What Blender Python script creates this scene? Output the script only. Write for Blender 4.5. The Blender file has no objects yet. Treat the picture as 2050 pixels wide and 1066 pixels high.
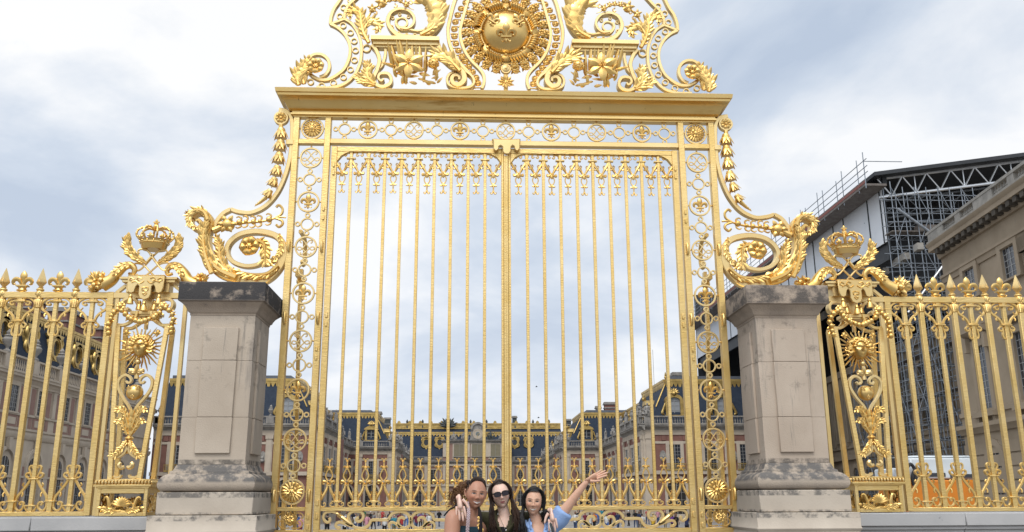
import bpy, bmesh, math, random
from mathutils import Vector, Matrix, noise
PI = math.pi
rnd = random.Random(7)
S = bpy.context.scene
COL = S.collection

# ---------------------------------------------------------------- camera
FPX, PITCH, YAW, ROLL = 1792.14, 0.254534, 0.045124, -0.004392
CAM = Vector((-0.4217, -11.0, 1.42))
FW = Vector((math.sin(YAW)*math.cos(PITCH), math.cos(YAW)*math.cos(PITCH), math.sin(PITCH)))
_r = Vector((math.cos(YAW), -math.sin(YAW), 0)); _u = _r.cross(FW)
RT = math.cos(ROLL)*_r + math.sin(ROLL)*_u
UP = -math.sin(ROLL)*_r + math.cos(ROLL)*_u
cd = bpy.data.cameras.new('camera'); cam = bpy.data.objects.new('camera', cd); COL.objects.link(cam)
cam.matrix_world = Matrix(((RT.x, UP.x, -FW.x, CAM.x), (RT.y, UP.y, -FW.y, CAM.y), (RT.z, UP.z, -FW.z, CAM.z), (0, 0, 0, 1)))
cd.sensor_width = 36.0; cd.lens = FPX/2050*36.0; cd.clip_start = 0.1; cd.clip_end = 6000
S.camera = cam
S.render.resolution_x = 1024; S.render.resolution_y = 532

# ---------------------------------------------------------------- light
SUN_EL, SUN_AZ = math.radians(56), math.radians(196)     # high, behind the photographer and a little to the left
SDIR = Vector((math.sin(SUN_AZ)*math.cos(SUN_EL), math.cos(SUN_AZ)*math.cos(SUN_EL), math.sin(SUN_EL)))
w = bpy.data.worlds.new('World'); S.world = w; w.use_nodes = True
nt = w.node_tree; nt.nodes.clear()
def N(t, tp, **kw):
    n = t.nodes.new(tp)
    for k, v in kw.items(): setattr(n, k, v)
    return n
def ramp(t, fac, stops, interp='LINEAR'):
    n = t.nodes.new('ShaderNodeValToRGB'); n.color_ramp.interpolation = interp
    e = n.color_ramp.elements
    while len(e) < len(stops): e.new(0.5)
    for i, (p, c) in enumerate(stops):
        e[i].position = p; e[i].color = (c[0], c[1], c[2], 1)
    if fac is not None: t.links.new(fac, n.inputs[0])
    return n.outputs[0]
def mth(t, op, a, b=None, c=None):
    n = t.nodes.new('ShaderNodeMath'); n.operation = op
    for i, v in enumerate((a, b, c)):
        if v is None: continue
        if isinstance(v, (int, float)): n.inputs[i].default_value = v
        else: t.links.new(v, n.inputs[i])
    return n.outputs[0]
def mixc(t, fac, a, b, mode='MIX'):
    n = t.nodes.new('ShaderNodeMix'); n.data_type = 'RGBA'; n.blend_type = mode
    for i, v in ((0, fac), (6, a), (7, b)):
        if isinstance(v, (int, float)): n.inputs[i].default_value = v
        elif isinstance(v, tuple): n.inputs[i].default_value = (v[0], v[1], v[2], 1)
        else: t.links.new(v, n.inputs[i])
    return n.outputs[2]
sky = N(nt, 'ShaderNodeTexSky', sky_type='NISHITA', sun_disc=False, sun_elevation=SUN_EL, sun_rotation=SUN_AZ, air_density=1.0, dust_density=1.5)
skyc = mixc(nt, 1.0, sky.outputs[0], (0.1, 0.1, 0.1), 'MULTIPLY')
tc = N(nt, 'ShaderNodeTexCoord')
# cloud deck: the view direction is projected on a flat layer high above the ground
sep = N(nt, 'ShaderNodeSeparateXYZ'); nt.links.new(tc.outputs['Generated'], sep.inputs[0])
zz = mth(nt, 'ADD', mth(nt, 'MAXIMUM', sep.outputs[2], 0.0), 0.32)
comb = N(nt, 'ShaderNodeCombineXYZ')
nt.links.new(mth(nt, 'DIVIDE', sep.outputs[0], zz), comb.inputs[0]); nt.links.new(mth(nt, 'DIVIDE', sep.outputs[1], zz), comb.inputs[1])
def wnoise(scale, detail, rough, off):
    mp = N(nt, 'ShaderNodeMapping'); mp.inputs[1].default_value = off; nt.links.new(comb.outputs[0], mp.inputs[0])
    n = N(nt, 'ShaderNodeTexNoise'); n.inputs['Scale'].default_value = scale; n.inputs['Detail'].default_value = detail; n.inputs['Roughness'].default_value = rough
    n.inputs['Distortion'].default_value = 0.35
    nt.links.new(mp.outputs[0], n.inputs['Vector']); return n.outputs[0]
n1 = wnoise(1.661, 6, 0.5, (12.997, 1.258, 4.58)); n2 = wnoise(2.1, 8, 0.58, (-19.951, -8.498, 0.0)); n3 = wnoise(0.45, 4, 0.5, (1.1, 5.2, 2.0))
dens = mth(nt, 'ADD', mth(nt, 'MULTIPLY', n1, 0.62), mth(nt, 'MULTIPLY', n2, 0.38))
cloudc = ramp(nt, dens, [(0.36, (0.54, 0.63, 0.77)), (0.43, (0.67, 0.75, 0.865)), (0.49, (0.86, 0.905, 0.97)), (0.545, (1.05, 1.055, 1.06))])
# the overcast is brightest round the veiled sun
dt = N(nt, 'ShaderNodeVectorMath', operation='DOT_PRODUCT'); nt.links.new(tc.outputs['Generated'], dt.inputs[0]); dt.inputs[1].default_value = SDIR
glow = mth(nt, 'ADD', 1.0, mth(nt, 'MULTIPLY', mth(nt, 'POWER', mth(nt, 'MAXIMUM', dt.outputs['Value'], 0.0), 2.0), 1.05))
rear_dim = mth(nt, 'MULTIPLY', ramp(nt, mth(nt, 'MULTIPLY', sep.outputs[1], -1.0), [(0.0, (0, 0, 0)), (0.5, (1, 1, 1))]), ramp(nt, sep.outputs[2], [(0.08, (1, 1, 1)), (0.50, (0, 0, 0))]))
glow = mth(nt, 'MULTIPLY', glow, mth(nt, 'SUBTRACT', 1.0, mth(nt, 'MULTIPLY', rear_dim, 0.38)))        # added unseen dark sky low behind the camera, for darker reflections in the gilding
# and a little paler and flatter down at the horizon
hz = ramp(nt, sep.outputs[2], [(0.0, (1, 1, 1)), (0.42, (0, 0, 0))])
cloud2 = mixc(nt, mth(nt, 'MULTIPLY', hz, 0.42), cloudc, (0.80, 0.855, 0.95))
gm = N(nt, 'ShaderNodeVectorMath', operation='SCALE'); nt.links.new(cloud2, gm.inputs[0]); nt.links.new(glow, gm.inputs['Scale'])
cover = ramp(nt, n3, [(0.30, (0.86, 0.86, 0.86)), (0.55, (0.97, 0.97, 0.97))])
fin = mixc(nt, cover, skyc, gm.outputs[0])
bg = N(nt, 'ShaderNodeBackground'); nt.links.new(fin, bg.inputs[0]); bg.inputs[1].default_value = 1.0
nt.links.new(bg.outputs[0], N(nt, 'ShaderNodeOutputWorld').inputs[0])
sl = bpy.data.lights.new('sun', 'SUN'); so = bpy.data.objects.new('sun', sl); COL.objects.link(so)
sl.energy = 1.5; sl.angle = math.radians(24); sl.color = (1.0, 0.95, 0.88)
so.rotation_euler = (-SDIR).to_track_quat('-Z', 'Y').to_euler(); so.location = (0, -20, 30)
S.view_settings.view_transform = 'Standard'; S.view_settings.look = 'None'; S.view_settings.exposure = 0.0; S.view_settings.gamma = 1.0
S.view_settings.use_curve_mapping = False
S.cycles.max_bounces = 8; S.cycles.use_denoising = True; S.cycles.caustics_reflective = False; S.cycles.caustics_refractive = False

# ---------------------------------------------------------------- helpers
def W(px, py, Y=0.0):
    """point of the depth plane y=Y that stands at this place of the photograph"""
    d = FPX*FW + (px-1025)*RT - (py-533)*UP
    return CAM + d*((Y-CAM.y)/d.y)
def Cr(ox, oy, s, Y=0.0):
    return lambda u, v, y=Y: W(ox+u/s, oy+v/s, y)
def xz(P): return [(p.x, p.z) for p in P]
def cat(pts, n=8, closed=False):
    """Catmull-Rom through the points"""
    P = [Vector(p) for p in pts]; out = []; m = len(P)
    for i in range(m if closed else m-1):
        if closed: a, b, c, d = P[i-1], P[i], P[(i+1) % m], P[(i+2) % m]
        else: a, b, c, d = P[max(i-1, 0)], P[i], P[i+1], P[min(i+2, m-1)]
        for k in range(n):
            t = k/n
            out.append(0.5*((2*b)+(c-a)*t+(2*a-5*b+4*c-d)*t*t+(3*b-a-3*c+d)*t**3))
    if not closed: out.append(P[-1])
    return out
def val(f, t):
    if callable(f): return f(t)
    if isinstance(f, (int, float)): return f
    k = t*(len(f)-1); i = min(int(k), len(f)-2); k -= i
    return f[i]*(1-k)+f[i+1]*k
class MB:
    def __init__(s): s.v = []; s.f = []; s.m = []; s.mi = 0
    def add(s, vs, fs):
        o = len(s.v); s.v += [tuple(v) for v in vs]; s.f += [tuple(i+o for i in f) for f in fs]; s.m += [s.mi]*len(fs); return s
    def box(s, x0, x1, y0, y1, z0, z1):
        vs = [(x, y, z) for x in (x0, x1) for y in (y0, y1) for z in (z0, z1)]
        return s.add(vs, [(0, 1, 3, 2), (4, 6, 7, 5), (0, 4, 5, 1), (2, 3, 7, 6), (0, 2, 6, 4), (1, 5, 7, 3)])
    def beam(s, a, b, w=0.05, d=None, up=(0, 0, 1)):
        a, b = Vector(a), Vector(b); t = (b-a).normalized(); u = Vector(up)
        if abs(t.dot(u)) > .98: u = Vector((0, 1, 0))
        x = t.cross(u).normalized(); y = x.cross(t); d = d or w
        vs = [p+x*(i*w/2)+y*(j*d/2) for p in (a, b) for i, j in ((-1, -1), (1, -1), (1, 1), (-1, 1))]
        return s.add(vs, [(3, 2, 1, 0), (4, 5, 6, 7), (0, 1, 5, 4), (1, 2, 6, 5), (2, 3, 7, 6), (3, 0, 4, 7)])
    def ringsurf(s, rings, closed_u=True, caps=True, loop=False):
        n = len(rings[0]); vs = [p for r in rings for p in r]; fs = []
        R = len(rings)
        for i in range(R if loop else R-1):
            j = (i+1) % R
            for k in range(n if closed_u else n-1):
                l = (k+1) % n; fs.append((i*n+k, i*n+l, j*n+l, j*n+k))
        if caps and not loop: fs.append(tuple(range(n-1, -1, -1))); fs.append(tuple((R-1)*n+k for k in range(n)))
        return s.add(vs, fs)
    def band(s, pts, w, d, y=0.0, closed=False, ch=0.22):
        """flat iron strip following a curve in the xz plane: width w in the plane, depth d along y"""
        P = [Vector((p[0], p[1])) for p in pts]; m = len(P); rings = []
        for i in range(m):
            if closed: t = P[(i+1) % m]-P[i-1]
            else: t = P[min(i+1, m-1)]-P[max(i-1, 0)]
            if t.length < 1e-9: t = Vector((1, 0))
            t.normalize(); nn = Vector((-t.y, t.x)); ww = val(w, i/max(m-1, 1))/2; dd = val(d, i/max(m-1, 1))/2
            c = min(ww, dd)*ch
            sec = [(-ww+c, -dd), (ww-c, -dd), (ww, -dd+c), (ww, dd-c), (ww-c, dd), (-ww+c, dd), (-ww, dd-c), (-ww, -dd+c)]
            rings.append([(P[i].x+nn.x*a, val(y, i/max(m-1, 1))+b, P[i].y+nn.y*a) for a, b in sec])
        return s.ringsurf(rings, loop=closed)
    def ring(s, c, R, w, d, y=0.0, n=28):
        return s.band([(c[0]+R*math.cos(2*PI*k/n), c[1]+R*math.sin(2*PI*k/n)) for k in range(n)], w, d, y, True)
    def tube(s, pts, r, n=8, closed=False, flat=1.0):
        P = [Vector(p) for p in pts]; m = len(P); rings = []; prev = None
        for i in range(m):
            t = (P[(i+1) % m]-P[i-1]) if closed else (P[min(i+1, m-1)]-P[max(i-1, 0)])
            if t.length < 1e-9: t = Vector((0, 0, 1))
            t.normalize()
            if prev is None:
                a = Vector((0, 1, 0)) if abs(t.y) < .9 else Vector((1, 0, 0))
                x = t.cross(a).normalized()
            else:
                x = prev-t*prev.dot(t)
                x = x.normalized() if x.length > 1e-6 else t.orthogonal().normalized()
            prev = x; y = t.cross(x); rr = val(r, i/max(m-1, 1))
            rings.append([P[i]+x*(rr*math.cos(2*PI*k/n))+y*(rr*flat*math.sin(2*PI*k/n)) for k in range(n)])
        return s.ringsurf(rings, loop=closed)
    def lathe(s, prof, c=(0, 0, 0), n=16, M=None, sx=1, sy=1, rot=0.0):
        rings = []
        for r, z in prof:
            ring = []
            for k in range(n):
                a = 2*PI*k/n+rot; p = Vector((r*sx*math.cos(a), r*sy*math.sin(a), z))
                if M: p = M @ p
                ring.append(Vector(c)+p)
            rings.append(ring)
        return s.ringsurf(rings)
    def ball(s, c, r, sx=1, sy=1, sz=1, n=10, m=7):
        return s.lathe([(max(r*math.sin(PI*i/m), r*1e-3), -r*math.cos(PI*i/m)*sz) for i in range(m+1)], c, n, None, sx, sy)
    def prism(s, poly, y0, y1):
        n = len(poly); vs = [(p[0], y0, p[1]) for p in poly]+[(p[0], y1, p[1]) for p in poly]
        fs = [tuple(range(n)), tuple(range(2*n-1, n-1, -1))]+[(i, i+n, (i+1) % n+n, (i+1) % n) for i in range(n)]
        return s.add(vs, fs)
    def petal(s, b, d, nrm, L, w, dome=0.3, curl=0.0, nu=5, nv=4, tip=0.75, th=0.12):
        """a domed leaf blade from b along d, its face turned to nrm"""
        b, d, nrm = Vector(b), Vector(d).normalized(), Vector(nrm); nrm = (nrm-d*nrm.dot(d)).normalized(); sd = d.cross(nrm)
        top = []; bot = []
        for i in range(nu+1):
            u = i/nu; ww = w/2*max(math.sin(PI*min(u**tip*.93+.07, 1.0)), 0.02)**0.8
            for j in range(nv+1):
                v = -1+2*j/nv
                p = b+d*(L*u)+sd*(v*ww)+nrm*(dome*ww*(1-v*v)+curl*L*u*u+(0.10*ww if j == nv//2 else 0))
                top.append(p); bot.append(p-nrm*(th*ww+0.0008))
        k = nv+1; o = len(top); fs = []
        for i in range(nu):
            for j in range(nv):
                a = i*k+j; fs.append((a, a+1, a+k+1, a+k)); fs.append((o+a, o+a+k, o+a+k+1, o+a+1))
        for i in range(nu):
            a = i*k; fs.append((a, a+k, o+a+k, o+a)); a += nv; fs.append((a, o+a, o+a+k, a+k))
        for j in range(nv):
            fs.append((j, o+j, o+j+1, j+1)); a = nu*k+j; fs.append((a, a+1, o+a+1, o+a))
        return s.add(top+bot, fs)
    def leaf(s, spine, wfun, n=7, r=0.012, sides=(1, -1), lift=0.25, ang=0.75, fat=1.0, nrm=(0, -1, 0), start=0.06, stem=True, curl=0.12):
        """acanthus: a tapering rib with overlapping leaflets down each side and a tip blade"""
        P = [Vector(p) for p in spine]; m = len(P); nrm = Vector(nrm)
        if stem: s.tube([p+nrm*(r*.35) for p in P], lambda t: r*(1-.8*t), 6)
        top = []; bot = []
        for i in range(m):                                              # the broad body of the leaf
            t = i/(m-1); tg = (P[min(i+1, m-1)]-P[max(i-1, 0)]).normalized(); sd = tg.cross(nrm).normalized(); hw = val(wfun, t)*.62*min(1, 3*t+.4)*(.93+.07*math.sin(t*n*4.4))
            for v in (-1, -.66, -.33, 0, .33, .66, 1):
                if len(sides) == 1 and v*sides[0] < 0: v = 0
                p = P[i]+sd*(v*hw)+nrm*(hw*.30*(1-v*v)); top.append(p); bot.append(p-nrm*.012)
        o = len(top); fs = []
        for i in range(m-1):
            for j in range(6): k = i*7+j; fs += [(k, k+1, k+8, k+7), (o+k, o+k+7, o+k+8, o+k+1)]
            for j in (0, 6): k = i*7+j; fs.append((k, k+7, o+k+7, o+k))
        s.add(top+bot, fs)
        n = int(n*1.7)
        for q in range(n):
            t = start+(1-start)*q/n; i = min(int(t*(m-1)), m-2); p = P[i].lerp(P[i+1], t*(m-1)-i)
            tg = (P[min(i+2, m-1)]-P[max(i-1, 0)]).normalized(); sd = tg.cross(nrm).normalized()
            wd = val(wfun, t)
            for k in sides:
                ph = (q+(k > 0)*.5) % 3; L = wd*(1.12 if ph < 1 else .92 if ph < 2 else .74); a = ang*(1.0 if ph < 1 else .86 if ph < 2 else .7)
                d = tg*math.cos(a)+sd*(k*math.sin(a))
                s.petal(p+sd*(k*wd*.07)+nrm*(lift*r+.004*ph), d, nrm, L, wd*.42*fat, .30, curl*(2.2 if ph < 1 else .9), 6, 4, 1.02)
        tg = (P[-1]-P[max(m-3, 0)]).normalized(); wd = val(wfun, 1.0)
        s.petal(P[-1], tg, nrm, wd*1.1, wd*.75*fat, .4, curl, tip=.9)
        return s
    def rosette(s, c, R, n=8, y=0.0, n2=0, boss=.22, dome=.35, tilt=.15):
        for k in range(n):
            a = 2*PI*k/n+.2; d = Vector((math.cos(a), -tilt, math.sin(a)))
            s.petal((c[0]+R*.12*math.cos(a), y-.004*(k % 2), c[1]+R*.12*math.sin(a)), d, (0, -1, 0), R*.92, 2*R*math.sin(PI/n)*(1.12 if n < 9 else .8), dome, -.05, 6, 4, 1.5 if n < 9 else 1.1)
        for k in range(n2):
            a = 2*PI*(k+.5)/n2; d = Vector((math.cos(a), -.5, math.sin(a)))
            s.petal((c[0], y-R*.05, c[1]), d, (0, -1, 0), R*.58, 2.3*R/n2, dome, 0, 4, 4)
        s.ball((c[0], y-R*.13, c[1]), R*boss, 1, .8, 1, 10, 6)
        for k in range(6):
            a = PI*k/3; s.ball((c[0]+R*boss*.75*math.cos(a), y-R*.2, c[1]+R*boss*.75*math.sin(a)), R*boss*.36, n=6, m=4)
        return s
    def fleur(s, c, h, y=0.0, dep=.5, M=None):
        """fleur-de-lis of height h, its foot at c"""
        o = len(s.v)
        prof = [(.012, 0.26), (.075, .30), (.07, .42), (.095, .55), (.15, .68), (.165, .78), (.13, .88), (.06, .96), (.008, 1.0)]
        s.lathe([(r*h, z*h) for r, z in prof], (0, 0, 0), 12, None, 1, dep)
        for k in (1, -1):
            path = cat([(.05*k, 0, .30), (.10*k, -.03, .46), (.19*k, -.05, .58), (.31*k, -.06, .60), (.40*k, -.05, .50), (.38*k, -.04, .38), (.30*k, -.04, .38)], 4)
            s.tube([Vector(p)*h for p in path], lambda t: h*(.045+.055*math.sin(PI*min(t*1.05, 1))**1.2), 8, False, dep*1.6)
            path = cat([(.04*k, 0, .26), (.08*k, -.02, .15), (.17*k, -.03, .07), (.22*k, -.03, .12)], 4)
            s.tube([Vector(p)*h for p in path], lambda t: h*(.042-.012*t), 7)
        s.box(-.24*h, .24*h, -.10*h*dep*2, .08*h*dep*2, .255*h, .335*h)
        s.lathe([(.01*h, -.02*h), (.06*h, .05*h), (.055*h, .13*h), (.02*h, .26*h)], (0, -.02*h, 0), 8)
        for i in range(o, len(s.v)):
            p = Vector(s.v[i])
            if M: p = M @ p
            s.v[i] = (p.x+c[0], p.y+y, p.z+c[1])
        return s
    def shift(s, dx=0, dy=0, dz=0):
        s.v = [(a+dx, b+dy, c+dz) for a, b, c in s.v]; return s
    def mirror(s):
        s.v = [(-a, b, c) for a, b, c in s.v]; s.f = [tuple(reversed(f)) for f in s.f]; return s
    def build(s, name, mat, parent=None, bevel=0.0, sharp=38, loc=None):
        me = bpy.data.meshes.new(name); me.from_pydata(s.v, [], s.f); me.validate()
        mats = mat if isinstance(mat, (list, tuple)) else [mat]
        for q in mats: me.materials.append(q)
        if len(mats) > 1 and len(me.polygons) == len(s.m): me.polygons.foreach_set('material_index', s.m)
        bm = bmesh.new(); bm.from_mesh(me)
        bmesh.ops.recalc_face_normals(bm, faces=bm.faces)
        if bevel:
            ed = [e for e in bm.edges if len(e.link_faces) == 2 and e.calc_face_angle(0) > 0.9]
            bmesh.ops.bevel(bm, geom=ed, offset=bevel, segments=1, affect='EDGES', clamp_overlap=True)
        bm.to_mesh(me); bm.free()
        me.polygons.foreach_set('use_smooth', [True]*len(me.polygons)); me.set_sharp_from_angle(angle=math.radians(sharp))
        ob = bpy.data.objects.new(name, me); COL.objects.link(ob)
        if parent: own(ob, parent)
        if loc: ob.location = loc
        return ob
REG = {}
def own(o, p):
    o.parent = p
    if p: REG.setdefault(p.name, []).append(o)
def KIDS(o): return REG.get(o.name, [])
def tag(o, label=None, category=None, group=None, kind=None):
    if label: o['label'] = label
    if category: o['category'] = category
    if group: o['group'] = group
    if kind: o['kind'] = kind
    return o
def empty(name, loc=(0, 0, 0), label=None, category=None, group=None, parent=None):
    o = bpy.data.objects.new(name, None); COL.objects.link(o); o.location = loc; o.empty_display_size = .2
    if parent: own(o, parent)
    return tag(o, label, category, group)
def dup(o, parent=None, loc=None, mirror=False):
    c = o.copy(); COL.objects.link(c); own(c, parent)
    if loc is not None: c.location = loc
    if mirror: c.scale.x = -c.scale.x
    for ch in list(KIDS(o)): dup(ch, c)
    return c


# ---------------------------------------------------------------- materials
def nmat(name, base, rough=0.6, metal=0.0, var=0.0, vscale=3.0, base2=None, bump=0.0, bscale=30.0, stretch=(1, 1, 1), spots=None, spec=0.5, detail=6, layers=()):
    m = bpy.data.materials.new(name); m.use_nodes = True; t = m.node_tree; p = t.nodes['Principled BSDF']
    p.inputs['Roughness'].default_value = rough; p.inputs['Metallic'].default_value = metal; p.inputs['Specular IOR Level'].default_value = spec
    geo = N(t, 'ShaderNodeNewGeometry')
    def nz(scale, det=6, st=(1, 1, 1), ro=.55, src=None):
        mp = N(t, 'ShaderNodeMapping'); mp.inputs[3].default_value = st; t.links.new(geo.outputs['Position'], mp.inputs[0])
        n = N(t, 'ShaderNodeTexNoise'); n.inputs['Scale'].default_value = scale; n.inputs['Detail'].default_value = det; n.inputs['Roughness'].default_value = ro
        t.links.new(mp.outputs[0], n.inputs['Vector']); return n.outputs[0]
    col = base
    if base2 is None and var: base2 = tuple(c*(1-var) for c in base)
    if base2 is not None:
        col = mixc(t, ramp(t, nz(vscale, detail), [(.34, (0, 0, 0)), (.66, (1, 1, 1))]), base, base2)
    if spots:                                   # (scale, threshold, colour, stretch)
        for sc, th, c, st in spots:
            col = mixc(t, ramp(t, nz(sc, 8, st, .7), [(th, (0, 0, 0)), (th+.09, (1, 1, 1))]), col, c)
    for fn in layers: col = fn(t, geo, nz, col)
    if isinstance(col, tuple): p.inputs['Base Color'].default_value = (*col, 1)
    else: t.links.new(col, p.inputs['Base Color'])
    if bump:
        b = N(t, 'ShaderNodeBump'); b.inputs['Strength'].default_value = bump; b.inputs['Distance'].default_value = 0.02
        t.links.new(nz(bscale, 4, stretch), b.inputs['Height']); t.links.new(b.outputs[0], p.inputs['Normal'])
    return m
GOLD = nmat('gold_leaf', (0.85, 0.60, 0.235), .38, 1.0, base2=(0.75, 0.48, 0.148), vscale=2.2, bump=.10, bscale=42, spots=[(7.0, .64, (.40, .22, .06), (1, 1, .5)), (26, .70, (.26, .14, .04), (1, 1, 1))])
GOLDP = nmat('gold_paint', (0.835, 0.65, 0.325), .42, 1.0, base2=(0.78, 0.56, 0.24), vscale=1.7, bump=.05, bscale=60, spots=[(5.0, .72, (.42, .26, .09), (1, 1, 1))])
GOLDB = nmat('gold_hammered', (0.83, 0.62, 0.28), .41, 1.0, base2=(0.74, 0.515, 0.185), vscale=3.1, bump=.22, bscale=17, stretch=(1, 1, 6.5), spots=[(9.0, .69, (.40, .22, .07), (1, 1, .35))])
GOLDO = nmat('gold_burnished', (0.80, 0.57, 0.235), .32, 1.0, base2=(0.70, 0.47, 0.165), vscale=2.4, bump=.03, bscale=40)
GOLDC = nmat('gold_cornice', (0.84, 0.62, 0.275), .36, 1.0, base2=(0.78, 0.54, 0.20), vscale=1.3, bump=.05, bscale=50,
             spots=[(1.6, .58, (.62, .38, .12), (.5, 1, 7)), (9.0, .64, (.17, .12, .06), (2.2, 1, .22)), (30, .71, (.06, .05, .04), (1, 1, 1.5))])
GILT = nmat('gilded_lead', (0.64, 0.455, 0.165), .45, .85, base2=(0.42, 0.29, 0.10), vscale=1.4)
# ================================================================ the great gilded gate
GATE = empty('royal_gate', (0, 0, 0), 'tall gilded wrought iron palace gate with sun medallion crest and two barred leaves', 'gate')
SP = .302
def mono(mb, c, R, y=0.0):
    """two crossed scrolling letters L"""
    A = [(-.40, .38), (-.54, .46), (-.50, .64), (-.26, .62), (0, .30), (.30, -.12), (.54, -.30), (.78, -.22), (.74, -.02), (.50, -.02), (.25, -.26), (0, -.50), (-.28, -.70), (-.47, -.68), (-.46, -.53)]
    for k in (1, -1):
        mb.tube([(c[0]+k*p.x*R, y-.006*k, c[1]+p.y*R) for p in cat([Vector((a, b)) for a, b in A], 5)], .062*R, 6)
    return mb
def ringset(mb, c, R, y=0.0, studs=True):
    mb.ring(c, R-.011, .022, .03, y, 32)
    if studs:
        for k in (1, -1):
            mb.ball((c[0]+k*(R+.012), y, c[1]), .013, n=8, m=5); mb.ball((c[0], y, c[1]+k*(R+.012)), .013, n=8, m=5)
    return mb
# ---- side piers
PC, PW = 2.533, .243
def make_pier():
    mb = MB()
    for x0, x1 in ((-2.775, -2.697), (-2.366, -2.288)): mb.box(x0, x1, -.05, .05, 0.0, 6.27)
    for z0, z1 in ((6.297, 6.362), (5.90, 5.967), (1.29, 1.338), (1.02, 1.081), (.40, .45), (.06, .14)): mb.box(-2.698, -2.365, -.045, .045, z0, z1)
    mb.box(-2.82, -2.25, -.10, .10, 0, .06)
    for z0, z1 in ((4.44, 4.58), (3.52, 3.66), (1.40, 1.53)):          # hinge cheeks on the posts
        for x in (-2.736, -2.327): mb.tube([(x, -.055, z0), (x, -.075, z0+.02), (x, -.075, z1-.02), (x, -.055, z1)], .018, 8)
    for z in (4.98, 4.86, 3.18, 3.07, 1.20, 1.08):
        mb.box(-2.342, -2.312, -.066, -.05, z, z+.06)
    pier = mb.build('pier', GOLDB, GATE, .004)
    for i in range(7):
        ch = MB(); z = 5.7165-.6007*(i+.5); c = (-PC, z)
        ch.ring(c, .076, .018, .028, 0, 26)
        for dx, dz in ((1, 0), (-1, 0), (0, 1), (0, -1)): ch.ring((c[0]+dx*.120, z+dz*.118), .026, .017, .028, 0, 16)
        ch.build('ring_cluster', GOLDP, pier)
    for i in range(7):
        c = (-PC, 5.7165-.6007*i)
        r = ringset(MB(), c, .142).build('medallion_ring', GOLDP, pier)
        if i % 2: MB().fleur((c[0], c[1]-.098), .205, -.01).build('fleur_de_lis', GOLD, pier)
        else: mono(MB(), c, .135).build('monogram', GOLDP, pier)
    for c in ((-PC, 6.124), (-PC, 1.511)):
        ringset(MB(), c, .150).build('medallion_ring', GOLDP, pier)
        q = MB(); q.lathe([(.001, .03), (.05, .028), (.118, .0)], (c[0], 0, c[1]), 20, Matrix.Rotation(PI/2, 4, 'X'))
        q.rosette(c, .128, 18, -.01, 8, .26, .5, .1); q.build('rosette', GOLD, pier)
    # acanthus panels at the foot
    for z in (1.188, .74):
        q = MB()
        for k in (1, -1):
            q.band([(-PC+k*p.x, z+p.y) for p in cat([Vector(a) for a in ((.01, -.085), (.09, -.088), (.135, -.055), (.125, -.01), (.085, -.005), (.08, -.035), (.10, -.04))], 5)], .014, .02)
            q.band([(-PC+k*p.x, z+p.y) for p in cat([Vector(a) for a in ((.125, .01), (.145, .045), (.11, .082), (.06, .078), (.05, .05), (.07, .042))], 5)], .014, .02)
            q.leaf([(-PC, -.02, z-.06), (-PC+k*.04, -.02, z), (-PC+k*.03, -.02, z+.05)], .05, 4, .008)
        q.rosette((-PC, z+.01), .045, 8, -.03); q.leaf([(-PC, -.02, z+.03), (-PC, -.03, z+.08)], .03, 3, .006)
        q.build('scroll_panel', GOLD, pier)
    # raking stay behind the pier
    q = MB(); q.box(-2.66, -2.60, .06, .30, 4.15, 4.21); q.box(-2.65, -2.61, .28, .36, 3.4, 4.3)
    q.tube(cat([(-2.63, .10, 4.75), (-2.63, .40, 4.72), (-2.63, .48, 4.50), (-2.63, .40, 4.38), (-2.63, .32, 4.42)], 6), .03, 6)
    q.beam((-2.63, .34, 3.5), (-2.63, 1.0, 0.0), .06, .04, (1, 0, 0)); q.ball((-2.63, .30, 4.14), .06)
    q.box(-2.66, -2.615, .06, .16, 0.0, 2.2)
    q.build('rear_stay', GOLDB, pier)
    return pier
pier = make_pier(); dup(pier, GATE, mirror=True)
# ---- frieze under the cornice
fz = MB()
fz.box(-2.287, 2.287, -.045, .045, 6.297, 6.362); fz.box(-2.287, 2.287, -.05, .05, 5.906, 5.972)
fr = fz.build('frieze', GOLDP, GATE, .004)
Z = 6.122
for k in range(-7, 8, 2):
    q = MB(); q.ring((SP*k, Z), .075, .019, .028, 0, 26)
    for dx, dz in ((1, 0), (-1, 0), (0, 1), (0, -1)): q.ring((SP*k+dx*.117, Z+dz*.117), .026, .016, .026, 0, 16)
    q.build('ring_cluster', GOLDP, fr)
for k in range(-6, 7, 2):
    c = (SP*k, Z); ringset(MB(), c, .128).build('medallion_ring', GOLDP, fr)
    if (k//2) % 2: MB().fleur((c[0], Z-.092), .20, -.01).build('fleur_de_lis', GOLD, fr)
    else: mono(MB(), c, .122).build('monogram', GOLDP, fr)
# ---- cornice
q = MB()
prof = [(.055, 6.27), (.055, 6.283), (.085, 6.292), (.085, 6.315), (.07, 6.32), (.07, 6.345), (.105, 6.352), (.125, 6.37), (.14, 6.40), (.165, 6.44), (.205, 6.48), (.235, 6.495), (.24, 6.525), (.26, 6.53), (.27, 6.582), (.24, 6.60)]
rings = []
for o, z in prof:
    X = 2.775-.05+o; Yh = o
    rings.append([(-X, -Yh, z), (X, -Yh, z), (X, Yh, z), (-X, Yh, z)])
q.ringsurf(rings); q.build('cornice', GOLDC, GATE)
# ---- keystone clasp hanging at the centre of the transom
q = MB(); f = Cr(940, 260, 7.614)
q.prism(xz([f(u, v) for u, v in ((330, 185), (375, 180), (500, 188), (565, 190), (630, 188), (745, 182), (780, 188), (765, 205), (762, 330), (735, 368), (700, 368), (680, 335), (675, 300), (650, 285), (630, 305), (628, 370), (600, 412), (560, 418), (520, 405), (502, 370), (500, 305), (470, 285), (445, 300), (440, 335), (420, 366), (385, 368), (362, 335), (358, 210))]), -.105, -.056)
q.build('keystone_clasp', GOLDP, GATE, .01)
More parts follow.
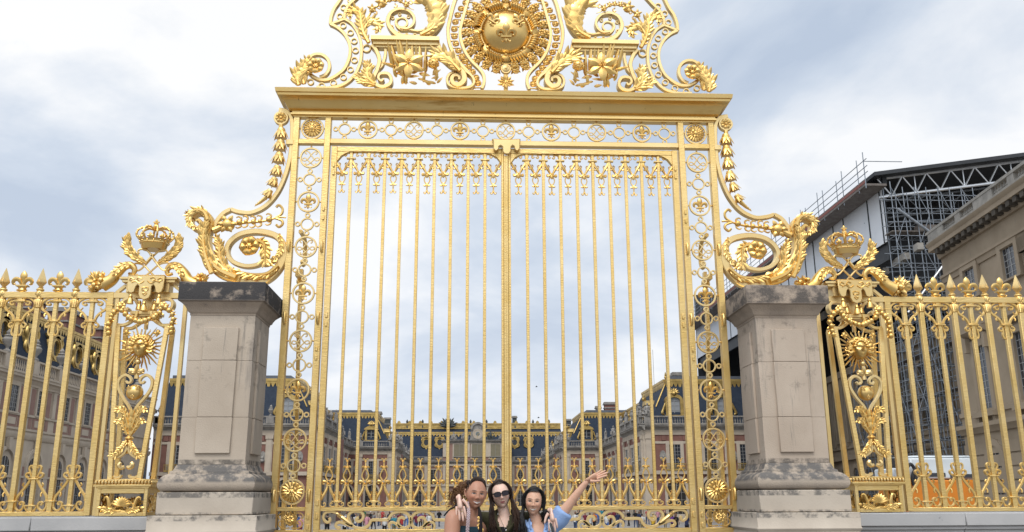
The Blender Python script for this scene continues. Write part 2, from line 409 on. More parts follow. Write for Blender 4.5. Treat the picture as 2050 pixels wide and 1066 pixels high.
# ---- door leaves (left one built, right one mirrored)
def make_leaf():
    mb = MB()
    mb.box(-2.266, -2.192, -.04, .04, .10, 5.87); mb.box(-.060, -.024, -.04, .04, .10, 5.87)
    mb.tube([(-.012, -.045, .10), (-.012, -.045, 5.76)], .024, 10)
    mb.box(-2.192, -.060, -.036, .036, 5.80, 5.868)
    for z0, z1 in ((1.290, 1.336), (1.02, 1.081), (.56, .61), (.12, .20)): mb.box(-2.192, -.060, -.036, .036, z0, z1)
    for k, x in ((1, -2.192), (-1, -.060)):                              # rounded top corners
        mb.prism([(x, 5.80), (x+k*.19, 5.80), (x+k*.13, 5.785), (x+k*.06, 5.745), (x+k*.02, 5.69), (x, 5.66)], -.034, .034)
    for z in (5.58, 5.47, 3.60, 3.49, 1.35, 1.20, .6): mb.box(-2.242, -2.212, -.056, -.04, z, z+.065)
    lf = mb.build('door_leaf', GOLDB, GATE, .0035)
    # bars
    bar0 = None
    for k in range(9):
        x = -(.272+.2165*k)
        if bar0 is None:
            b = MB(); b.box(-.019, .019, -.019, .019, 1.336, 5.80); b.box(-.034, .034, -.03, .03, 1.385, 1.404)
            b.box(-.062, .062, -.026, .026, 1.392, 1.41); b.box(-.058, .058, -.028, .028, 5.705, 5.722)
            bar0 = b.build('bar', GOLDB, lf, .003, loc=(x, 0, 0))
        else: dup(bar0, lf, (x+rnd.uniform(-.002, .002), 0, 0)).rotation_euler = (0, rnd.uniform(-.0012, .0012), rnd.uniform(-.05, .05))
    # hanging pendants and standing finials between the bars
    def pendant():
        p = MB()
        for k in (1, -1):
            p.tube(cat([(k*.012, 0, 5.765), (k*.03, 0, 5.745), (k*.045, 0, 5.765), (k*.03, 0, 5.79), (k*.085, 0, 5.79), (k*.098, 0, 5.75)], 4), .009, 6)
            p.tube(cat([(k*.092, 0, 5.715), (k*.085, 0, 5.66), (k*.05, 0, 5.60), (k*.022, 0, 5.545)], 5), [.010, .017, .020, .013], 7)
            p.tube(cat([(k*.06, 0, 5.62), (k*.075, -.01, 5.585), (k*.092, -.01, 5.60)], 4), .008, 6)
            p.tube(cat([(k*.045, 0, 5.60), (k*.03, 0, 5.635), (k*.05, -.01, 5.65)], 4), .008, 6)
            p.tube(cat([(k*.008, -.01, 5.525), (k*.03, -.012, 5.505), (k*.055, -.012, 5.495), (k*.062, -.01, 5.515), (k*.045, -.01, 5.522)], 4), [.012, .016, .013, .009], 7)
            p.tube(cat([(k*.012, 0, 5.50), (k*.036, 0, 5.455), (k*.030, 0, 5.41), (k*.006, 0, 5.38)], 5), [.010, .008, .007, .010], 6)
            p.tube(cat([(k*.006, 0, 5.375), (k*.026, -.006, 5.352), (k*.042, -.006, 5.362)], 4), [.012, .013, .008], 6)
            p.tube(cat([(k*.003, 0, 5.29), (k*.018, -.004, 5.248), (k*.034, -.006, 5.25), (k*.036, -.006, 5.268)], 4), [.010, .008, .007], 6)
        p.box(-.028, .028, -.02, .02, 5.528, 5.542); p.lathe([(.004, 5.26), (.010, 5.33), (.013, 5.37), (.006, 5.39)], n=6)
        p.petal((0, -.012, 5.52), (0, -.1, -1), (0, -1, 0), .07, .05, .5)
        return p
    def finial():
        p = MB()
        for k in (1, -1):
            p.tube(cat([(k*.080, 0, 1.415), (k*.062, 0, 1.46), (k*.030, 0, 1.52), (k*.014, 0, 1.575)], 5), [.012, .019, .018, .012], 7)
            p.tube(cat([(k*.065, 0, 1.45), (k*.082, -.008, 1.49), (k*.072, -.01, 1.51)], 4), .008, 6)
            p.tube(cat([(k*.010, 0, 1.60), (k*.032, -.01, 1.622), (k*.06, -.012, 1.63), (k*.066, -.01, 1.605), (k*.048, -.01, 1.60)], 4), [.013, .017, .013, .009], 7)
            p.tube(cat([(k*.010, 0, 1.63), (k*.038, 0, 1.68), (k*.034, 0, 1.72), (k*.008, 0, 1.775)], 5), [.011, .009, .008, .010], 6)
            p.tube(cat([(k*.008, 0, 1.775), (k*.028, -.006, 1.80), (k*.043, -.006, 1.785)], 4), [.012, .012, .008], 6)
            p.tube(cat([(k*.003, 0, 1.85), (k*.018, -.004, 1.89), (k*.034, -.004, 1.882)], 4), [.009, .007, .006], 6)
            p.band([(k*a, b) for a, b in [tuple(v) for v in cat([Vector(c) for c in ((.098, 1.388), (.094, 1.355), (.062, 1.342), (.030, 1.352), (.028, 1.378), (.046, 1.384), (.052, 1.368))], 4)]], .013, .024)
        p.box(-.03, .03, -.018, .018, 1.578, 1.592); p.lathe([(.012, 1.76), (.014, 1.79), (.007, 1.83), (.003, 1.87)], n=6)
        return p
    p0 = f0 = None
    for k in range(10):
        x = -(.1635+.2165*k)
        if p0 is None:
            p0 = pendant().build('pendant', GOLD, lf, loc=(x, 0, 0)); f0 = finial().build('finial', GOLD, lf, loc=(x, 0, 0))
        else:
            dup(p0, lf, (x+rnd.uniform(-.003, .003), 0, rnd.uniform(-.004, .004))).rotation_euler = (0, rnd.uniform(-.0012, .0012), rnd.uniform(-.12, .12)); dup(f0, lf, (x+rnd.uniform(-.003, .003), 0, rnd.uniform(-.002, .003))).rotation_euler = (0, rnd.uniform(-.003, .003), rnd.uniform(-.12, .12))
    # scroll panel of the lower rail
    q = MB(); f = Cr(640, 1000, 7.885)
    def st(pts, w=.034, d=.04): q.band(xz([Vector(v) for v in cat([f(u, v) for u, v in pts], 6)]), w, d)
    st(((150, 290), (165, 330), (130, 365), (85, 345), (60, 290), (80, 225), (150, 195), (240, 205), (310, 245), (380, 320), (440, 385), (520, 420)), .03)
    st(((620, 290), (590, 300), (580, 330), (620, 350), (670, 320), (690, 260), (660, 205), (580, 190), (500, 205), (455, 260), (470, 340), (520, 420), (600, 455), (700, 455), (780, 400), (810, 340), (860, 325), (1000, 325), (1090, 325)))
    st(((330, 440), (300, 450), (270, 440), (255, 410), (280, 370), (340, 365), (420, 395), (520, 425)), .032)
    st(((1090, 325), (1110, 270), (1170, 215), (1270, 195), (1360, 215), (1420, 280), (1435, 360), (1400, 430), (1330, 455), (1260, 420), (1240, 360), (1260, 300), (1310, 290), (1345, 320)))
    st(((1445, 330), (1455, 280), (1510, 220), (1600, 190), (1700, 200), (1780, 250), (1810, 320), (1900, 325), (2010, 330)))
    st(((1440, 340), (1470, 420), (1550, 460), (1630, 435), (1670, 370), (1650, 300), (1600, 285), (1560, 310), (1570, 350)))
    st(((1110, 455), (1095, 420), (1110, 375), (1160, 365), (1220, 400), (1270, 440)), .03)
    st(((1800, 470), (1815, 420), (1790, 370), (1730, 360), (1680, 400), (1690, 440), (1740, 440), (1755, 415)), .028)
    st(((1640, 440), (1700, 380), (1740, 365)), .028)
    a = f(270, 220); b = f(500, 400)
    q.tube([a.lerp(b, t)+Vector((0, -.012, 0)) for t in (0, .12, .16, .22, .26, .32, .36, .8, 1)], [.014, .022, .03, .022, .03, .022, .026, .022, .012], 8)
    sp = q.build('scroll_panel', GOLDP, lf)
    q = MB()                                                             # plain scrolls of the kick panel below
    for k in range(6):
        x = -.30-.33*k
        for m in (1, -1):
            q.band(xz(cat([(x+m*a, 0, b) for a, b in ((.005, .66), (.10, .64), (.14, .74), (.10, .84), (.04, .82), (.05, .76))], 5)), .022, .03)
            q.band(xz(cat([(x+m*a, 0, b) for a, b in ((.005, .96), (.12, .98), (.14, .90), (.08, .88))], 5)), .022, .03)
    q.build('kick_scrolls', GOLDP, lf)
    return lf
leaf = make_leaf(); dup(leaf, GATE, mirror=True)

# ---- crest above the cornice
q = MB(); q.box(-2.70, 2.70, -.05, .05, 6.60, 6.635); CREST = q.build('crest', GOLDP, GATE)
A = Cr(540, 0, 4.2646)          # traced from the left half
half = []
def strip(name, pts, w, d, n=7, mat=GOLDP, y=0.0):
    o = MB().band(xz(cat([A(u, v) for u, v in pts], n)), w, d, y).build(name, mat, CREST); half.append(o); return o
OUT = ((520, 215), (580, 245), (640, 300), (678, 370), (690, 440), (678, 515), (640, 595), (580, 648), (510, 685), (440, 690), (380, 665), (335, 625), (318, 570), (335, 510), (385, 475), (450, 478), (500, 520), (512, 585), (485, 640), (430, 668))
q = MB()
q.band(xz(cat([A(u, v) for u, v in OUT], 7)), .042, .075)
q.band(xz(cat([A(u, v) for u, v in ((640, 172), (700, 210), (750, 280), (778, 360), (786, 440), (778, 530), (750, 610), (705, 675), (650, 720), (590, 745), (500, 760), (400, 755))], 7)), .040, .075)
UPR = [A(u, v) for u, v in ((520, 215), (528, 150), (555, 80), (600, 15))]+[W(700, -30), W(745, -62), W(800, -82), W(860, -80)]
UPL = [A(u, v) for u, v in ((640, 172), (648, 110), (680, 50), (735, 0))]+[W(735, -22), W(770, -44), W(815, -56), W(850, -50)]
q.band(xz(cat(UPR, 6)), .042, .075); q.band(xz(cat(UPL, 6)), .04, .075)
q.band(xz([A(518, 216), A(642, 172)]), .035, .07)
half.append(q.build('scroll_band', GOLDP, CREST))
def one_ring(p, R, w, d): half.append(MB().ring((p.x, p.z), R, w, d, 0, 18).build('pierced_ring', GOLDP, CREST))
for u, v in ((350, 705), (445, 738), (545, 712), (630, 665), (690, 600), (724, 520), (733, 437), (722, 357), (690, 285), (627, 225), (600, 145), (632, 70), (690, 8)): one_ring(A(u, v), .038, .014, .05)
for x, yy in ((722, -33), (765, -52), (812, -66)): one_ring(W(x, yy), .038, .014, .05)
one_ring(A(828, 420), .050, .018, .06); one_ring(A(1130, 200), .072, .024, .05)
for u, v in ((1050, 160), (1110, 128), (1185, 148), (1045, 235), (1100, 290), (1170, 303), (1240, 305)): one_ring(A(u, v), .020, .011, .04)
# shelf with the swept bracket beside the medallion
q = MB()
a, b = A(872, 343), A(1450, 343)
q.box(a.x, b.x, -.13, .13, a.z-.055, a.z); q.box(a.x+.03, b.x-.02, -.09, .09, a.z-.105, a.z-.055); q.box(a.x+.05, b.x-.03, -.06, .06, a.z-.135, a.z-.105)
q.band(xz(cat([A(u, v) for u, v in ((1425, 350), (1440, 410), (1475, 485), (1530, 545), (1600, 595), (1650, 645), (1660, 700), (1620, 740), (1570, 730), (1555, 690), (1580, 660), (1615, 672), (1618, 700))], 7)), [.06, .07, .08, .075, .05, .03], .15)
q.band(xz(cat([A(u, v) for u, v in ((875, 400), (915, 450), (940, 530), (920, 610), (890, 680), (905, 730), (960, 755), (1025, 735), (1040, 690), (1010, 645), (950, 645), (930, 680), (955, 705), (975, 690))], 7)), [.05, .055, .05, .04, .025], .12)
q.band(xz(cat([A(u, v) for u, v in ((985, 410), (990, 470), (965, 560), (930, 600))], 6)), .04, .08)
q.band(xz(cat([A(u, v) for u, v in ((1655, 610), (1720, 660), (1745, 710), (1715, 755), (1630, 765), (1540, 745), (1515, 700), (1535, 650), (1590, 625))], 7)), .035, .12)
half.append(q.build('shelf_bracket', GOLDP, CREST, sharp=30))
# upper C scroll
q = MB()
q.band(xz(cat([W(856, -55), W(876, -28)]+[A(u, v) for u, v in ((1465, 60), (1478, 120), (1462, 200), (1400, 285), (1300, 330), (1180, 330), (1090, 308), (1030, 250), (1010, 190), (1040, 122), (1110, 92), (1190, 110), (1235, 170), (1222, 228), (1175, 258), (1115, 252))], 6)), [.06, .075, .075, .06, .045, .035, .03], .11)
q.band(xz(cat([A(u, v) for u, v in ((1360, 255), (1270, 275), (1190, 262), (1120, 262), (1078, 215), (1090, 170))], 6)), [.02, .03, .03], .08)
half.append(q.build('scroll', GOLDP, CREST))
def leafp(name, pts, wf, n, r=.02, y=-.05, **kw):
    half.append(MB().leaf(cat([A(u, v)+Vector((0, y, 0)) for u, v in pts], 5), wf, n, r, **kw).build(name, GOLD, CREST))
leafp('acanthus_leaf', ((1290, 322), (1390, 265), (1425, 180), (1420, 90), (1370, 30), (1300, 15)), [.06, .14, .22, .26, .22, .12], 10, .03, -.07, ang=.6)
leafp('acanthus_leaf', ((850, 385), (805, 300), (785, 215), (775, 140), (725, 105), (690, 125), (690, 160)), [.05, .10, .12, .11, .10, .07, .05], 9, .03)
leafp('acanthus_leaf', ((815, 260), (850, 205), (900, 205), (935, 235), (925, 270)), [.07, .11, .10, .07], 6, .022)
leafp('acanthus_leaf', ((900, 735), (850, 690), (835, 640), (850, 590), (830, 560)), [.10, .13, .12, .09, .06], 7, .025)
leafp('acanthus_leaf', ((900, 745), (830, 720), (770, 690), (750, 670)), [.07, .10, .09, .05], 5, .02)
leafp('acanthus_leaf', ((1625, 640), (1570, 580), (1500, 520), (1430, 500), (1400, 520)), [.06, .14, .16, .13, .08], 8, .03, -.10)
leafp('acanthus_leaf', ((255, 745), (245, 690), (270, 630), (300, 590), (330, 520)), [.09, .15, .14, .11, .06], 8, .025)
leafp('acanthus_leaf', ((300, 735), (290, 680), (310, 640), (345, 625)), [.08, .10, .09, .05], 5, .02)
q = MB(); p = A(402, 590); q.rosette((p.x, p.z), .115, 7, -.07, 0, .26, .5, .35); half.append(q.build('rosette', GOLD, CREST))
# bud garland
q = MB(); pts = cat([A(u, v)+Vector((0, -.04, 0)) for u, v in ((810, 200), (850, 150), (885, 95), (960, 45), (1040, 20), (1110, 25), (1165, 60), (1200, 85), (1232, 100))], 5)
q.tube(pts, [.012, .016, .014, .010, .004], 7)
for u, v, r in ((880, 100, .045), (962, 48, .062), (1025, 20, .032), (1075, 18, .03), (1120, 28, .03), (1168, 60, .04)):
    p = A(u, v); q.ball((p.x, -.05, p.z), r, 1, 1, 1, 10, 7)
    for k in range(5): a = 1.26*k+u; q.petal((p.x+.3*r*math.cos(a), -.05-r*.7, p.z+.3*r*math.sin(a)), (math.cos(a), -.2, math.sin(a)), (0, -1, 0), r*1.25, r*.8, .5)
for u, v in ((930, 80), (1070, 70), (900, 130), (1200, 40)):
    p = A(u, v); q.tube(cat([(p.x, -.04, p.z+.04), (p.x+.03, -.05, p.z+.01), (p.x+.02, -.05, p.z-.025), (p.x-.01, -.05, p.z-.01)], 4), .010, 6)
half.append(q.build('bud_garland', GOLD, CREST))
# lily with sword leaves
q = MB(); p = A(1195, 590); c = Vector((p.x, -.17, p.z))
for k in range(6):
    a = .5+PI/3*k; d = Vector((math.cos(a), -.12+.1*(k % 2), math.sin(a))); q.petal(c+d*.02, d, (0, -1, 0), .20, .115, .32, -.10, 7, 4, .9)
for k in range(7): a = .9*k; q.tube([c, c+Vector((.03*math.cos(a), -.07, .03*math.sin(a)))], [.006, .004], 5); q.ball(c+Vector((.03*math.cos(a), -.075, .03*math.sin(a))), .010, n=6, m=4)
half.append(q.build('lily_flower', GOLD, CREST))
q = MB()
for bu, bv, tu, tv, cv in ((1110, 640, 1035, 345, .05), (1140, 620, 1090, 380, .02), (1160, 600, 1118, 350, .06), (1180, 600, 1172, 370, -.03), (1220, 600, 1225, 395, .04), (1260, 600, 1250, 420, -.04), (1290, 620, 1290, 370, .05), (1330, 640, 1340, 430, .03), (1060, 600, 1010, 400, -.02), (1090, 590, 960, 560, .06)):
    a, b = A(bu, bv)+Vector((0, -.04, 0)), A(tu, tv)+Vector((0, -.09-rnd.random()*.08, 0))
    q.petal(a, b-a, (.25, -1, .1), (b-a).length, .062, .35, cv*-2.0, 8, 2, .62)
for k in range(26):
    u = 1085+rnd.random()*370; v = 640+rnd.random()*115; a = A(u, v)+Vector((0, -.05-rnd.random()*.1, 0)); an = rnd.uniform(-.6, 3.7)
    q.petal(a, (math.cos(an), -.3, math.sin(an)*.8), (rnd.uniform(-.5, .5), -1, .3), rnd.uniform(.09, .17), rnd.uniform(.04, .07), .5, rnd.uniform(-.2, .1), 6, 4)
half.append(q.build('sword_leaves', GOLD, CREST))
q = MB(); p = A(1400, 590); q.ball((p.x, -.15, p.z), .07, 1, 1, 1, 12, 8)
for k in range(60):
    a, b = rnd.uniform(0, 2*PI), rnd.uniform(-1, .9); r = math.sqrt(1-b*b); q.ball((p.x+.07*r*math.cos(a), -.15-.07*abs(r*math.sin(a)), p.z+.07*b), .014, n=5, m=4)
half.append(q.build('seed_head', GOLD, CREST))
for o in half: dup(o, CREST, mirror=True)
# medallion
B = Cr(880, 0, 5.611)
CX, CZ = 0.003, 7.562
q = MB()
outer = [W(930, -30), W(912, 0)]+[B(u, v) for u, v in ((110, 260), (95, 370), (112, 500), (160, 620), (225, 720), (310, 810), (365, 880), (385, 950), (350, 1010))]
inner = [W(948, -25), W(938, 0)]+[B(u, v) for u, v in ((255, 250), (232, 370), (245, 480), (290, 600), (360, 700), (450, 790), (495, 860), (500, 940), (475, 1005))]
q.band(xz(cat(outer, 6)), .046, .08); q.band(xz(cat(inner, 6)), .042, .08)
o = q.build('medallion_band', GOLDP, CREST); dup(o, CREST, mirror=True)
def sym(x0=0.0): return x0
for k in range(19):                                                        # florets between the two bands, each side
    if k < 13: t = math.radians(106+k*8.9); x, z = CX+.70*math.cos(t), CZ+.705*math.sin(t)
    else: x, z = [(b.x, b.z) for b in (B(250, 645), B(288, 700), B(328, 760), B(370, 820), B(410, 885), B(432, 945))][k-13]
    fl = MB()
    fl.rosette((0, 0), .045, 4, -.02, 0, .45, .5, .1); fl.box(-.045, .045, -.012, .012, -.062, -.052); fl.ball((.04, 0, -.06), .014, n=6, m=4); fl.ball((-.04, 0, -.06), .014, n=6, m=4)
    o = fl.build('floret', GOLD, CREST, loc=(x, 0, z)); o.rotation_euler = (0, 0, 0)
    c = dup(o, CREST, (-x, 0, z))
q = MB()
q.lathe([(.002, -.20), (.10, -.19), (.20, -.155), (.28, -.10), (.325, -.03), (.335, .0), (.335, .05), (.0, .06)], (CX, 0, CZ), 48, Matrix.Rotation(-PI/2, 4, 'X'), 1.03, 1.02)
q.v = [(a, -b if False else b, c) for a, b, c in q.v]
ORB = q.build('orb_shield', GOLDO, CREST)
q = MB().ring((CX, CZ), .352, .035, .07, .0, 48).build('orb_rim', GOLDP, ORB)
for dx, dz, h, rot, y in ((0, -.235, .285, 0, -.165), (-.226, .025, .215, -.61, -.168), (.226, .025, .215, .61, -.168)):
    M = Matrix.Rotation(-rot, 4, 'Y')
    MB().fleur((CX+dx-math.sin(0)*0, CZ+dz), h, y, .5, Matrix.Rotation(.20 if dx == 0 else .04, 4, 'X') @ M).build('fleur_de_lis', GOLDO, ORB)
for k in range(8):                                                         # shells and twisted links round the orb
    t = -PI/2+k*PI/4; d = Vector((math.cos(t), 0, math.sin(t))); c = Vector((CX, -.05, CZ))+d*.40
    sh = MB()
    for j in range(-3, 4):
        e = Matrix.Rotation(-j*.27, 4, 'Y') @ d; sh.petal(c-d*.055, e, (0, -1, 0), .115, .036, .7, -.1, 4, 3, 1.1)
    sh.ball(c-d*.05, .028, n=8, m=5); sh.build('shell', GOLD, CREST)
    ln = MB()
    for j in range(6):
        t2 = t+PI/4*(.22+.112*j); e = Vector((math.cos(t2), 0, math.sin(t2))); n2 = Vector((-e.z, 0, e.x)); c2 = Vector((CX, -.04, CZ))+e*.405
        ln.tube(cat([c2-e*.05-n2*.02, c2-n2*.01+Vector((0, -.05, 0)), c2+e*.055+n2*.02], 4), [.014, .02, .014], 7)
    ln.build('twisted_link', GOLD, CREST)
q = MB(); q.tube([(CX+.405*math.cos(2*PI*k/48), .015, CZ+.405*math.sin(2*PI*k/48)) for k in range(48)], .040, 10, True); q.ring((CX, CZ), .462, .016, .05, .0, 48); q.build('wreath_ring', GOLD, CREST)
for k in range(23):                                                        # rosette blossoms of the outer ray circle
    t = -PI/2+.23+(2*PI-.46)*k/22; e = Vector((math.cos(t), 0, math.sin(t)))
    fl = MB(); fl.rosette((0, 0), .068, 6, -.03, 0, .30, .6, .3); fl.rosette((0, -.045), .055, 5, -.05, 0, .25, .5, .4); fl.rosette((0, .052), .046, 5, -.03, 0, .3, .5, .4)
    for j in range(4): fl.petal((0, 0, 0), (math.cos(PI/4+j*PI/2), 0, math.sin(PI/4+j*PI/2)), (0, -1, 0), .095, .045, .4)
    o = fl.build('blossom', GOLD, CREST, loc=(CX+.535*e.x, .02, CZ+.535*e.z)); o.rotation_euler = (0, -t+PI/2, 0)
q = MB(); c = B(748, 790); q.lathe([(.002, .05), (.05, .045), (.066, .03), (.07, 0)], (CX, 0, c.z), 20, Matrix.Rotation(PI/2, 4, 'X')); q.ring((CX, c.z), .06, .014, .05, -.02, 24)
q.ball((CX, -.045, c.z+.01), .024, 1, .6, 1.2); q.build('coin', GOLDP, CREST)
q = MB(); c = B(748, 940)
q.tube([(CX, 0, 6.62), (CX, 0, c.z+.18)], .03, 8); q.rosette((CX, c.z), .095, 11, -.03, 7, .25, .5, .4)
for k in range(7): a = -.3+k*.62; q.petal((CX, -.01, c.z), (math.cos(a), -.1, math.sin(a)), (0, -1, 0), .12, .05, .5)
q.build('pendant_blossom', GOLD, CREST)
# crown above the medallion, just out of the picture
q = MB()
q.lathe([(.30, 8.17), (.33, 8.22), (.36, 8.30), (.34, 8.36), (.36, 8.38), (.30, 8.38)], (CX, 0, 0), 24, None, 1, .5)
for k in range(8):
    a = PI/4*k; q.tube(cat([(CX+.34*math.cos(a), .17*math.sin(a), 8.38), (CX+.46*math.cos(a), .23*math.sin(a), 8.62), (CX+.25*math.cos(a), .12*math.sin(a), 8.86), (CX, 0, 8.80)], 5), .04, 7)
q.ball((CX, 0, 8.90), .08); MB().fleur((CX, 8.96), .22).build('fleur_de_lis', GOLD, CREST); q.build('crown', GOLD, CREST)

# ---- consoles resting on the stone pillars, each side
K = Cr(360, 200, 2.806)
q = MB()
q.band(xz(cat([K(u, v) for u, v in ((560, 62), (600, 70), (628, 105), (634, 180), (630, 250), (620, 335), (594, 430), (550, 525), (485, 600), (405, 638), (335, 634), (290, 620))], 7)), .052, .085)
q.band(xz(cat([K(u, v) for u, v in ((290, 620), (250, 640), (215, 680), (195, 725))], 6)), .052, .085)
q.ring(((K(572, 108)).x, K(572, 108).z), .080, .03, .07, -.01, 26)
q.band(xz(cat([K(u, v) for u, v in ((300, 1015), (400, 1022), (480, 1010), (545, 960), (582, 890), (580, 815), (535, 765), (440, 745), (345, 760), (285, 805), (268, 860), (300, 912), (370, 938), (440, 930), (482, 900))], 7)), [.10, .13, .10, .075, .065, .06, .05, .04], .11)
q.box(K(600, 250).x, K(640, 250).x, -.06, .06, K(0, 250).z, K(0, 225).z)
q.box(-3.74, -2.82, -.30, .16, 3.835, 3.86)
con = q.build('console_scroll', GOLDP, GATE)
def kl(name, pts, wf, n, r, y=-.06, mat=GOLD, **kw):
    MB().leaf(cat([K(u, v)+Vector((0, y, 0)) for u, v in pts], 5), wf, n, r, **kw).build(name, mat, con)
q = MB(); q.band(xz(cat([K(u, v) for u, v in ((345, 1015), (235, 975), (165, 880), (150, 785), (172, 705), (160, 658), (112, 640), (70, 668), (72, 712), (105, 735), (130, 712), (118, 686), (100, 690))], 6)), [.10, .135, .135, .12, .09, .065, .06, .06, .05, .04, .025], .14, -.02); q.build('horn_scroll', GOLD, con)
kl('acanthus_leaf', ((330, 1010), (225, 960), (160, 865), (146, 775), (166, 700)), [.07, .105, .125, .11, .06], 13, .04, -.11, ang=.5)
kl('acanthus_leaf', ((172, 690), (150, 645), (104, 634), (66, 668), (70, 715), (100, 735)), [.05, .07, .075, .07, .06, .04], 10, .03, -.10, ang=.6)
q = MB()
for j in range(9):
    t = j/8; p = K(150-85*math.sin(t*2.6), 650+35*t-20*math.sin(t*3.1)); q.petal((p.x, -.02, p.z), (-.5-.3*t, -.8, .5-.9*t), (0, -.4, 1), .10, .07, .5, .2)
q.build('rolled_leaf_tip', GOLD, con)
kl('acanthus_leaf', ((200, 990), (165, 900), (150, 800), (158, 740)), [.08, .11, .10, .05], 8, .04, -.13, ang=.45)
kl('acanthus_leaf', ((560, 940), (500, 985), (420, 990), (350, 975)), [.05, .09, .11, .09], 8, .03, -.08, sides=(-1,), ang=.7)
kl('acanthus_leaf', ((330, 1000), (270, 960), (235, 900), (230, 830), (215, 780)), [.08, .11, .11, .09, .05], 8, .03, -.06)
kl('acanthus_leaf', ((565, 760), (575, 830), (560, 880), (530, 905)), [.04, .06, .06, .04], 5, .012, -.06)
kl('acanthus_leaf', ((440, 800), (480, 820), (488, 870), (490, 925), (520, 925)), [.08, .11, .10, .07], 6, .03, -.08)
q = MB(); p = K(402, 835); q.rosette((p.x, p.z), .125, 6, -.10, 0, .26, .5, .15); q.build('rosette', GOLD, con)
q = MB(); p = K(572, 108); q.rosette((p.x, p.z), .072, 8, -.04, 0, .25, .5, .2); q.build('rosette', GOLD, con)
for u, v, r, tilt in ((573, 203, 1.0, .0), (568, 268, 1.0, .06), (560, 338, .98, .1), (548, 410, .92, .15), (529, 472, .82, .35), (500, 535, .75, .6)):
    h = MB()
    h.lathe([(.012, .085), (.045, .08), (.055, .05), (.05, .01), (.066, -.06), (.03, -.055)], (0, 0, 0), 12)
    for k in range(7): a = PI/7*(k)*2; h.petal((.045*math.cos(a), .045*math.sin(a), .05), (.35*math.cos(a), .35*math.sin(a), -1), (math.cos(a), math.sin(a), 0), .135, .05, .4, .12, 6, 3)
    p = K(u, v); o = h.build('husk_bell', GOLD, con, loc=(p.x, -.05, p.z)); o.scale = (r, r, r); o.rotation_euler = (0, -tilt*-1.0, 0)
q = MB(); q.tube([K(490, 555)+Vector((0, -.05, 0)), K(455, 585)+Vector((0, -.05, 0)), K(425, 606)+Vector((0, -.05, 0))], [.03, .02, .004], 8); q.build('husk_point', GOLD, con); q = MB(); q.tube([K(572, 150)+Vector((0, -.05, 0)), K(573, 180)+Vector((0, -.05, 0))], .03, 8)
for t in range(5): p = K(486-13*t, 560+9*t); q.ball((p.x, -.05, p.z), .028-.004*t, n=8, m=5)
q.build('husk_tail', GOLD, con)
q = MB(); br = cat([K(u, v)+Vector((0, -.05, 0)) for u, v in ((195, 745), (240, 725), (290, 708), (380, 697), (470, 690), (560, 668), (600, 668))], 5)
q.tube(br, [.05, .03, .018, .014, .012], 8); p = K(278, 712); q.ball((p.x, -.06, p.z), .085, 1, 1, .95, 14, 9)
for k in range(6): a = k*1.05; q.petal((p.x+.05*math.cos(a), -.12, p.z+.05*math.sin(a)), (math.cos(a), .1, math.sin(a)), (0, -1, 0), .08, .06, .5)
for u, v, r in ((342, 697, .042), (378, 693, .03), (420, 694, .036), (456, 690, .028), (508, 680, .042)):
    p = K(u, v); q.ball((p.x, -.055, p.z), r, n=9, m=6)
    for k in (1, -1): q.tube(cat([(p.x, -.05, p.z), (p.x+.02, -.055, p.z+k*.05), (p.x-.02, -.055, p.z+k*.075), (p.x-.045, -.055, p.z+k*.06)], 4), [.014, .012, .007], 6)
for k, vv in ((1, 610), (-1, 715)):
    q.tube(cat([K(540, 672)+Vector((0, -.05, 0)), K(575, 650 if k > 0 else 685)+Vector((0, -.05, 0)), K(582, 620 if k > 0 else 705)+Vector((0, -.05, 0)), K(562, 600 if k > 0 else 722)+Vector((0, -.05, 0)), K(546, 612 if k > 0 else 708)+Vector((0, -.05, 0))], 5), .017, 7)
q.build('bud_branch', GOLD, con)
dup(con, GATE, mirror=True)
# ================================================================ stone: pillars and low walls
def stone_stains(top, dark=(.035, .038, .042), edge=.10, amt=.8, sc=5.0):
    """weathering of the stone itself: black crust on the exposed upper course, running streaks"""
    def fn(t, geo, nz, col):
        sp = N(t, 'ShaderNodeSeparateXYZ'); t.links.new(geo.outputs['Position'], sp.inputs[0])
        f = None
        for z0, z1, a, thr in top:
            up = ramp(t, mth(t, 'MULTIPLY_ADD', sp.outputs[2], 1/(z1-z0), -z0/(z1-z0)), [(0, (0, 0, 0)), (.12, (1, 1, 1)), (.88, (1, 1, 1)), (1, (0, 0, 0))])
            n = ramp(t, nz(sc, 9, (1, 1, 1.2), .68), [(thr, (0, 0, 0)), (thr+.14, (1, 1, 1))])
            g = mth(t, 'MULTIPLY', mth(t, 'MULTIPLY', up, n), a)
            f = g if f is None else mth(t, 'MAXIMUM', f, g)
        return mixc(t, f, col, dark)
    return fn
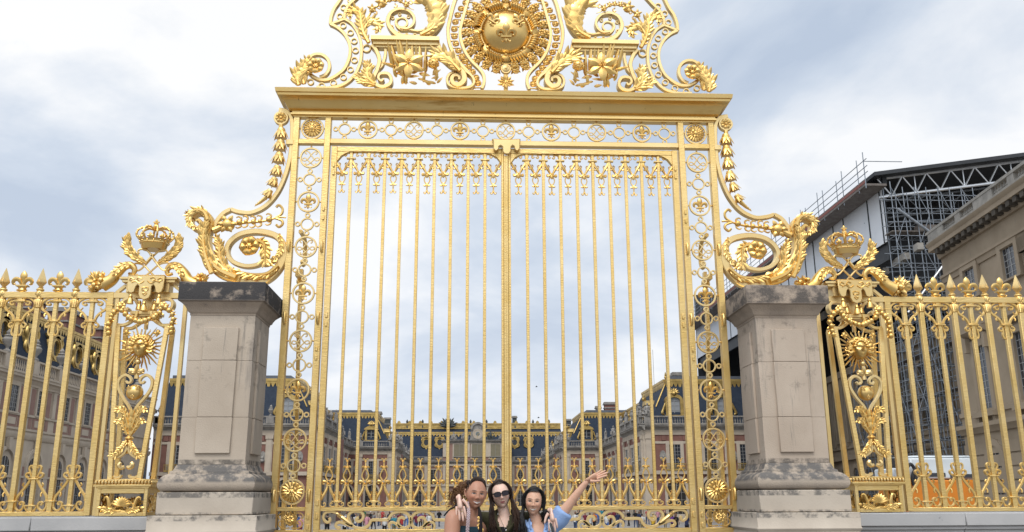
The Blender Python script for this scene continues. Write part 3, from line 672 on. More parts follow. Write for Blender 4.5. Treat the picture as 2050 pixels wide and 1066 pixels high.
def pillar_mats(tag_, warm, capdark):
    st = nmat('pillar_stone'+tag_, (.53, .455*warm, .37*warm), .88, base2=(.44, .37*warm, .295*warm), vscale=1.6, bump=.22, bscale=70, spec=.15,
              spots=[(1.5, .55, (.34, .295, .25), (2.6, 2.6, .28)), (2.6, .60, (.22, .20, .18), (3.4, 3.4, .2)), (38, .66, (.33, .27, .22), (1, 1, 1)), (24, .72, (.16, .15, .14), (1, 1, 1))],
              layers=(stone_stains([(2.6, 3.52, .6, .55), (1.74, 1.86, .8, .42)], dark=(.085, .08, .075)),))
    cap = nmat('pillar_cap_stone'+tag_, (.43, .35, .275), .9, base2=(.32, .265, .215), vscale=3.2, bump=.4, bscale=60, spec=.15, spots=[(30, .64, (.15, .14, .13), (1, 1, 1)), (2.2, .60, (.22, .19, .165), (2.5, 2.5, .4))],
               layers=(stone_stains([(3.60, 3.86, capdark, .33 if capdark > .8 else .42)], dark=(.045, .046, .05), sc=4.2), ))
    base = nmat('pillar_base_stone'+tag_, (.46, .385, .305), .9, base2=(.37, .315, .26), vscale=3, bump=.35, bscale=60, spec=.15,
                spots=[(26, .66, (.22, .21, .20), (1, 1, 1.5))], layers=(stone_stains([(1.595, 1.83, .85, .40)], dark=(.10, .102, .105), sc=6), stone_stains([(1.62, 1.80, .7, .62)], dark=(.46, .45, .43), sc=22)))
    return st, cap, base
STONELO = nmat('plinth_stone', (.54, .475, .395), .88, base2=(.46, .40, .33), vscale=2.5, bump=.12, bscale=50, spec=.2,
               spots=[(18, .70, (.20, .19, .18), (1, 1, 1))], layers=(stone_stains([(1.44, 1.53, .8, .42), (1.20, 1.30, .8, .46)], dark=(.12, .115, .11), sc=9),))
STONEWALL = nmat('low_wall_stone', (.46, .455, .45), .85, base2=(.38, .38, .38), vscale=2.0, bump=.12, bscale=50, spec=.2,
                 spots=[(12, .66, (.22, .22, .23), (1, 1, 1.4)), (2.0, .64, (.36, .31, .27), (1, 1, 1))])
def frame4(mb, cx, cy, prof):
    mb.ringsurf([[(cx-h, cy-h, z), (cx+h, cy-h, z), (cx+h, cy+h, z), (cx-h, cy+h, z)] for h, z in prof]); return mb
PY = -.435
def make_pillar(x, label, mats):
    STONE, STONECAP, STONEBASE = mats
    P = empty('stone_pillar', (x, PY, 0), label, 'pillar', 'stone pillars beside the gate'); P['kind'] = 'thing'
    frame4(MB(), 0, 0, [(.366, 1.80), (.366, 2.3125)]).build('shaft_block', STONE, P, .003)
    frame4(MB(), 0, 0, [(.366, 2.3145), (.366, 2.947)]).build('shaft_block', STONE, P, .003)
    frame4(MB(), 0, 0, [(.366, 2.949), (.366, 3.472)]).build('shaft_block', STONE, P, .003)
    mb = MB()
    for a in range(4):
        M = Matrix.Rotation(a*PI/2, 4, 'Z'); q = MB()
        for z0, z1 in ((1.92, 2.3115), (2.3155, 2.946), (2.950, 3.325)): q.box(-.192, .192, -.395, -.3655, z0, z1)
        q.v = [tuple(M @ Vector(v)) for v in q.v]; mb.add(q.v, q.f)
    mb.build('raised_panel', STONE, P, .004)
    frame4(MB(), 0, 0, [(.372, 3.468), (.372, 3.49), (.392, 3.505), (.40, 3.53), (.425, 3.57), (.462, 3.605), (.468, 3.612), (.487, 3.618), (.487, 3.826), (.478, 3.838), (.02, 3.85)]).build('cap', STONECAP, P)
    frame4(MB(), 0, 0, [(.44, 1.508), (.47, 1.512), (.50, 1.53), (.517, 1.56), (.520, 1.59), (.512, 1.63), (.49, 1.665), (.455, 1.69), (.43, 1.70), (.425, 1.725), (.40, 1.735), (.385, 1.77), (.372, 1.80), (.1, 1.803)]).build('torus_base', STONEBASE, P)
    frame4(MB(), 0, 0, [(.512, 1.268), (.512, 1.504)]).build('plinth', STONELO, P, .008)
    frame4(MB(), 0, 0, [(.60, 0), (.60, .30), (.575, .33), (.575, 1.02), (.562, 1.06), (.585, 1.095), (.575, 1.11), (.575, 1.263)]).build('pedestal', STONELO, P, .006)
    return P
make_pillar(-3.275, 'stone pillar with a blackened cap on the side of the brick palace wing', pillar_mats('_left', 1.0, .95))
make_pillar(3.262, 'stone pillar with a paler streaked cap on the side of the scaffolding', pillar_mats('_right', .98, .79))
def make_wall(k, label):
    x0, x1 = sorted((k*3.84, k*9.5))
    P = empty('low_wall', ((x0+x1)/2, 0, 0), label, 'wall', 'low stone walls under the railings'); P['kind'] = 'thing'
    hw = (x1-x0)/2; n = 4; L = 2*hw/n
    for i in range(n):
        a = -hw+L*i
        mb = MB(); mb.box(a+.003, a+L-.003, -.56, .40, 1.10, 1.243); mb.build('coping_block', STONEWALL, P, .008)
        mb = MB(); mb.box(a+.002, a+L-.002, -.50, .36, 0.0, 1.06); mb.box(a, a+L, -.53, .38, 1.06, 1.098); mb.box(a, a+L, -.56, .40, 0, .25); mb.build('wall_block', STONEWALL, P, .006)
make_wall(-1, 'low grey stone wall carrying the railing in front of the brick palace wing')
make_wall(1, 'low grey stone wall carrying the railing in front of the scaffolding')

# ================================================================ gilded railings
def volute(k, pts, w=.022, d=.03, y=0.0, n=5): return xz(cat([(k*a, 0, b) for a, b in pts], n)), w, d, y
BAY = .4365
def rail_parts():
    """meshes of one bay: spear post at x=0, lily bar half a bay further on"""
    out = {}
    q = MB(); q.box(-.029, .029, -.029, .029, 1.298, 3.71); q.box(-.06, .06, -.04, .04, 1.408, 1.424)
    q.lathe([(.036, 3.71), (.048, 3.715), (.046, 3.72), (.046, 3.812), (.040, 3.82), (.050, 3.828), (.036, 3.84), (.046, 3.865), (.052, 3.885), (.044, 3.905), (.034, 3.925), (.046, 3.93), (.046, 3.945), (.026, 3.96)], n=18)
    for j in range(14): a = 2*PI*j/14; q.tube([(.047*math.cos(a), .047*math.sin(a), 3.722), (.047*math.cos(a), .047*math.sin(a), 3.81)], .008, 5)
    for j in range(7): a = 2*PI*j/7; q.tube([(.045*math.cos(a), .045*math.sin(a), 3.84), (.05*math.cos(a+.6), .05*math.sin(a+.6), 3.905)], .009, 5)
    out['spear_bar'] = (q, GOLDB, .003)
    q = MB(); q.lathe([(.026, 3.955), (.034, 3.968), (.022, 3.978), (.06, 4.022), (.064, 4.03), (.045, 4.09), (.02, 4.165), (.003, 4.212)], n=4, rot=PI/4*0)
    out['spear_head'] = (q, GOLDP, 0)
    q = MB(); q.box(-.024, .024, -.024, .024, 1.298, 3.85); q.box(-.075, .075, -.045, .045, 3.782, 3.798); q.box(-.065, .065, -.042, .042, 3.535, 3.55); q.box(-.062, .062, -.042, .042, 1.662, 1.678); q.box(-.066, .066, -.04, .04, 1.360, 1.376)
    q.box(-.06, .06, -.036, .036, 3.552, 3.562); q.box(-.068, .068, -.038, .038, 3.80, 3.81)
    out['lily_bar'] = (q, GOLDB, .003)
    q = MB(); q.fleur((0, 3.905), .275, 0, .5); q.box(-.07, .07, -.04, .04, 3.978, 3.992); q.lathe([(.03, 3.91), (.055, 3.935), (.04, 3.955), (.055, 3.975)], n=10, sx=1.1, sy=.7)
    out['lily_head'] = (q, GOLDO, 0)
    q = MB()
    for k in (1, -1):
        h = BAY/2
        q.band(*volute(k, ((.028, 3.815), (.05, 3.84), (.11, 3.83), (.165, 3.79), (.178, 3.735), (.158, 3.69), (.11, 3.655), (.07, 3.61), (.048, 3.555)), .026, .032))
        q.band(*volute(k, ((.075, 3.79), (.105, 3.79), (.118, 3.768), (.10, 3.748), (.075, 3.752), (.078, 3.768)), .020, .04))
        q.tube(cat([(k*.150, 0, 3.685), (k*.125, -.012, 3.69), (k*.105, -.015, 3.715)], 4), .010, 6); q.tube(cat([(k*.105, 0, 3.652), (k*.125, -.012, 3.625), (k*.118, -.016, 3.60)], 4), .012, 6)
        q.band(*volute(k, ((.055, 3.528), (.085, 3.52), (.10, 3.495), (.085, 3.47), (.062, 3.475), (.062, 3.495)), .018, .036))
        q.band(*volute(k, ((.03, 3.53), (.05, 3.47), (.058, 3.41), (.045, 3.375), (.022, 3.375), (.020, 3.40)), .018, .03))
        q.tube([(k*.020, -.02, 3.54), (k*.034, -.02, 3.50)], [.014, .008], 6)
    out['upper_scroll'] = (q, GOLD, 0)
    q = MB()
    for k in (1, -1):
        q.band(*volute(k, ((.040, 1.66), (.075, 1.60), (.125, 1.53), (.168, 1.47), (.178, 1.42)), .026, .032))
        q.tube(cat([(k*.095, 0, 1.575), (k*.12, -.012, 1.60), (k*.105, -.015, 1.625)], 4), .010, 6); q.tube(cat([(k*.125, 0, 1.535), (k*.105, -.012, 1.50), (k*.112, -.015, 1.47)], 4), .011, 6)
        q.band(*volute(k, ((.052, 1.685), (.085, 1.69), (.098, 1.72), (.078, 1.74), (.056, 1.73)), .018, .04))
        q.band(*volute(k, ((.030, 1.685), (.05, 1.73), (.070, 1.79), (.055, 1.82), (.030, 1.815), (.034, 1.79)), .018, .03))
        q.band(*volute(k, ((.182, 1.405), (.176, 1.345), (.145, 1.315), (.105, 1.325), (.085, 1.36), (.09, 1.40), (.118, 1.41), (.132, 1.39), (.115, 1.375)), .020, .032))
        q.band(*volute(k, ((.068, 1.358), (.05, 1.325), (.03, 1.31)), .018, .03))
    out['lower_scroll'] = (q, GOLD, 0)
    return out
def make_railing(k, label):
    R = empty('railing', (k*4.876, 0, 1.243), label, 'railing', 'gilded railings beside the gate'); 
    parts = rail_parts(); first = {}
    nb = 9
    def put(nm, x):
        if nm in first:
            o = dup(first[nm], R, (x+rnd.uniform(-.002, .002), 0, 0)); o.rotation_euler = (0, rnd.uniform(-.0015, .0015), rnd.uniform(-.06, .06) if nm != 'spear_head' else rnd.uniform(-.25, .25)); return o
        q, m, bv = parts[nm]; q.shift(0, 0, -1.243); o = q.build(nm, m, R, bv, loc=(x, 0, 0)); first[nm] = o; return o
    for i in range(nb+1):
        if i: put('spear_bar', k*BAY*i); put('spear_head', k*BAY*i)
        if i < nb:
            x = k*BAY*(i+.5)
            for nm in ('lily_bar', 'lily_head', 'upper_scroll', 'lower_scroll'): put(nm, x)
    a, b = sorted((0, k*BAY*nb))
    q = MB(); q.box(a-.03*(k < 0)-.0, b+.03*(k > 0), -.034, .034, 3.832-1.243, 3.908-1.243)
    q.build('top_rail', GOLDB, R, .004); q = MB(); q.box(a, b, -.034, .034, 1.250-1.243, 1.300-1.243); q.build('rail', GOLDB, R, .004)
    q = MB(); q.box(-.037, .037, -.037, .037, .012, 3.912-1.243); q.box(-.05, .05, -.04, .04, 3.735-1.243, 3.75-1.243); q.build('end_post', GOLDB, R, .003)
    return R
make_railing(-1, 'gilded spear and lily railing in front of the brick palace wing')
make_railing(1, 'gilded spear and lily railing in front of the scaffolding and orange truck')

# ================================================================ sun-face piers
def sun_pier(k, label):
    CXP = -4.42
    P = empty('sun_pier', (CXP, 0, 1.243), label, 'ornamental pier', 'gilded sun piers beside the stone pillars')
    D = Cr(210, 430, 5.075); E = Cr(210, 620, 5.075); F = Cr(180, 820, 4.845)
    def lo(p): return Vector((p.x-CXP, p.y, p.z-1.243))
    def bx(mb, x0, x1, y0, y1, z0, z1): return mb.box(x0, x1, y0, y1, z0-1.243, z1-1.243)
    def fin(mb): mb.v = [(a-CXP, b, c-1.243) for a, b, c in mb.v]; return mb
    # base box
    q = MB()
    for x in (-.285, .245):
        for y in (-.22, .16): bx(q, x, x+.04, y, y+.04, 1.25, 1.56)
    for z0, z1 in ((1.25, 1.292), (1.50, 1.556)):
        bx(q, -.245, .245, -.218, -.182, z0, z1); bx(q, -.245, .245, .162, .198, z0, z1)
        for x in (-.283, .247): bx(q, x, x+.036, -.18, .16, z0, z1)
    bx(q, -.30, .30, -.235, .215, 1.556, 1.575); bx(q, -.325, .325, -.26, .24, 1.575, 1.60); bx(q, -.31, .31, -.245, .225, 1.64, 1.66)
    bx(q, -.14, -.10, -.2, .2, 1.244, 1.25); bx(q, .10, .14, -.2, .2, 1.244, 1.25)
    base = q.build('base_box', GOLDB, P, .004)
    q = MB()
    for x in [-.30+.0375*i for i in range(17)]: q.ball((x, -.245, 1.622-1.243), .024, .7, .9, 1.0, 8, 6); q.ball((x, .225, 1.622-1.243), .024, .7, .9, 1.0, 8, 6)
    for y in [-.20+.0375*i for i in range(12)]:
        for x in (-.31, .31): q.ball((x, y, 1.622-1.243), .024, .9, .7, 1.0, 8, 6)
    bx(q, -.295, .295, -.23, .21, 1.60, 1.64); q.build('bead_moulding', GOLDP, base)
    for y in (-.2, .18):
        q = MB(); Zc = 1.36
        for j in range(-4, 5): a = j*.33; q.petal((0, y-.01, Zc-1.243), (math.sin(a), -.15, math.cos(a)), (0, -1, 0), .11, .045, .6, -.1, 5, 3, 1.1)
        for m in (1, -1):
            q.tube(cat([(m*.0, y, .06), (m*.08, y, .05), (m*.13, y, .08), (m*.15, y, .16), (m*.17, y, .21), (m*.20, y, .21), (m*.205, y, .18)], 5), [.02, .022, .02, .014, .01], 7)
            q.leaf([(m*.05, y-.01, .06), (m*.13, y-.02, .065), (m*.21, y-.02, .09)], .05, 4, .01)
            q.tube(cat([(m*.06, y, .11), (m*.10, y, .07), (m*.13, y, .12), (m*.09, y, .17)], 5), .012, 6)
        q.build('shell_panel', GOLD, base)
    q = MB()
    for x in (-.265, .265):
        q.leaf([(x, -.1, .06), (x, 0, .12), (x, .05, .22)], .07, 5, .012, nrm=(1 if x > 0 else -1, 0, 0)); q.leaf([(x, .12, .06), (x, 0, .14), (x, -.08, .22)], .06, 5, .012, nrm=(1 if x > 0 else -1, 0, 0))
    q.build('side_leaves', GOLD, base)
    # tapering frame, front and back
    q = MB()
    def fr(y0, y1, wt, wb, t):
        for m in (1, -1): q.beam((m*wb, y0, 1.66-1.243), (m*wt, y1, 3.475-1.243), .055, .05, (0, 1, 0))
        q.band([(a, b-1.243) for a, b in [tuple(v) for v in cat([Vector(c) for c in ((-wt-.02, 3.485), (-wt+.06, 3.482), (-.17, 3.51), (-.10, 3.575), (-.085, 3.66))], 4)]], .036, .05, y1)
        q.band([(a, b-1.243) for a, b in [tuple(v) for v in cat([Vector(c) for c in ((wt+.02, 3.485), (wt-.06, 3.482), (.17, 3.51), (.10, 3.575), (.085, 3.66))], 4)]], .036, .05, y1)
    fr(-.19, -.10, .292, .165, 0); fr(.14, .12, .285, .215, 0)
    frame = q.build('tapered_frame', GOLDB, P, .003)
    q = MB()
    for x in (-.375, .455): bx(q, x-.024, x+.024, -.024, .024, 1.25, 3.87)
    bx(q, -.46, .50, -.034, .034, 3.835, 3.905); q.beam((-.40, 0, 3.90-1.243), (-.29, 0, 4.00-1.243), .04, .05, (0, 1, 0)); q.beam((.43, 0, 3.90-1.243), (.30, 0, 4.00-1.243), .04, .05, (0, 1, 0))
    bx(q, -.34, .36, -.12, .12, 4.055, 4.085); bx(q, -.31, .33, -.10, .10, 4.02, 4.055); bx(q, -.26, .26, -.08, .08, 3.90, 4.02); bx(q, -.17, .17, -.11, .11, 3.62, 3.66); bx(q, -.15, .15, -.09, .09, 3.60, 3.62); bx(q, -.02, .02, -.02, .02, 3.45, 3.62); bx(q, -.06, .06, -.05, .05, 3.66, 3.83)
    for m in (1, -1):
        q.band([(m*a, b-1.243) for a, b in [tuple(v) for v in cat([Vector(c) for c in ((.06, 3.665), (.105, 3.74), (.16, 3.82), (.24, 3.83), (.30, 3.79), (.30, 3.72), (.25, 3.69), (.22, 3.71))], 5)]], .036, .10)
    q.build('entablature', GOLDP, P, .003)
    # draped cloth with tassels
    q = MB(); pl = [(-.222, 4.092), (.222, 4.092), (.215, 3.93), (.20, 3.885), (.165, 3.868), (.13, 3.885), (.115, 3.95), (.095, 3.978), (.075, 3.955), (.075, 3.86), (.055, 3.81), (0, 3.785), (-.055, 3.81), (-.075, 3.86), (-.075, 3.955), (-.095, 3.978), (-.115, 3.95), (-.13, 3.885), (-.165, 3.868), (-.20, 3.885), (-.215, 3.93)]
    q.prism([(a, b-1.243) for a, b in pl], -.165, -.135); bx(q, -.222, .222, -.165, .10, 4.088, 4.10)
    cl = q.build('draped_cloth', GOLDP, P, .006)
    q = MB()
    for m in (1, -1):
        for pts in (((.02, 4.02), (.07, 3.99), (.12, 4.02), (.17, 4.0)), ((.05, 4.05), (.09, 4.065), (.11, 4.04), (.08, 4.025)), ((.14, 4.04), (.18, 4.06), (.195, 4.03), (.165, 4.02)), ((.0, 3.94), (.035, 3.935), (.03, 3.90), (.0, 3.905)), ((.0, 3.87), (.025, 3.865), (.0, 3.84))):
            q.tube(cat([(m*a, -.168, b-1.243) for a, b in pts], 4), .008, 5)
    q.build('embroidery', GOLD, cl)
    q = MB()
    for x, z in ((0, 3.77), (.17, 3.855), (-.17, 3.855), (.09, 3.80), (-.09, 3.80)):
        q.lathe([(.012, z-1.243), (.026, z-1.27), (.02, z-1.285), (.032, z-1.30), (.042, z-1.36), (.0, z-1.362)], (x, -.145 if abs(x) != .09 else -.05, 0), 10)
    q.build('tassel', GOLD, cl)
    # berry garland
    q = MB()
    for pts in (((-.25, 3.70), (-.20, 3.60), (-.11, 3.54), (0, 3.505), (.11, 3.54), (.20, 3.60), (.25, 3.70)), ((-.25, 3.70), (-.32, 3.62), (-.36, 3.52), (-.37, 3.42), (-.365, 3.36)), ((.25, 3.70), (.32, 3.66), (.37, 3.58), (.385, 3.47), (.37, 3.38))):
        C3 = cat([Vector((a, -.19, b-1.243)) for a, b in pts], 5); q.tube(C3, .014, 6)
        tot = 0; last = None
        for p in C3:
            if last is None or (p-last).length > .043:
                last = p; r = .030+.008*rnd.random(); q.ball((p.x+rnd.uniform(-.012, .012), p.y-.012, p.z), r, n=8, m=6)
                for j in range(3):
                    a = rnd.uniform(0, 6.28); q.petal((p.x, p.y, p.z), (math.cos(a), -.3, math.sin(a)), (0, -1, 0), .062, .026, .5, 0, 3, 2)
    for m in (1, -1): q.rosette((m*.25, 3.70-1.243), .055, 6, -.2)
    q.build('berry_garland', GOLD, P)
    # sun mask
    q = MB(); c = Vector((.005, -.12, 3.205-1.243)); n, m = 44, 30
    G = []
    for i in range(n+1):
        th = PI*i/n; ring = []
        for j in range(m*2):
            ph = 2*PI*j/(m*2); x = math.sin(th)*math.sin(ph); y = -math.sin(th)*math.cos(ph); z = math.cos(th)
            p = Vector((x*.098*(1-.18*max(-z, 0)), y*.085, z*.125))
            if y < 0:
                def g(ax, az, sx, sz): return math.exp(-((p.x-ax)/sx)**2-((p.z-az)/sz)**2)
                d = 1.0*(.028*g(0, -.014, .013, .018)+.016*g(0, .012, .009, .035))-.026*(g(.037, .022, .022, .012)+g(-.037, .022, .022, .012))+.012*(g(.037, .02, .014, .007)+g(-.037, .02, .014, .007))
                d += .012*(g(.035, .045, .03, .008)+g(-.035, .045, .03, .008))+.012*g(0, -.052, .026, .007)+.012*g(0, -.066, .02, .007)-.008*g(0, -.0585, .028, .003)+.014*g(0, -.098, .026, .018)+.006*(g(.05, -.03, .02, .03)+g(-.05, -.03, .02, .03))
                p.y -= d
            ring.append(c+p)
        G.append(ring)
    q.ringsurf(G)
    mask = q.build('sun_mask', GOLDO, P, sharp=80)
    q = MB()
    for j in range(26):                                                     # locks of hair
        a = -.35+(PI+.7)*j/25; r = rnd.uniform(.092, .112); b0 = c+Vector((r*.95*math.cos(a), .01, r*1.05*math.sin(a)))
        d = Vector((math.cos(a), 0, math.sin(a))); nn = Vector((-d.z, 0, d.x)); s2 = rnd.choice((1, -1))
        L = .04+.05*abs(math.cos(a))
        q.tube(cat([b0-d*.02+Vector((0, -.03, 0)), b0+d*L*.4+nn*.015*s2+Vector((0, -.045, 0)), b0+d*L*.8-nn*.018*s2+Vector((0, -.035, 0)), b0+d*L+nn*.02*s2+Vector((0, -.02, -.01))], 4), [.016, .019, .014, .008, .003], 7)
    for j in range(9): a = .35+(PI-.7)*j/8; q.ball(c+Vector((.085*math.cos(a), -.055, .11*math.sin(a))), .021, 1.2, 1, .9, 8, 6)
    q.build('hair_locks', GOLD, mask)
    q = MB()
    for j in range(28):
        a = PI/2+2*PI*(j+.5)/28; d = Vector((math.cos(a), 0, math.sin(a))); L = .300 if j % 2 else .245
        if j in (3, 24): continue
        nn = Vector((-d.z, 0, d.x)); wv = .008 if j % 2 == 0 else 0
        q.tube([c+d*.09+Vector((0, .03, 0)), c+d*(.09+L*.3)+nn*wv+Vector((0, .03, 0)), c+d*(.09+L*.55)-nn*wv+Vector((0, .03, 0)), c+d*L+Vector((0, .03, 0))], [.011, .012, .009, .002], 5)
    q.build('sun_rays', GOLD, mask)
    for a in (.78, 2.36):
        q = MB(); d = Vector((math.cos(a), 0, math.sin(a))); q.tube([c+d*.12, c+d*.22], .006, 6); q.ball(c+d*.265, .03, .9, .8, 1.2, 8, 6)
        for j in range(4): b = j*1.57; q.petal(c+d*.25, (math.cos(b), -.2, math.sin(b)), (0, -1, 0), .05, .035, .5)
        q.build('torch', GOLD, mask)
    # heart scroll with a small lily globe, acanthus stalk
    q = MB(); Z0 = -1.243
    for m in (1, -1):
        q.band([(m*a-.01, b+Z0) for a, b in [tuple(v) for v in cat([Vector(e) for e in ((.015, 2.42), (.05, 2.50), (.14, 2.62), (.195, 2.73), (.19, 2.82), (.13, 2.87), (.075, 2.85), (.05, 2.80), (.085, 2.775), (.11, 2.80))], 6)]], [.03, .034, .034, .03, .022], .05, -.13)
    q.ball((-.01, -.12, 2.90+Z0), .03, n=8, m=6); q.ball((-.01, -.12, 3.03+Z0), .036, n=10, m=7); q.tube([(-.01, -.12, 2.83+Z0), (-.01, -.12, 3.0+Z0)], [.03, .018], 8)
    for j in range(5): a = -.3+j*.92; q.petal((-.01, -.14, 2.90+Z0), (math.cos(a), -.2, math.sin(a)*.5+.1), (0, -1, 0), .10, .06, .6)
    for m in (1, -1): q.ball((-.01+m*.06, -.14, 2.915+Z0), .038, n=8, m=6)
    q.build('heart_scroll', GOLDP, P)
    q = MB(); gc = Vector((-.012, -.12, 2.665+Z0)); q.ball(gc, .098, 1.02, .8, .98, 22, 14); gl = q.build('lily_globe', GOLDO, P, sharp=80)
    for dx, dz, r in ((-.04, .03, .3), (.04, .03, -.3), (0, -.075, 0)):
        MB().fleur((gc.x+dx, gc.z+dz-.01), .06, -.192, .4, Matrix.Rotation(-r, 4, 'Y')).build('fleur_de_lis', GOLDO, gl)
    q = MB(); q.tube([(-.01, -.15, 1.95+Z0), (-.01, -.15, 2.18+Z0), (-.01, -.14, 2.45+Z0)], [.02, .03, .045], 8); q.lathe([(.03, 2.10+Z0), (.055, 2.125+Z0), (.03, 2.15+Z0)], (-.01, -.15, 0), 12)
    for m in (1, -1):
        q.leaf(cat([(-.01+m*.02, -.16, 2.17+Z0), (-.01+m*.07, -.17, 2.26+Z0), (-.01+m*.10, -.17, 2.33+Z0), (-.01+m*.15, -.18, 2.32+Z0)], 4), [.035, .06, .045], 5, .02)
        q.leaf(cat([(-.01+m*.02, -.16, 2.25+Z0), (-.01+m*.06, -.17, 2.38+Z0), (-.01+m*.11, -.17, 2.47+Z0), (-.01+m*.16, -.18, 2.45+Z0)], 4), [.035, .065, .045], 5, .02)
        q.leaf(cat([(-.01+m*.02, -.17, 2.10+Z0), (-.01+m*.06, -.19, 2.02+Z0), (-.01+m*.13, -.19, 1.93+Z0), (-.01+m*.17, -.19, 1.94+Z0)], 4), [.035, .06, .04], 6, .02)
    for j in range(3): q.petal((-.01, -.17, 2.20+Z0+.07*j), (0, -.1, 1), (0, -1, 0), .14, .06, .5)
    q.build('acanthus_stalk', GOLD, P)
    q = MB()
    for m in (1, -1):
        q.band([(m*a-.01, b+Z0) for a, b in [tuple(v) for v in cat([Vector(e) for e in ((.005, 2.03), (.03, 1.96), (.10, 1.91), (.165, 1.89), (.175, 1.80), (.165, 1.72), (.12, 1.68), (.06, 1.685), (.05, 1.71))], 6)]], .028, .05, -.16)
        q.tube(cat([(m*.015-.01, -.17, 1.80+Z0), (m*.05-.01, -.18, 1.79+Z0), (m*.075-.01, -.18, 1.82+Z0), (m*.06-.01, -.18, 1.85+Z0)], 4), [.018, .026, .03, .02], 7)
    q.build('foot_scroll', GOLDP, P)
    # crest: crossed Ls, crown, palm leaves, cornucopia
    q = MB(); zc = 4.265
    LP = [(-.155, 4.40), (-.175, 4.43), (-.145, 4.455), (-.08, 4.45), (-.02, 4.395), (.03, 4.33), (.09, 4.25), (.16, 4.19), (.235, 4.215), (.22, 4.275), (.16, 4.28), (.09, 4.25), (0, 4.16), (-.06, 4.11), (-.13, 4.10), (-.16, 4.135)]
    for m in (1, -1): q.tube([(p.x*m, -.03-.02*m, p.y+Z0) for p in cat([Vector(a) for a in LP], 6)], .0125, 7)
    for m in (1, -1): q.tube([(m*-.02, -.05, 4.395+Z0), (m*.055, -.05, 4.295+Z0)], .016, 6)
    q.build('monogram', GOLDP, P)
    q = MB(); q.lathe([(.145, 4.46), (.150, 4.475), (.165, 4.53), (.178, 4.535), (.175, 4.55), (.185, 4.575), (.19, 4.58), (.18, 4.585), (.165, 4.55), (.14, 4.47)], (0, 0, Z0), 28, None, 1, .85)
    for j in range(14): a = 2*PI*j/14; q.ball((.178*math.cos(a), .15*math.sin(a), 4.555+Z0), .012, n=6, m=4)
    crown = q.build('crown', GOLDO, P)
    q = MB()
    for j in range(8):
        a = 2*PI*(j+.5)/8; q.tube([((r*math.cos(a)), r*.85*math.sin(a), z+Z0) for r, z in [(p.x, p.y) for p in cat([Vector(e) for e in ((.18, 4.58), (.225, 4.645), (.19, 4.72), (.10, 4.745), (.02, 4.72))], 5)]], .013, 6)
        for r, z in ((.205, 4.62), (.222, 4.66), (.21, 4.70), (.165, 4.735), (.11, 4.748)): q.ball((r*math.cos(a), r*.85*math.sin(a)-.0, z+Z0), .017, n=6, m=5)
        b = 2*PI*j/8; q.petal((.18*math.cos(b), .153*math.sin(b), 4.575+Z0), (.2*math.cos(b), .2*math.sin(b), 1), (math.cos(b), math.sin(b), 0), .075, .055, .5)
        for m in (-1, 1): q.ball((.188*math.cos(b+m*.13), .16*math.sin(b+m*.13), 4.605+Z0), .018, n=6, m=5)
    q.ball((0, 0, 4.765+Z0), .035, n=10, m=7); q.lathe([(.01, 4.79), (.03, 4.80), (.012, 4.815), (.018, 4.835), (.008, 4.86)], (0, 0, Z0), 8); q.box(-.035, .035, -.012, .012, 4.815+Z0, 4.83+Z0)
    q.build('crown_arch', GOLD, crown)
    for m in (1, -1):
        q = MB(); q.leaf(cat([(m*.06, -.02, 4.28+Z0), (m*.16, -.04, 4.33+Z0), (m*.25, -.05, 4.40+Z0), (m*.315, -.05, 4.50+Z0), (m*.315, -.05, 4.60+Z0)], 5), [.04, .080, .10, .095, .07], 9, .018, ang=.55)
        q.build('palm_leaf', GOLD, P)
    for m in (1, -1):
        q = MB(); hp = cat([(m*.27, -.02, 4.15+Z0), (m*.215, -.03, 4.14+Z0), (m*.20, -.03, 4.20+Z0), (m*.25, -.03, 4.25+Z0), (m*.33, -.03, 4.235+Z0), (m*.41, -.03, 4.15+Z0), (m*.47, -.03, 4.06+Z0), (m*.57, -.03, 4.0+Z0)], 6)
        q.tube(hp, [.016, .026, .034, .045, .055, .065, .075, .09], 14)
        q.leaf(cat([(m*.24, -.08, 4.25+Z0), (m*.33, -.10, 4.22+Z0), (m*.40, -.11, 4.14+Z0)], 4), [.05, .07, .05], 6, .014)
        hn = q.build('cornucopia', GOLD, P); q = MB()
        if m < 0 or True:
            for j in range(46):
                r = .095*math.sqrt(rnd.random()); a = rnd.uniform(0, 6.28); x = m*(.56+rnd.random()*.13); q.ball((x, -.03+r*math.cos(a), 4.0+Z0+r*1.15*math.sin(a)+.03), rnd.uniform(.018, .036), n=7, m=5)
            for j in range(22): a = rnd.uniform(-1.4, 1.9); q.petal((m*.62, -.06, 4.03+Z0), (m*math.cos(a), rnd.uniform(-.6, .1), math.sin(a)), (0, -1, .2), rnd.uniform(.10, .16), .055, .5, rnd.uniform(-.3, .2))
        q.build('fruit_heap', GOLD, hn)
    if k > 0: P.scale.x = -1; P.location.x = 4.42
    return P
sun_pier(-1, 'gilded sun face pier with crown in front of the brick palace wing')
sun_pier(1, 'gilded sun face pier with crown in front of the white wrapped scaffold')
# ================================================================ ground
COB = nmat('court_paving', (.30, .285, .265), .9, base2=(.20, .19, .18), vscale=.6, bump=.5, bscale=9, spec=.2, spots=[(.9, .62, (.36, .34, .31), (1, 1, 1))])
mb = MB(); ys = [(-400, 0), (5, 0), (20, -.35), (50, -1.4), (70, -1.5), (1600, -1.5)]
mb.add([(x, y, z) for y, z in ys for x in (-1500, 1500)], [(2*i, 2*i+1, 2*i+3, 2*i+2) for i in range(len(ys)-1)])
tag(mb.build('ground', COB), kind='structure')
GZ = -1.5
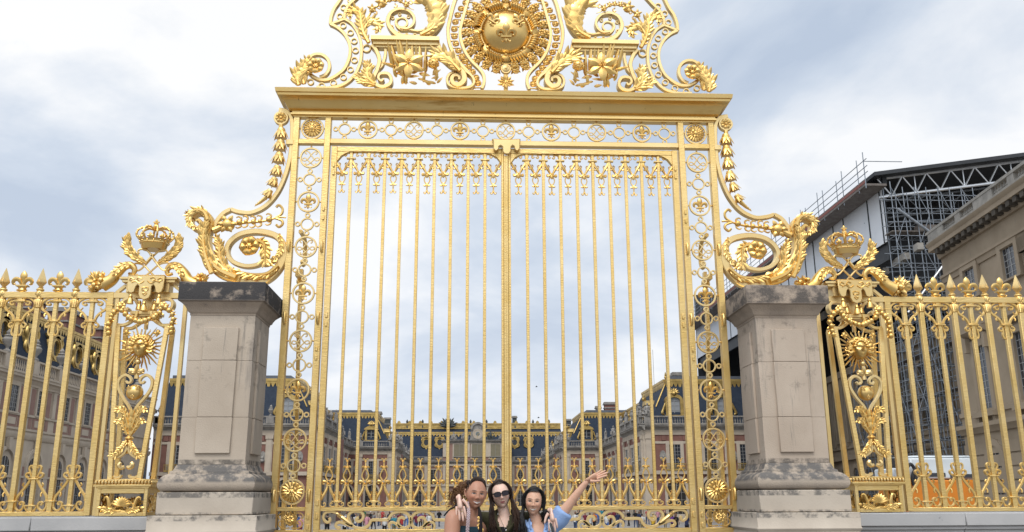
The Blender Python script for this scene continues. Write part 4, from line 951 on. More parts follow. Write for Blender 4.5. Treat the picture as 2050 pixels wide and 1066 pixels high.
# ================================================================ palace
BRICK = nmat('palace_brick', (.24, .125, .10), .9, base2=(.195, .10, .082), vscale=1.5, bump=.1, bscale=14, spec=.2, spots=[(3, .62, (.26, .14, .11), (1, 1, 2))])
BRICKP = nmat('pale_brick', (.31, .20, .165), .9, base2=(.26, .165, .14), vscale=1.5, spec=.2)
PALE = nmat('palace_stone', (.51, .44, .355), .88, base2=(.43, .37, .30), vscale=.8, bump=.08, bscale=8, spec=.2, spots=[(1.6, .62, (.25, .225, .195), (1.6, 1.6, .5))])
GREY = nmat('weathered_stone', (.33, .31, .28), .9, base2=(.20, .19, .178), vscale=1.6, bump=.15, bscale=9, spec=.2)
ROSE = nmat('rose_stone', (.30, .185, .15), .9, base2=(.27, .175, .145), vscale=1.1, spec=.2)
SLATE = nmat('slate_roof', (.027, .039, .060), .7, base2=(.019, .028, .046), vscale=2.2, bump=.25, bscale=5, stretch=(1, 1, 5), spec=.15, spots=[(1.2, .62, (.035, .045, .065), (1, 1, .6))])
LEAD = nmat('lead_sheet', (.13, .145, .17), .5, base2=(.10, .11, .13), vscale=2)
GLASS = nmat('window_glass', (.028, .032, .040), .12, spec=.6)
SASH = nmat('white_sash', (.30, .305, .305), .6)
SHUT = nmat('shutter_blind', (.21, .185, .12), .7, base2=(.17, .15, .10), vscale=4)
DARKI = nmat('dark_interior', (.02, .018, .017), .9)
STAT = nmat('statue_stone', (.33, .315, .29), .9, base2=(.20, .19, .18), vscale=3, spec=.2)
DKBR = nmat('dark_bronze', (.055, .065, .065), .6, base2=(.035, .042, .042), vscale=2)
XA = 1.0
class Face:
    """a facade plane: s runs along it, o points out of it"""
    def __init__(f, x, y, u, n): f.O = Vector((x, y, 0)); f.u = Vector((u[0], u[1], 0)).normalized(); f.n = Vector((n[0], n[1], 0)).normalized()
    def p(f, s, z, o=0.0): return f.O+f.u*s+f.n*o+Vector((0, 0, z))
    def box(f, mb, s0, s1, z0, z1, o0, o1):
        vs = [f.p(s, z, o) for s in (s0, s1) for o in (o0, o1) for z in (z0, z1)]
        return mb.add(vs, [(0, 1, 3, 2), (4, 6, 7, 5), (0, 4, 5, 1), (2, 3, 7, 6), (0, 2, 6, 4), (1, 5, 7, 3)])
    def poly(f, mb, pts, o0, o1):
        n = len(pts); vs = [f.p(a, b, o0) for a, b in pts]+[f.p(a, b, o1) for a, b in pts]
        return mb.add(vs, [tuple(range(n)), tuple(range(2*n-1, n-1, -1))]+[(i, i+n, (i+1) % n+n, (i+1) % n) for i in range(n)])
    def prof(f, mb, s0, s1, pr):
        """moulding: (o, z) profile swept along the facade"""
        return mb.ringsurf([[f.p(s, z, o) for o, z in pr] for s in (s0, s1)])
def arch(s, w, z0, zs, n=10, rise=1.0):
    return [(s-w/2, z0)]+[(s-w/2*math.cos(PI*k/n), zs+w/2*rise*math.sin(PI*k/n)) for k in range(n+1)]+[(s+w/2, z0)]
def archring(f, mb, s, w, z0, zs, t, o0, o1, n=12, rise=1.0):
    a = arch(s, w, z0, zs, n, rise); b = arch(s, w+2*t, z0, zs, n, (rise*w/2+t)/(w/2+t)); m = len(a)
    for i in range(m-1):
        vs = [f.p(*a[i], o) for o in (o0, o1)]+[f.p(*a[i+1], o) for o in (o0, o1)]+[f.p(*b[i+1], o) for o in (o0, o1)]+[f.p(*b[i], o) for o in (o0, o1)]
        mb.add(vs, [(1, 3, 5, 7), (6, 4, 2, 0), (0, 2, 3, 1), (4, 6, 7, 5), (0, 1, 7, 6), (2, 4, 5, 3)])
def window(f, parent, s, z0, z1, w, nx=4, nz=8, arched=False, frame=PALE, glass=GLASS, bars=SASH, t=.22, out=.10, shutters=False):
    """surround with a glazed sash set back in the opening"""
    q = MB()
    if arched: archring(f, q, s, w, z0, z1-w/2, t, -.05, out)
    else:
        f.box(q, s-w/2-t, s-w/2, z0, z1, -.05, out); f.box(q, s+w/2, s+w/2+t, z0, z1, -.05, out); f.box(q, s-w/2-t, s+w/2+t, z1, z1+t, -.05, out); f.box(q, s-w/2-t-.06, s+w/2+t+.06, z0-.14, z0, -.05, out+.07)
    win = q.build('window', frame, parent)
    q = MB()
    if arched: f.poly(q, arch(s, w, z0, z1-w/2), .012, .02)
    else: f.box(q, s-w/2, s+w/2, z0, z1, .012, .02)
    pane = q.build('pane', glass, win)
    q = MB(); b = .045 if w < 1.6 else .06
    top = z1 if not arched else z1-w*.07
    for i in range(nx+1):
        x = s-w/2+w*i/nx; bw = b*(1.5 if i in (0, nx, nx//2) else .7); zt = z1 if not arched else z1-w/2+math.sqrt(max((w/2)**2-(x-s)**2, 0))
        f.box(q, max(x-bw/2, s-w/2), min(x+bw/2, s+w/2), z0, max(zt-.02, z0+.1), .022, .05)
    for j in range(nz+1):
        z = z0+(z1-z0)*j/nz
        if arched and z > z1-w/2: hw = math.sqrt(max((w/2)**2-(z-(z1-w/2))**2, 0))
        else: hw = w/2
        if hw > .1: f.box(q, s-hw, s+hw, z-b*.35, z+b*.35, .022, .046)
    q.build('sash_bars', bars, win)
    if shutters:
        q = MB(); f.box(q, s-w/2+.03, s-.03, z0+.05, z1-.05, .055, .09); f.box(q, s+.03, s+w/2-.03, z0+.05, z1-.05, .055, .09); q.build('blind', SHUT, win)
    return win
def copies(f, win, parent, ss):
    for d in ss: dup(win, parent, win.location+f.u*d)
def balustrade(f, parent, s0, s1, z0, z1, o=0.0, piers=None, step=.32, mat=GREY, bal=PALE):
    q = MB(); f.box(q, s0, s1, z0, z0+.16, o-.22, o+.22); f.box(q, s0, s1, z1-.16, z1, o-.24, o+.24)
    ps = piers if piers is not None else [s0+.5, s1-.5]
    for p in ps: f.box(q, p-.5, p+.5, z0+.16, z1-.16, o-.25, o+.25)
    h = z1-z0-.32; n = int((s1-s0)/step)
    for i in range(n):
        s = s0+(s1-s0)*(i+.5)/n
        if any(abs(s-p) < .6 for p in ps): continue
        c = f.p(s, 0, o); q.lathe([(.07, z0+.16), (.07, z0+.2), (.045, z0+.24), (.10, z0+.16+h*.35), (.05, z0+.16+h*.7), (.075, z0+.16+h*.9), (.07, z0+.16+h)], (c.x, c.y, 0), 6)
    return q.build('balustrade', mat, parent)
def cornice(f, parent, s0, s1, z0, z1, out=.8, mat=GREY):
    h = z1-z0; q = MB()
    f.prof(q, s0, s1, [(-.05, z0), (.12, z0), (.14, z0+.22*h), (.30, z0+.38*h), (.34, z0+.55*h), (out-.1, z0+.62*h), (out-.1, z0+.82*h), (out, z0+.9*h), (out, z1), (-.05, z1)])
    return q.build('cornice', mat, parent)
def fringe(f, mb, s0, s1, z, h, o, step=.55):
    """scalloped gilded lead edging"""
    n = max(int((s1-s0)/step), 1); L = (s1-s0)/n
    f.box(mb, s0, s1, z+h*.2, z+h*.55, o-.06, o+.07); f.box(mb, s0, s1, z+h*.55, z+h, o-.12, o+.14)
    for i in range(n):
        a = s0+L*i; d = (.5 if i % 3 else .9)*h
        f.poly(mb, [(a+.03, z+h*.25), (a+L*.2, z+.05*h-d*.35), (a+L*.5, z-d), (a+L*.8, z+.05*h-d*.35), (a+L-.03, z+h*.25)], o-.02, o+.05)
def statue(parent, p, h=2.4, face=(0, -1), mat=STAT, seated=True, seed=0, name='statue'):
    r = random.Random(seed); q = MB(); s = h/2.4; P = Vector(p); f = Vector((face[0], face[1], 0)); sd = Vector((-f.y, f.x, 0))
    def L(a, b, c): return P+sd*(a*s)+f*(b*s)+Vector((0, 0, c*s))
    q.box(P.x-.45*s, P.x+.45*s, P.y-.45*s, P.y+.45*s, P.z, P.z+.2*s)
    if seated:
        q.tube([L(0, 0, .25), L(.02, .02, .8), L(0, .05, 1.35), L(0, .03, 1.62)], [.42, .34, .33, .14], 9); q.ball(L(.02, .08, 1.86), .19*s, 1, 1, 1.15)
        q.tube([L(-.15, 0, .7), L(-.25, .55, .75), L(-.3, .6, .2)], [.24, .2, .13], 8); q.tube([L(.15, 0, .7), L(.3, .5, .65), L(.45, .5, .15)], [.24, .19, .13], 8)
        k = r.choice((1, -1)); q.tube([L(.3*k, .03, 1.45), L(.65*k, .2, 1.2), L(.8*k, .45, 1.5)], [.13, .11, .07], 7); q.tube([L(-.3*k, .03, 1.45), L(-.55*k, .1, 1.0), L(-.5*k, .4, .8)], [.13, .11, .07], 7)
        q.tube([L(-.6, -.1, .2), L(-.5, -.15, .8), L(-.8, 0, 1.1)], [.3, .2, .08], 7); q.tube([L(.6, -.1, .2), L(.75, 0, .6), L(.6, .1, .9)], [.28, .18, .06], 7)
    else:
        q.tube([L(0, 0, .15), L(.03, .02, .9), L(0, .03, 1.35), L(0, .0, 1.9)], [.30, .24, .26, .12], 9); q.ball(L(0, .05, 2.15), .16*s, 1, 1, 1.2)
        q.tube([L(.24, 0, 1.75), L(.42, .1, 1.4), L(.25, .25, 1.25)], [.10, .09, .06], 7); q.tube([L(-.24, 0, 1.75), L(-.4, .05, 1.4), L(-.36, .1, 1.0)], [.10, .09, .06], 7)
    return q.build(name, mat, parent)
def urn(parent, p, h=1.3, mat=GREY):
    q = MB(); s = h; q.lathe([(.16*s, 0), (.16*s, .08*s), (.07*s, .14*s), (.07*s, .22*s), (.22*s, .42*s), (.24*s, .55*s), (.16*s, .66*s), (.2*s, .70*s), (.1*s, .76*s), (.12*s, .86*s), (.02*s, 1.0*s)], p, 10); return q.build('urn', mat, parent)
def dormer(f, parent, s, z, o, w=1.7, h=2.6, arched=False):
    q = MB(); f.box(q, s-w/2-.38, s-w/2, z, z+h*.62, o-1.5, o+.1); f.box(q, s+w/2, s+w/2+.38, z, z+h*.62, o-1.5, o+.1)
    f.box(q, s-w/2-.55, s+w/2+.55, z-.15, z, o-1.5, o+.22)
    if arched: archring(f, q, s, w, z, z+h*.62, .42, o-1.5, o+.16, 12, .6)
    else:
        f.poly(q, [(s-w/2-.6, z+h*.62), (s+w/2+.6, z+h*.62), (s+w/2+.35, z+h*.74), (s+.35, z+h*.86), (s-.35, z+h*.86), (s-w/2-.35, z+h*.74)], o-1.5, o+.2)
    for k in (1, -1):
        c = f.p(s+k*(w/2+.45), z+.35, o+.1); q.tube(cat([c+Vector((0, 0, 1.2)), c+f.u*(k*.25)+Vector((0, 0, .5)), c+f.u*(k*.45)+Vector((0, 0, -.1)), c+f.u*(k*.2)+Vector((0, 0, -.3))], 4), [.10, .16, .2, .1], 7)
    c = f.p(s, z+h*.93, o+.15); q.ball(c, .32, n=9, m=6)
    for j in range(7): a = .2+j*.45; q.petal(c, f.u*math.cos(a)+Vector((0, 0, math.sin(a))), f.n, .75, .35, .5)
    d = q.build('dormer', GILT, parent)
    q = MB(); f.box(q, s-w/2, s+w/2, z, z+h*.62, o-.2, o-.12)
    if arched: f.poly(q, arch(s, w, z+h*.6, z+h*.62, 10, .6), o-.2, o-.12)
    pn = q.build('pane', GLASS if not arched else nmat('pale_glass', (.30, .32, .34), .3), d)
    q = MB()
    for i in range(3): f.box(q, s-w/2+w*i/2-.05, s-w/2+w*i/2+.05, z, z+h*.62, o-.12, o-.06)
    for j in range(4): f.box(q, s-w/2, s+w/2, z+h*.62*j/3-.03, z+h*.62*j/3+.03, o-.12, o-.07)
    q.build('sash_bars', SASH, d); return d
def bullseye(f, parent, s, z, o, r=.55):
    q = MB(); n = 18; ri = []
    for a, b, oo in ((1.0, 1.25, .12), (1.25, 1.6, .22), (1.6, 1.9, .06)):
        for i in range(n):
            t0, t1 = 2*PI*i/n, 2*PI*(i+1)/n
            vs = [f.p(s+r*k*math.cos(t), z+r*1.25*k*math.sin(t), o+d) for t in (t0, t1) for k, d in ((a, -.5), (a, oo), (b, oo), (b, -.5))]
            q.add(vs, [(1, 5, 6, 2), (0, 4, 5, 1), (2, 6, 7, 3)])
    for k in (1, -1):
        c = f.p(s+k*r*1.5, z, o+.1); q.tube(cat([c+Vector((0, 0, r*1.9)), c+f.u*k*.25+Vector((0, 0, r*.9)), c+f.u*k*.05+Vector((0, 0, -r*.2)), c+f.u*k*.2+Vector((0, 0, -r*1.4)), c-f.u*k*.35+Vector((0, 0, -r*2.2))], 4), [.12, .2, .16, .2, .1], 7)
    f.poly(q, [(s-r*1.7, z+r*1.5), (s+r*1.7, z+r*1.5), (s+r*2.0, z+r*2.2), (s-r*2.0, z+r*2.2)], o-1.2, o+.22); f.poly(q, [(s-r*1.2, z-r*1.5), (s, z-r*2.9), (s+r*1.2, z-r*1.5)], o-.1, o+.14)
    d = q.build('bullseye_dormer', GILT, parent); q = MB(); f.poly(q, [(s+r*1.02*math.cos(2*PI*i/16), z+r*1.27*math.sin(2*PI*i/16)) for i in range(16)], o-.16, o-.1); f.box(q, s-.04, s+.04, z-r*1.2, z+r*1.2, o-.1, o-.06)
    q.build('pane', GLASS, d); return d
def chimney(parent, x, y, w, d, z0, z1, mat=BRICK):
    q = MB(); q.box(x-w/2, x+w/2, y-d/2, y+d/2, z0, z1-.5); ch = q.build('chimney', mat, parent)
    q = MB(); q.box(x-w/2-.12, x+w/2+.12, y-d/2-.12, y+d/2+.12, z0+.6*(z1-z0), z0+.6*(z1-z0)+.2); q.box(x-w/2-.2, x+w/2+.2, y-d/2-.2, y+d/2+.2, z1-.5, z1-.3); q.box(x-w/2-.1, x+w/2+.1, y-d/2-.1, y+d/2+.1, z1-.3, z1); q.build('chimney_cap', GREY, ch); return ch

# ---- brick pavilions stepping in towards the clock court
def bay_front(f, P, s, z1f=4.75, zc=9.9, win=True, gz=GZ):
    """one bay: arched opening below, tall window above"""
    pass
def pavilion(sg, xi, xo, Y0, Y1, label, tall=0.0, names=None):
    X0, X1 = XA+sg*xi, XA+sg*xo
    P = empty('palace_pavilion', (X0, Y0, GZ), label, 'palace building', 'brick and stone palace pavilions'); inv = Matrix.Translation((-X0, -Y0, -GZ))
    P.location = (0, 0, 0)                                                # parts are laid out in place
    L = xo-xi; f = Face(X0, Y0, (sg, 0), (0, -1)); D = Y1-Y0; g = Face(X0, Y0, (0, 1), (-sg, 0))
    q = MB(); x0, x1 = sorted((X0, X1)); q.box(x0, x1, Y0, Y1+6, GZ, 10.1); q.build('wall', BRICK, P)
    for fc, ln in ((f, L), (g, D)):
        q = MB()                                                          # dressed stone: base, string courses, quoins, pilasters, window bays
        fc.box(q, -.12, ln, GZ, GZ+1.0, -.05, .14); fc.box(q, -.3, ln, 4.35, 4.80, -.05, .35); fc.box(q, -.1, ln, 9.25, 9.9, -.05, .10); fc.box(q, -.1, ln, 8.15, 8.45, -.05, .08)
        fc.box(q, -.14, 1.25, GZ, 9.9, -.05, .16); fc.box(q, .15, .95, 4.8, 9.3, -.05, .34); fc.box(q, .05, 1.05, 8.75, 9.25, -.05, .42)
        step = 4.55; nb = int((ln-1.4)/step)
        for i in range(nb+1):
            s = 1.6+step*i
            if s > ln: break
            if i: fc.box(q, s-.42, s+.42, GZ, 9.9, -.05, .12); fc.box(q, s-.30, s+.30, 4.8, 8.9, -.05, .20); fc.box(q, s-.48, s+.48, 8.8, 9.25, -.05, .28)
        dr = q.build('dressed_stone', PALE, P)
        for i in range(nb):
            s = 1.6+step*(i+.5)
            for k in (1, -1): q = MB(); fc.box(q, s+k*1.35-.28, s+k*1.35+.28, 8.55, 9.15, -.02, .13); q.build('brick_panel', BRICK, P)
        w0 = a0 = None
        for i in range(nb):
            s = 1.6+step*(i+.5); d = s-(1.6+step*.5)
            if w0 is None:
                w0 = window(fc, P, s, 5.0, 8.05, 1.45, 4, 7, t=.42); a0 = window(fc, P, s, GZ+.05, 3.9, 2.3, 4, 6, True, bars=GREY, glass=DARKI, t=.35, out=.14)
            else: copies(fc, w0, P, [d]); copies(fc, a0, P, [d])
        b0 = None
        for i in range(nb):                                               # oval niches with busts between window and pilaster
            for k in (-1,):
                q = MB(); s = 1.6+step*(i+.5)+k*1.55
                fc.poly(q, [(s+.42*math.cos(2*PI*j/14), 6.6+.72*math.sin(2*PI*j/14)) for j in range(14)], -.02, .10)
                c = fc.p(s, 6.5, .18); q.ball(c, .20, 1, 1, 1.25); q.ball(c-Vector((0, 0, .36)), .26, 1.1, 1, .8); q.build('bust_niche', STAT, P)
        cornice(fc, P, -.75, ln, 9.85, 10.55, .75)
        pr = [.5]+[1.6+step*i for i in range(1, nb+1)]+[ln-.5]
        balustrade(fc, P, -.35, ln, 10.55, 11.62, .35, pr)
        for i in range(nb): q = MB(); s = 1.6+step*(i+.5); fc.box(q, s-1.2, s+1.2, 4.80, 5.0, .3, .42); [fc.box(q, s-1.2+2.4*j/12-.025, s-1.2+2.4*j/12+.025, 4.8, 5.65, .36, .40) for j in range(13)]; fc.box(q, s-1.25, s+1.25, 5.6, 5.7, .34, .42); q.build('balcony_rail', GILT, P)
        for i, s in enumerate(pr[:-1]):
            c = fc.p(s, 11.62, .35)
            if (fc is g and i % 2 == 0) or (i == 0 and not names): statue(P, c, 1.9, (fc.n.x, fc.n.y), STAT, i % 4 == 0, i+int(Y0))
            elif not names: urn(P, c, 1.4)
    # mansard roof
    zr = 16.35+tall; e = .9; r = 4.0; q = MB()
    xe, xr = X0+sg*e, X0+sg*(r); xo2 = X1
    vs = [(xe, Y0+e, 10.6), (xo2, Y0+e, 10.6), (xo2, Y0+r, zr), (xr, Y0+r, zr), (xe, Y1+6, 10.6), (xr, Y1+6, zr), (xo2, Y1+6, zr), (xo2, Y1+6, 10.6)]
    q.add(vs, [(0, 1, 2, 3), (0, 3, 5, 4), (3, 2, 6, 5), (1, 7, 6, 2), (4, 5, 6, 7), (0, 4, 7, 1)]); roof = q.build('roof', SLATE, P)
    q = MB(); fr = Face(X0+sg*(r-.15), Y0+r-.15, (sg, 0), (0, -1)); fringe(fr, q, 0, L-r, zr-.25, .75, .1); gr = Face(X0+sg*(r-.15), Y0+r-.15, (0, 1), (-sg, 0)); fringe(gr, q, 0, D, zr-.25, .75, .1)
    q.tube([Vector((xe, Y0+e, 10.7)).lerp(Vector((xr, Y0+r, zr+.1)), .4), (xr, Y0+r, zr+.1)], .09, 7); q.ball((xr, Y0+r, zr+.75), .2); q.lathe([(.12, zr+.4), (.08, zr+.8), (.16, zr+1.0), (.03, zr+1.5)], (xr, Y0+r, 0), 7)
    q.build('gilded_cresting', GILT, roof)
    q = MB(); q.box(*sorted((xr+sg*1.0, xo2)), Y0+r+1.2, Y1+5, zr, zr+1.1); q.build('upper_roof', LEAD, roof)
    nd = int((L-3)/6.5)
    for i in range(0 if names else max(nd, 1)): dormer(f, P, 4.5+6.4*i if xo-xi > 9 else L*.52, 11.9, -1.7, 1.5, 3.0, Y0 < 120)
    for i in range(int((D-6)/8)): dormer(g, P, 7+8*i, 11.9, -1.7, 1.4, 2.8)
    return P
PA = [pavilion(-1, 20.5, 41.0, 104, 120, 'brick palace pavilion with golden dormers, nearest beyond the left stone pillar'),
      pavilion(1, 20.5, 37.0, 104, 120, 'brick palace pavilion with an arched golden dormer beside the right hinge post')]
PL = [pavilion(-1, 23.2, 33, 120.5, 153.5, 'receding brick palace range with statues, left side of the court', 0, True),
      pavilion(1, 22.7, 33, 120.5, 153.5, 'receding brick palace range with statues, right side of the court', 0, True)]
PB = [pavilion(-1, 15.25, 30, 154, 168, 'slate roofed pavilion stepped back on the left of the clock front', .2),
      pavilion(1, 15.25, 30, 154, 168, 'slate roofed pavilion with a tall brick chimney, right of the clock front', .2)]
PM = [pavilion(-1, 16.6, 26, 168.5, 219, 'farthest brick range running up to the clock front, left side', 0, True),
      pavilion(1, 16.4, 26, 168.5, 219, 'farthest brick range running up to the clock front, right side', 0, True)]
for P, sg in ((PB[0], -1), (PB[1], 1)):
    pass
c = W(1218, 815, 164); chimney(PB[1], c.x+.3, 164, 2.2, 1.6, 16.5, 19.6); c = W(1198, 818, 164); chimney(PB[1], c.x, 164.5, .9, 1.2, 16.5, 18.9, GREY); c = W(1182, 824, 166); chimney(PB[1], c.x, 166, 1.2, 1.0, 16.5, 17.9, GREY)
c = W(753, 825, 162); chimney(PB[0], c.x, 164, 1.6, 1.0, 16.5, 17.8, GREY); c = W(683, 826, 164); chimney(PB[0], c.x, 164, 1.2, 1.0, 16.5, 17.9, DKBR)
c = W(1356, 760, 112); chimney(PA[1], c.x, 112, 1.4, 1.2, 16.4, 18.3, GREY)
q = MB(); c = W(1310, 778, 118); q.tube([(c.x, 118, 16), (c.x, 118, 22.5)], .025, 5); q.build('lightning_rod', DKBR, PA[1])

# ---- the clock front at the end of the court
C0 = empty('clock_building', (0, 0, 0), 'far palace front with a clock, gilded ridge and closed blinds', 'palace building')
f = Face(XA-22, 220, (1, 0), (0, -1)); q = MB(); q.box(XA-22, XA+22, 220, 240, GZ, 11.0); q.build('wall', ROSE, C0)
q = MB(); cf = Face(XA-8.6, 217.2, (1, 0), (0, -1)); q.box(XA-8.6, XA+8.6, 217.2, 222, GZ, 15.4); q.build('wall', ROSE, C0)
q = MB()
for i in range(4):
    for dx in (0, .9): s = .45+i*5.15+dx*(1 if i < 3 else -1); cf.box(q, s-.32, s+.32, 4.9, 9.5, -.05, .35)
    s = .8+i*5.2; cf.box(q, s-.8, s+.8, GZ, 4.6, -.05, .3); cf.box(q, min(s, 16.4)-.75, min(s, 16.4)+.75, 11.6, 15.0, -.05, .2)
cf.box(q, 0, 17.2, 4.5, 4.95, -.05, .5); cf.box(q, 0, 17.2, 9.4, 9.9, -.05, .3); f.box(q, 0, 44, 4.5, 4.9, -.05, .4); f.box(q, 0, 44, 9.4, 9.9, -.05, .2)
for s in (5.6, 9.2, 13.0, 31, 34.8, 38.4): f.box(q, s-.4, s+.4, GZ, 9.5, -.05, .25)
cf.box(q, .0, 17.2, 14.9, 15.1, -.05, .1); q.build('dressed_stone', PALE, C0)
cornice(cf, C0, -.4, 17.6, 9.85, 10.7, .8); cornice(f, C0, 0, 13.3, 9.85, 10.7, .8); cornice(f, C0, 30.7, 44, 9.85, 10.7, .8); cornice(cf, C0, -.4, 17.6, 15.0, 15.8, .7)
balustrade(f, C0, 0, 13.4, 10.7, 11.8, .3, [5.6, 9.2, 12.9]); balustrade(f, C0, 30.6, 44, 10.7, 11.8, .3, [31, 34.8, 38.4])
w0 = window(cf, C0, 4.1, 11.2, 14.7, 2.7, 4, 4, t=.3, shutters=True); copies(cf, w0, C0, [4.5, 9.0])
w1 = window(cf, C0, 4.1, 4.95, 9.0, 2.5, 4, 6, True, t=.3); copies(cf, w1, C0, [4.5, 9.0]); w2 = window(cf, C0, 4.1, GZ, 3.6, 2.2, 4, 5, True, t=.3); copies(cf, w2, C0, [4.5, 9.0])
w3 = window(f, C0, 7.4, 5.0, 8.6, 1.5, 4, 6, glass=DARKI); copies(f, w3, C0, [3.7, 25.5, 29.2]); w4 = window(f, C0, 7.4, GZ, 3.5, 1.6, 4, 5, True); copies(f, w4, C0, [3.7, 25.5, 29.2])
q = MB()
for i in range(3):
    s = 4.1+4.5*i
    for j in range(11): c = cf.p(s-1.3+2.6*j/10, 0, .35); q.lathe([(.05, 10.75), (.09, 11.05), (.05, 11.4), (.06, 11.6)], (c.x, c.y, 0), 5)
    cf.box(q, s-1.5, s+1.5, 11.6, 11.75, .22, .48)
q.build('balcony_balusters', GREY, C0)
q = MB()                                                                   # attic slope, gilded eaves, upper roof
vs = [(XA-22, 220.9, 10.8), (XA+22, 220.9, 10.8), (XA+22, 224.5, 17.6), (XA-22, 224.5, 17.6), (XA-22, 240, 17.6), (XA+22, 240, 17.6)]
q.add(vs, [(0, 1, 2, 3), (3, 2, 5, 4)]); q.add([(XA-22, 225, 17.9), (XA+22, 225, 17.9), (XA+22, 228, 19.3), (XA-22, 228, 19.3), (XA+22, 240, 19.3), (XA-22, 240, 19.3)], [(0, 1, 2, 3), (3, 2, 4, 5)])
roof = q.build('roof', SLATE, C0)
q = MB(); ff = Face(XA-22, 224.4, (1, 0), (0, -1)); fringe(ff, q, 0, 44, 17.5, .75, .15, .8)
f3 = Face(XA-22, 228, (1, 0), (0, -1)); f3.box(q, 0, 44, 19.3, 20.4, 0, .3); f3.box(q, 0, 44, 20.4, 20.75, -.1, .5); f3.box(q, 0, 44, 19.25, 19.5, 0, .45)
for i in range(15): s = 1.5+2.8*i; f3.poly(q, [(s-.5, 20.7), (s+.5, 20.7), (s+.3, 21.25), (s, 21.45), (s-.3, 21.25)], .0, .3); f3.poly(q, [(s+.6, 19.6), (s+2.1, 19.6), (s+1.35, 20.25)], .2, .45)
q.build('gilded_cresting', GILT, roof)
for s in (9.0, 12.4, 31.6, 35.2): bullseye(f, C0, s, 15.5, -2.6, .62)
q = MB(); kc = W(956.5, 869, 216.6); ck = Face(kc.x, 216.8, (1, 0), (0, -1))
ck.poly(q, [(-1.9, 15.8), (1.9, 15.8), (1.75, 17.2), (1.7, 18.6), (1.35, 19.3), (.7, 19.9), (0, 20.2), (-.7, 19.9), (-1.35, 19.3), (-1.7, 18.6), (-1.75, 17.2)], -.9, 0)
archring(ck, q, 0, 2.6, 18.3, 18.5, .5, -.9, .3, 12, .9); clk = q.build('clock_surround', GREY, C0)
q = MB(); q.lathe([(1.25, 0), (1.25, .12), (1.05, .12), (1.05, .05)], (kc.x, 216.8, kc.z), 28, Matrix.Rotation(PI/2, 4, 'X')); q.build('clock_rim', PALE, clk)
q = MB(); q.lathe([(1.05, .04), (.01, .06)], (kc.x, 216.8, kc.z), 28, Matrix.Rotation(PI/2, 4, 'X')); q.build('clock_face', nmat('clock_face', (.15, .175, .175), .6), clk)
q = MB()
for j in range(12): a = PI/6*j; q.beam((kc.x+.78*math.sin(a), 216.72, kc.z+.78*math.cos(a)), (kc.x+.98*math.sin(a), 216.72, kc.z+.98*math.cos(a)), .07, .03, (0, 1, 0))
q.beam((kc.x, 216.70, kc.z), (kc.x+.45, 216.70, kc.z+.1), .09, .03, (0, 1, 0)); q.beam((kc.x, 216.70, kc.z), (kc.x-.1, 216.70, kc.z-.8), .07, .03, (0, 1, 0)); q.build('clock_hands', GILT, clk)
for k in (1, -1):
    statue(C0, (kc.x+k*3.2, 217.0, 15.8), 2.9, (0, -1), DKBR if k > 0 else GREY, True, 5+k); statue(C0, (kc.x+k*6.0, 217.0, 15.8), 2.2, (0, -1), GREY, True, 9+k)
q = MB(); c = W(897, 851, 226)                                             # dark trophy and finials on the ridge
for j in range(11): a = .1+(PI-.2)*j/10; r = 2.2+.5*(j % 2); q.petal((c.x, 226, c.z-.4), (math.cos(a), 0, math.sin(a)), (0, -1, 0), r, .8, .5)
q.ball((c.x, 226, c.z+.4), .9); q.build('trophy', DKBR, C0)
for px in (815, 846, 942, 974, 1067, 1099, 1031):
    c = W(px, 852, 228); q = MB(); q.lathe([(.45, c.z-1.0), (.3, c.z+.3), (.2, c.z+.5), (.34, c.z+.9), (.1, c.z+1.5)], (c.x, 228, 0), 7); q.build('finial', DKBR, C0)
c = W(776, 842, 232); chimney(C0, c.x, 232, 1.6, 1.0, 18, 22.6, DKBR); c = W(1030, 845, 232); chimney(C0, c.x, 232, 1.2, 1.0, 18, 23, DKBR); c = W(1137, 842, 232); chimney(C0, c.x, 232, 1.6, 1.0, 18, 22.2, DKBR)

# ---- long wing on the left
LW = empty('palace_wing', (0, 0, 0), 'long brick and stone palace wing with bullseye dormers behind the left railing', 'palace building')
XL = -40.4; ys0, yend = 38.35, 104.0; f = Face(XL, ys0, (0, 1), (1, 0)); ln = yend-ys0; bay = 5.15; s0 = 69.25-ys0-bay*6
q = MB(); q.box(XL-14, XL, ys0, yend, GZ, 12.2); q.build('wall', PALE, LW)
q = MB(); f.prof(q, 0, ln, [(-.05, 6.75), (.10, 6.75), (.26, 7.05), (.26, 7.3), (-.05, 7.3)]); f.box(q, 0, ln, 8.75, 8.95, -.05, .12); f.box(q, 0, ln, 7.5, 7.7, -.05, .10); f.box(q, 0, ln, 3.4, 3.6, -.05, .14); f.box(q, 0, ln, GZ, GZ+.9, -.05, .16)
n = 12
for i in range(n):
    s = s0+bay*(i+.5)
    f.box(q, s-.34, s+.34, 8.95, 11.4, -.05, .16); f.box(q, s-.42, s+.42, GZ, 3.4, -.05, .12)
    f.poly(q, [(s-bay/2-.28, 6.75), (s-bay/2+.28, 6.75), (s-bay/2+.2, 5.75), (s-bay/2-.2, 5.75)], .05, .38)
q.build('dressed_stone', PALE, LW)
pan = []
for a_, b_, c_, d_ in ((1.13, 1.97, 8.98, 11.3), (-1.97, -1.13, 8.98, 11.3), (1.3, 1.9, 7.72, 8.7), (-1.9, -1.3, 7.72, 8.7), (1.32, 1.84, GZ+1, 4.4), (-1.84, -1.32, GZ+1, 4.4), (-1.1, 1.1, 7.72, 8.72)):
    q = MB(); f.box(q, s0+a_, s0+b_, c_, d_, -.02, .055); pan.append(q.build('brick_panel', BRICKP, LW))
for i in range(1, n): [copies(f, o, LW, [bay*i]) for o in pan]
for i in range(n): q = MB(); s = s0+bay*i; f.box(q, s-.8, s+.8, 7.92, 8.52, .0, .09); q.build('inset_tablet', PALE, LW)
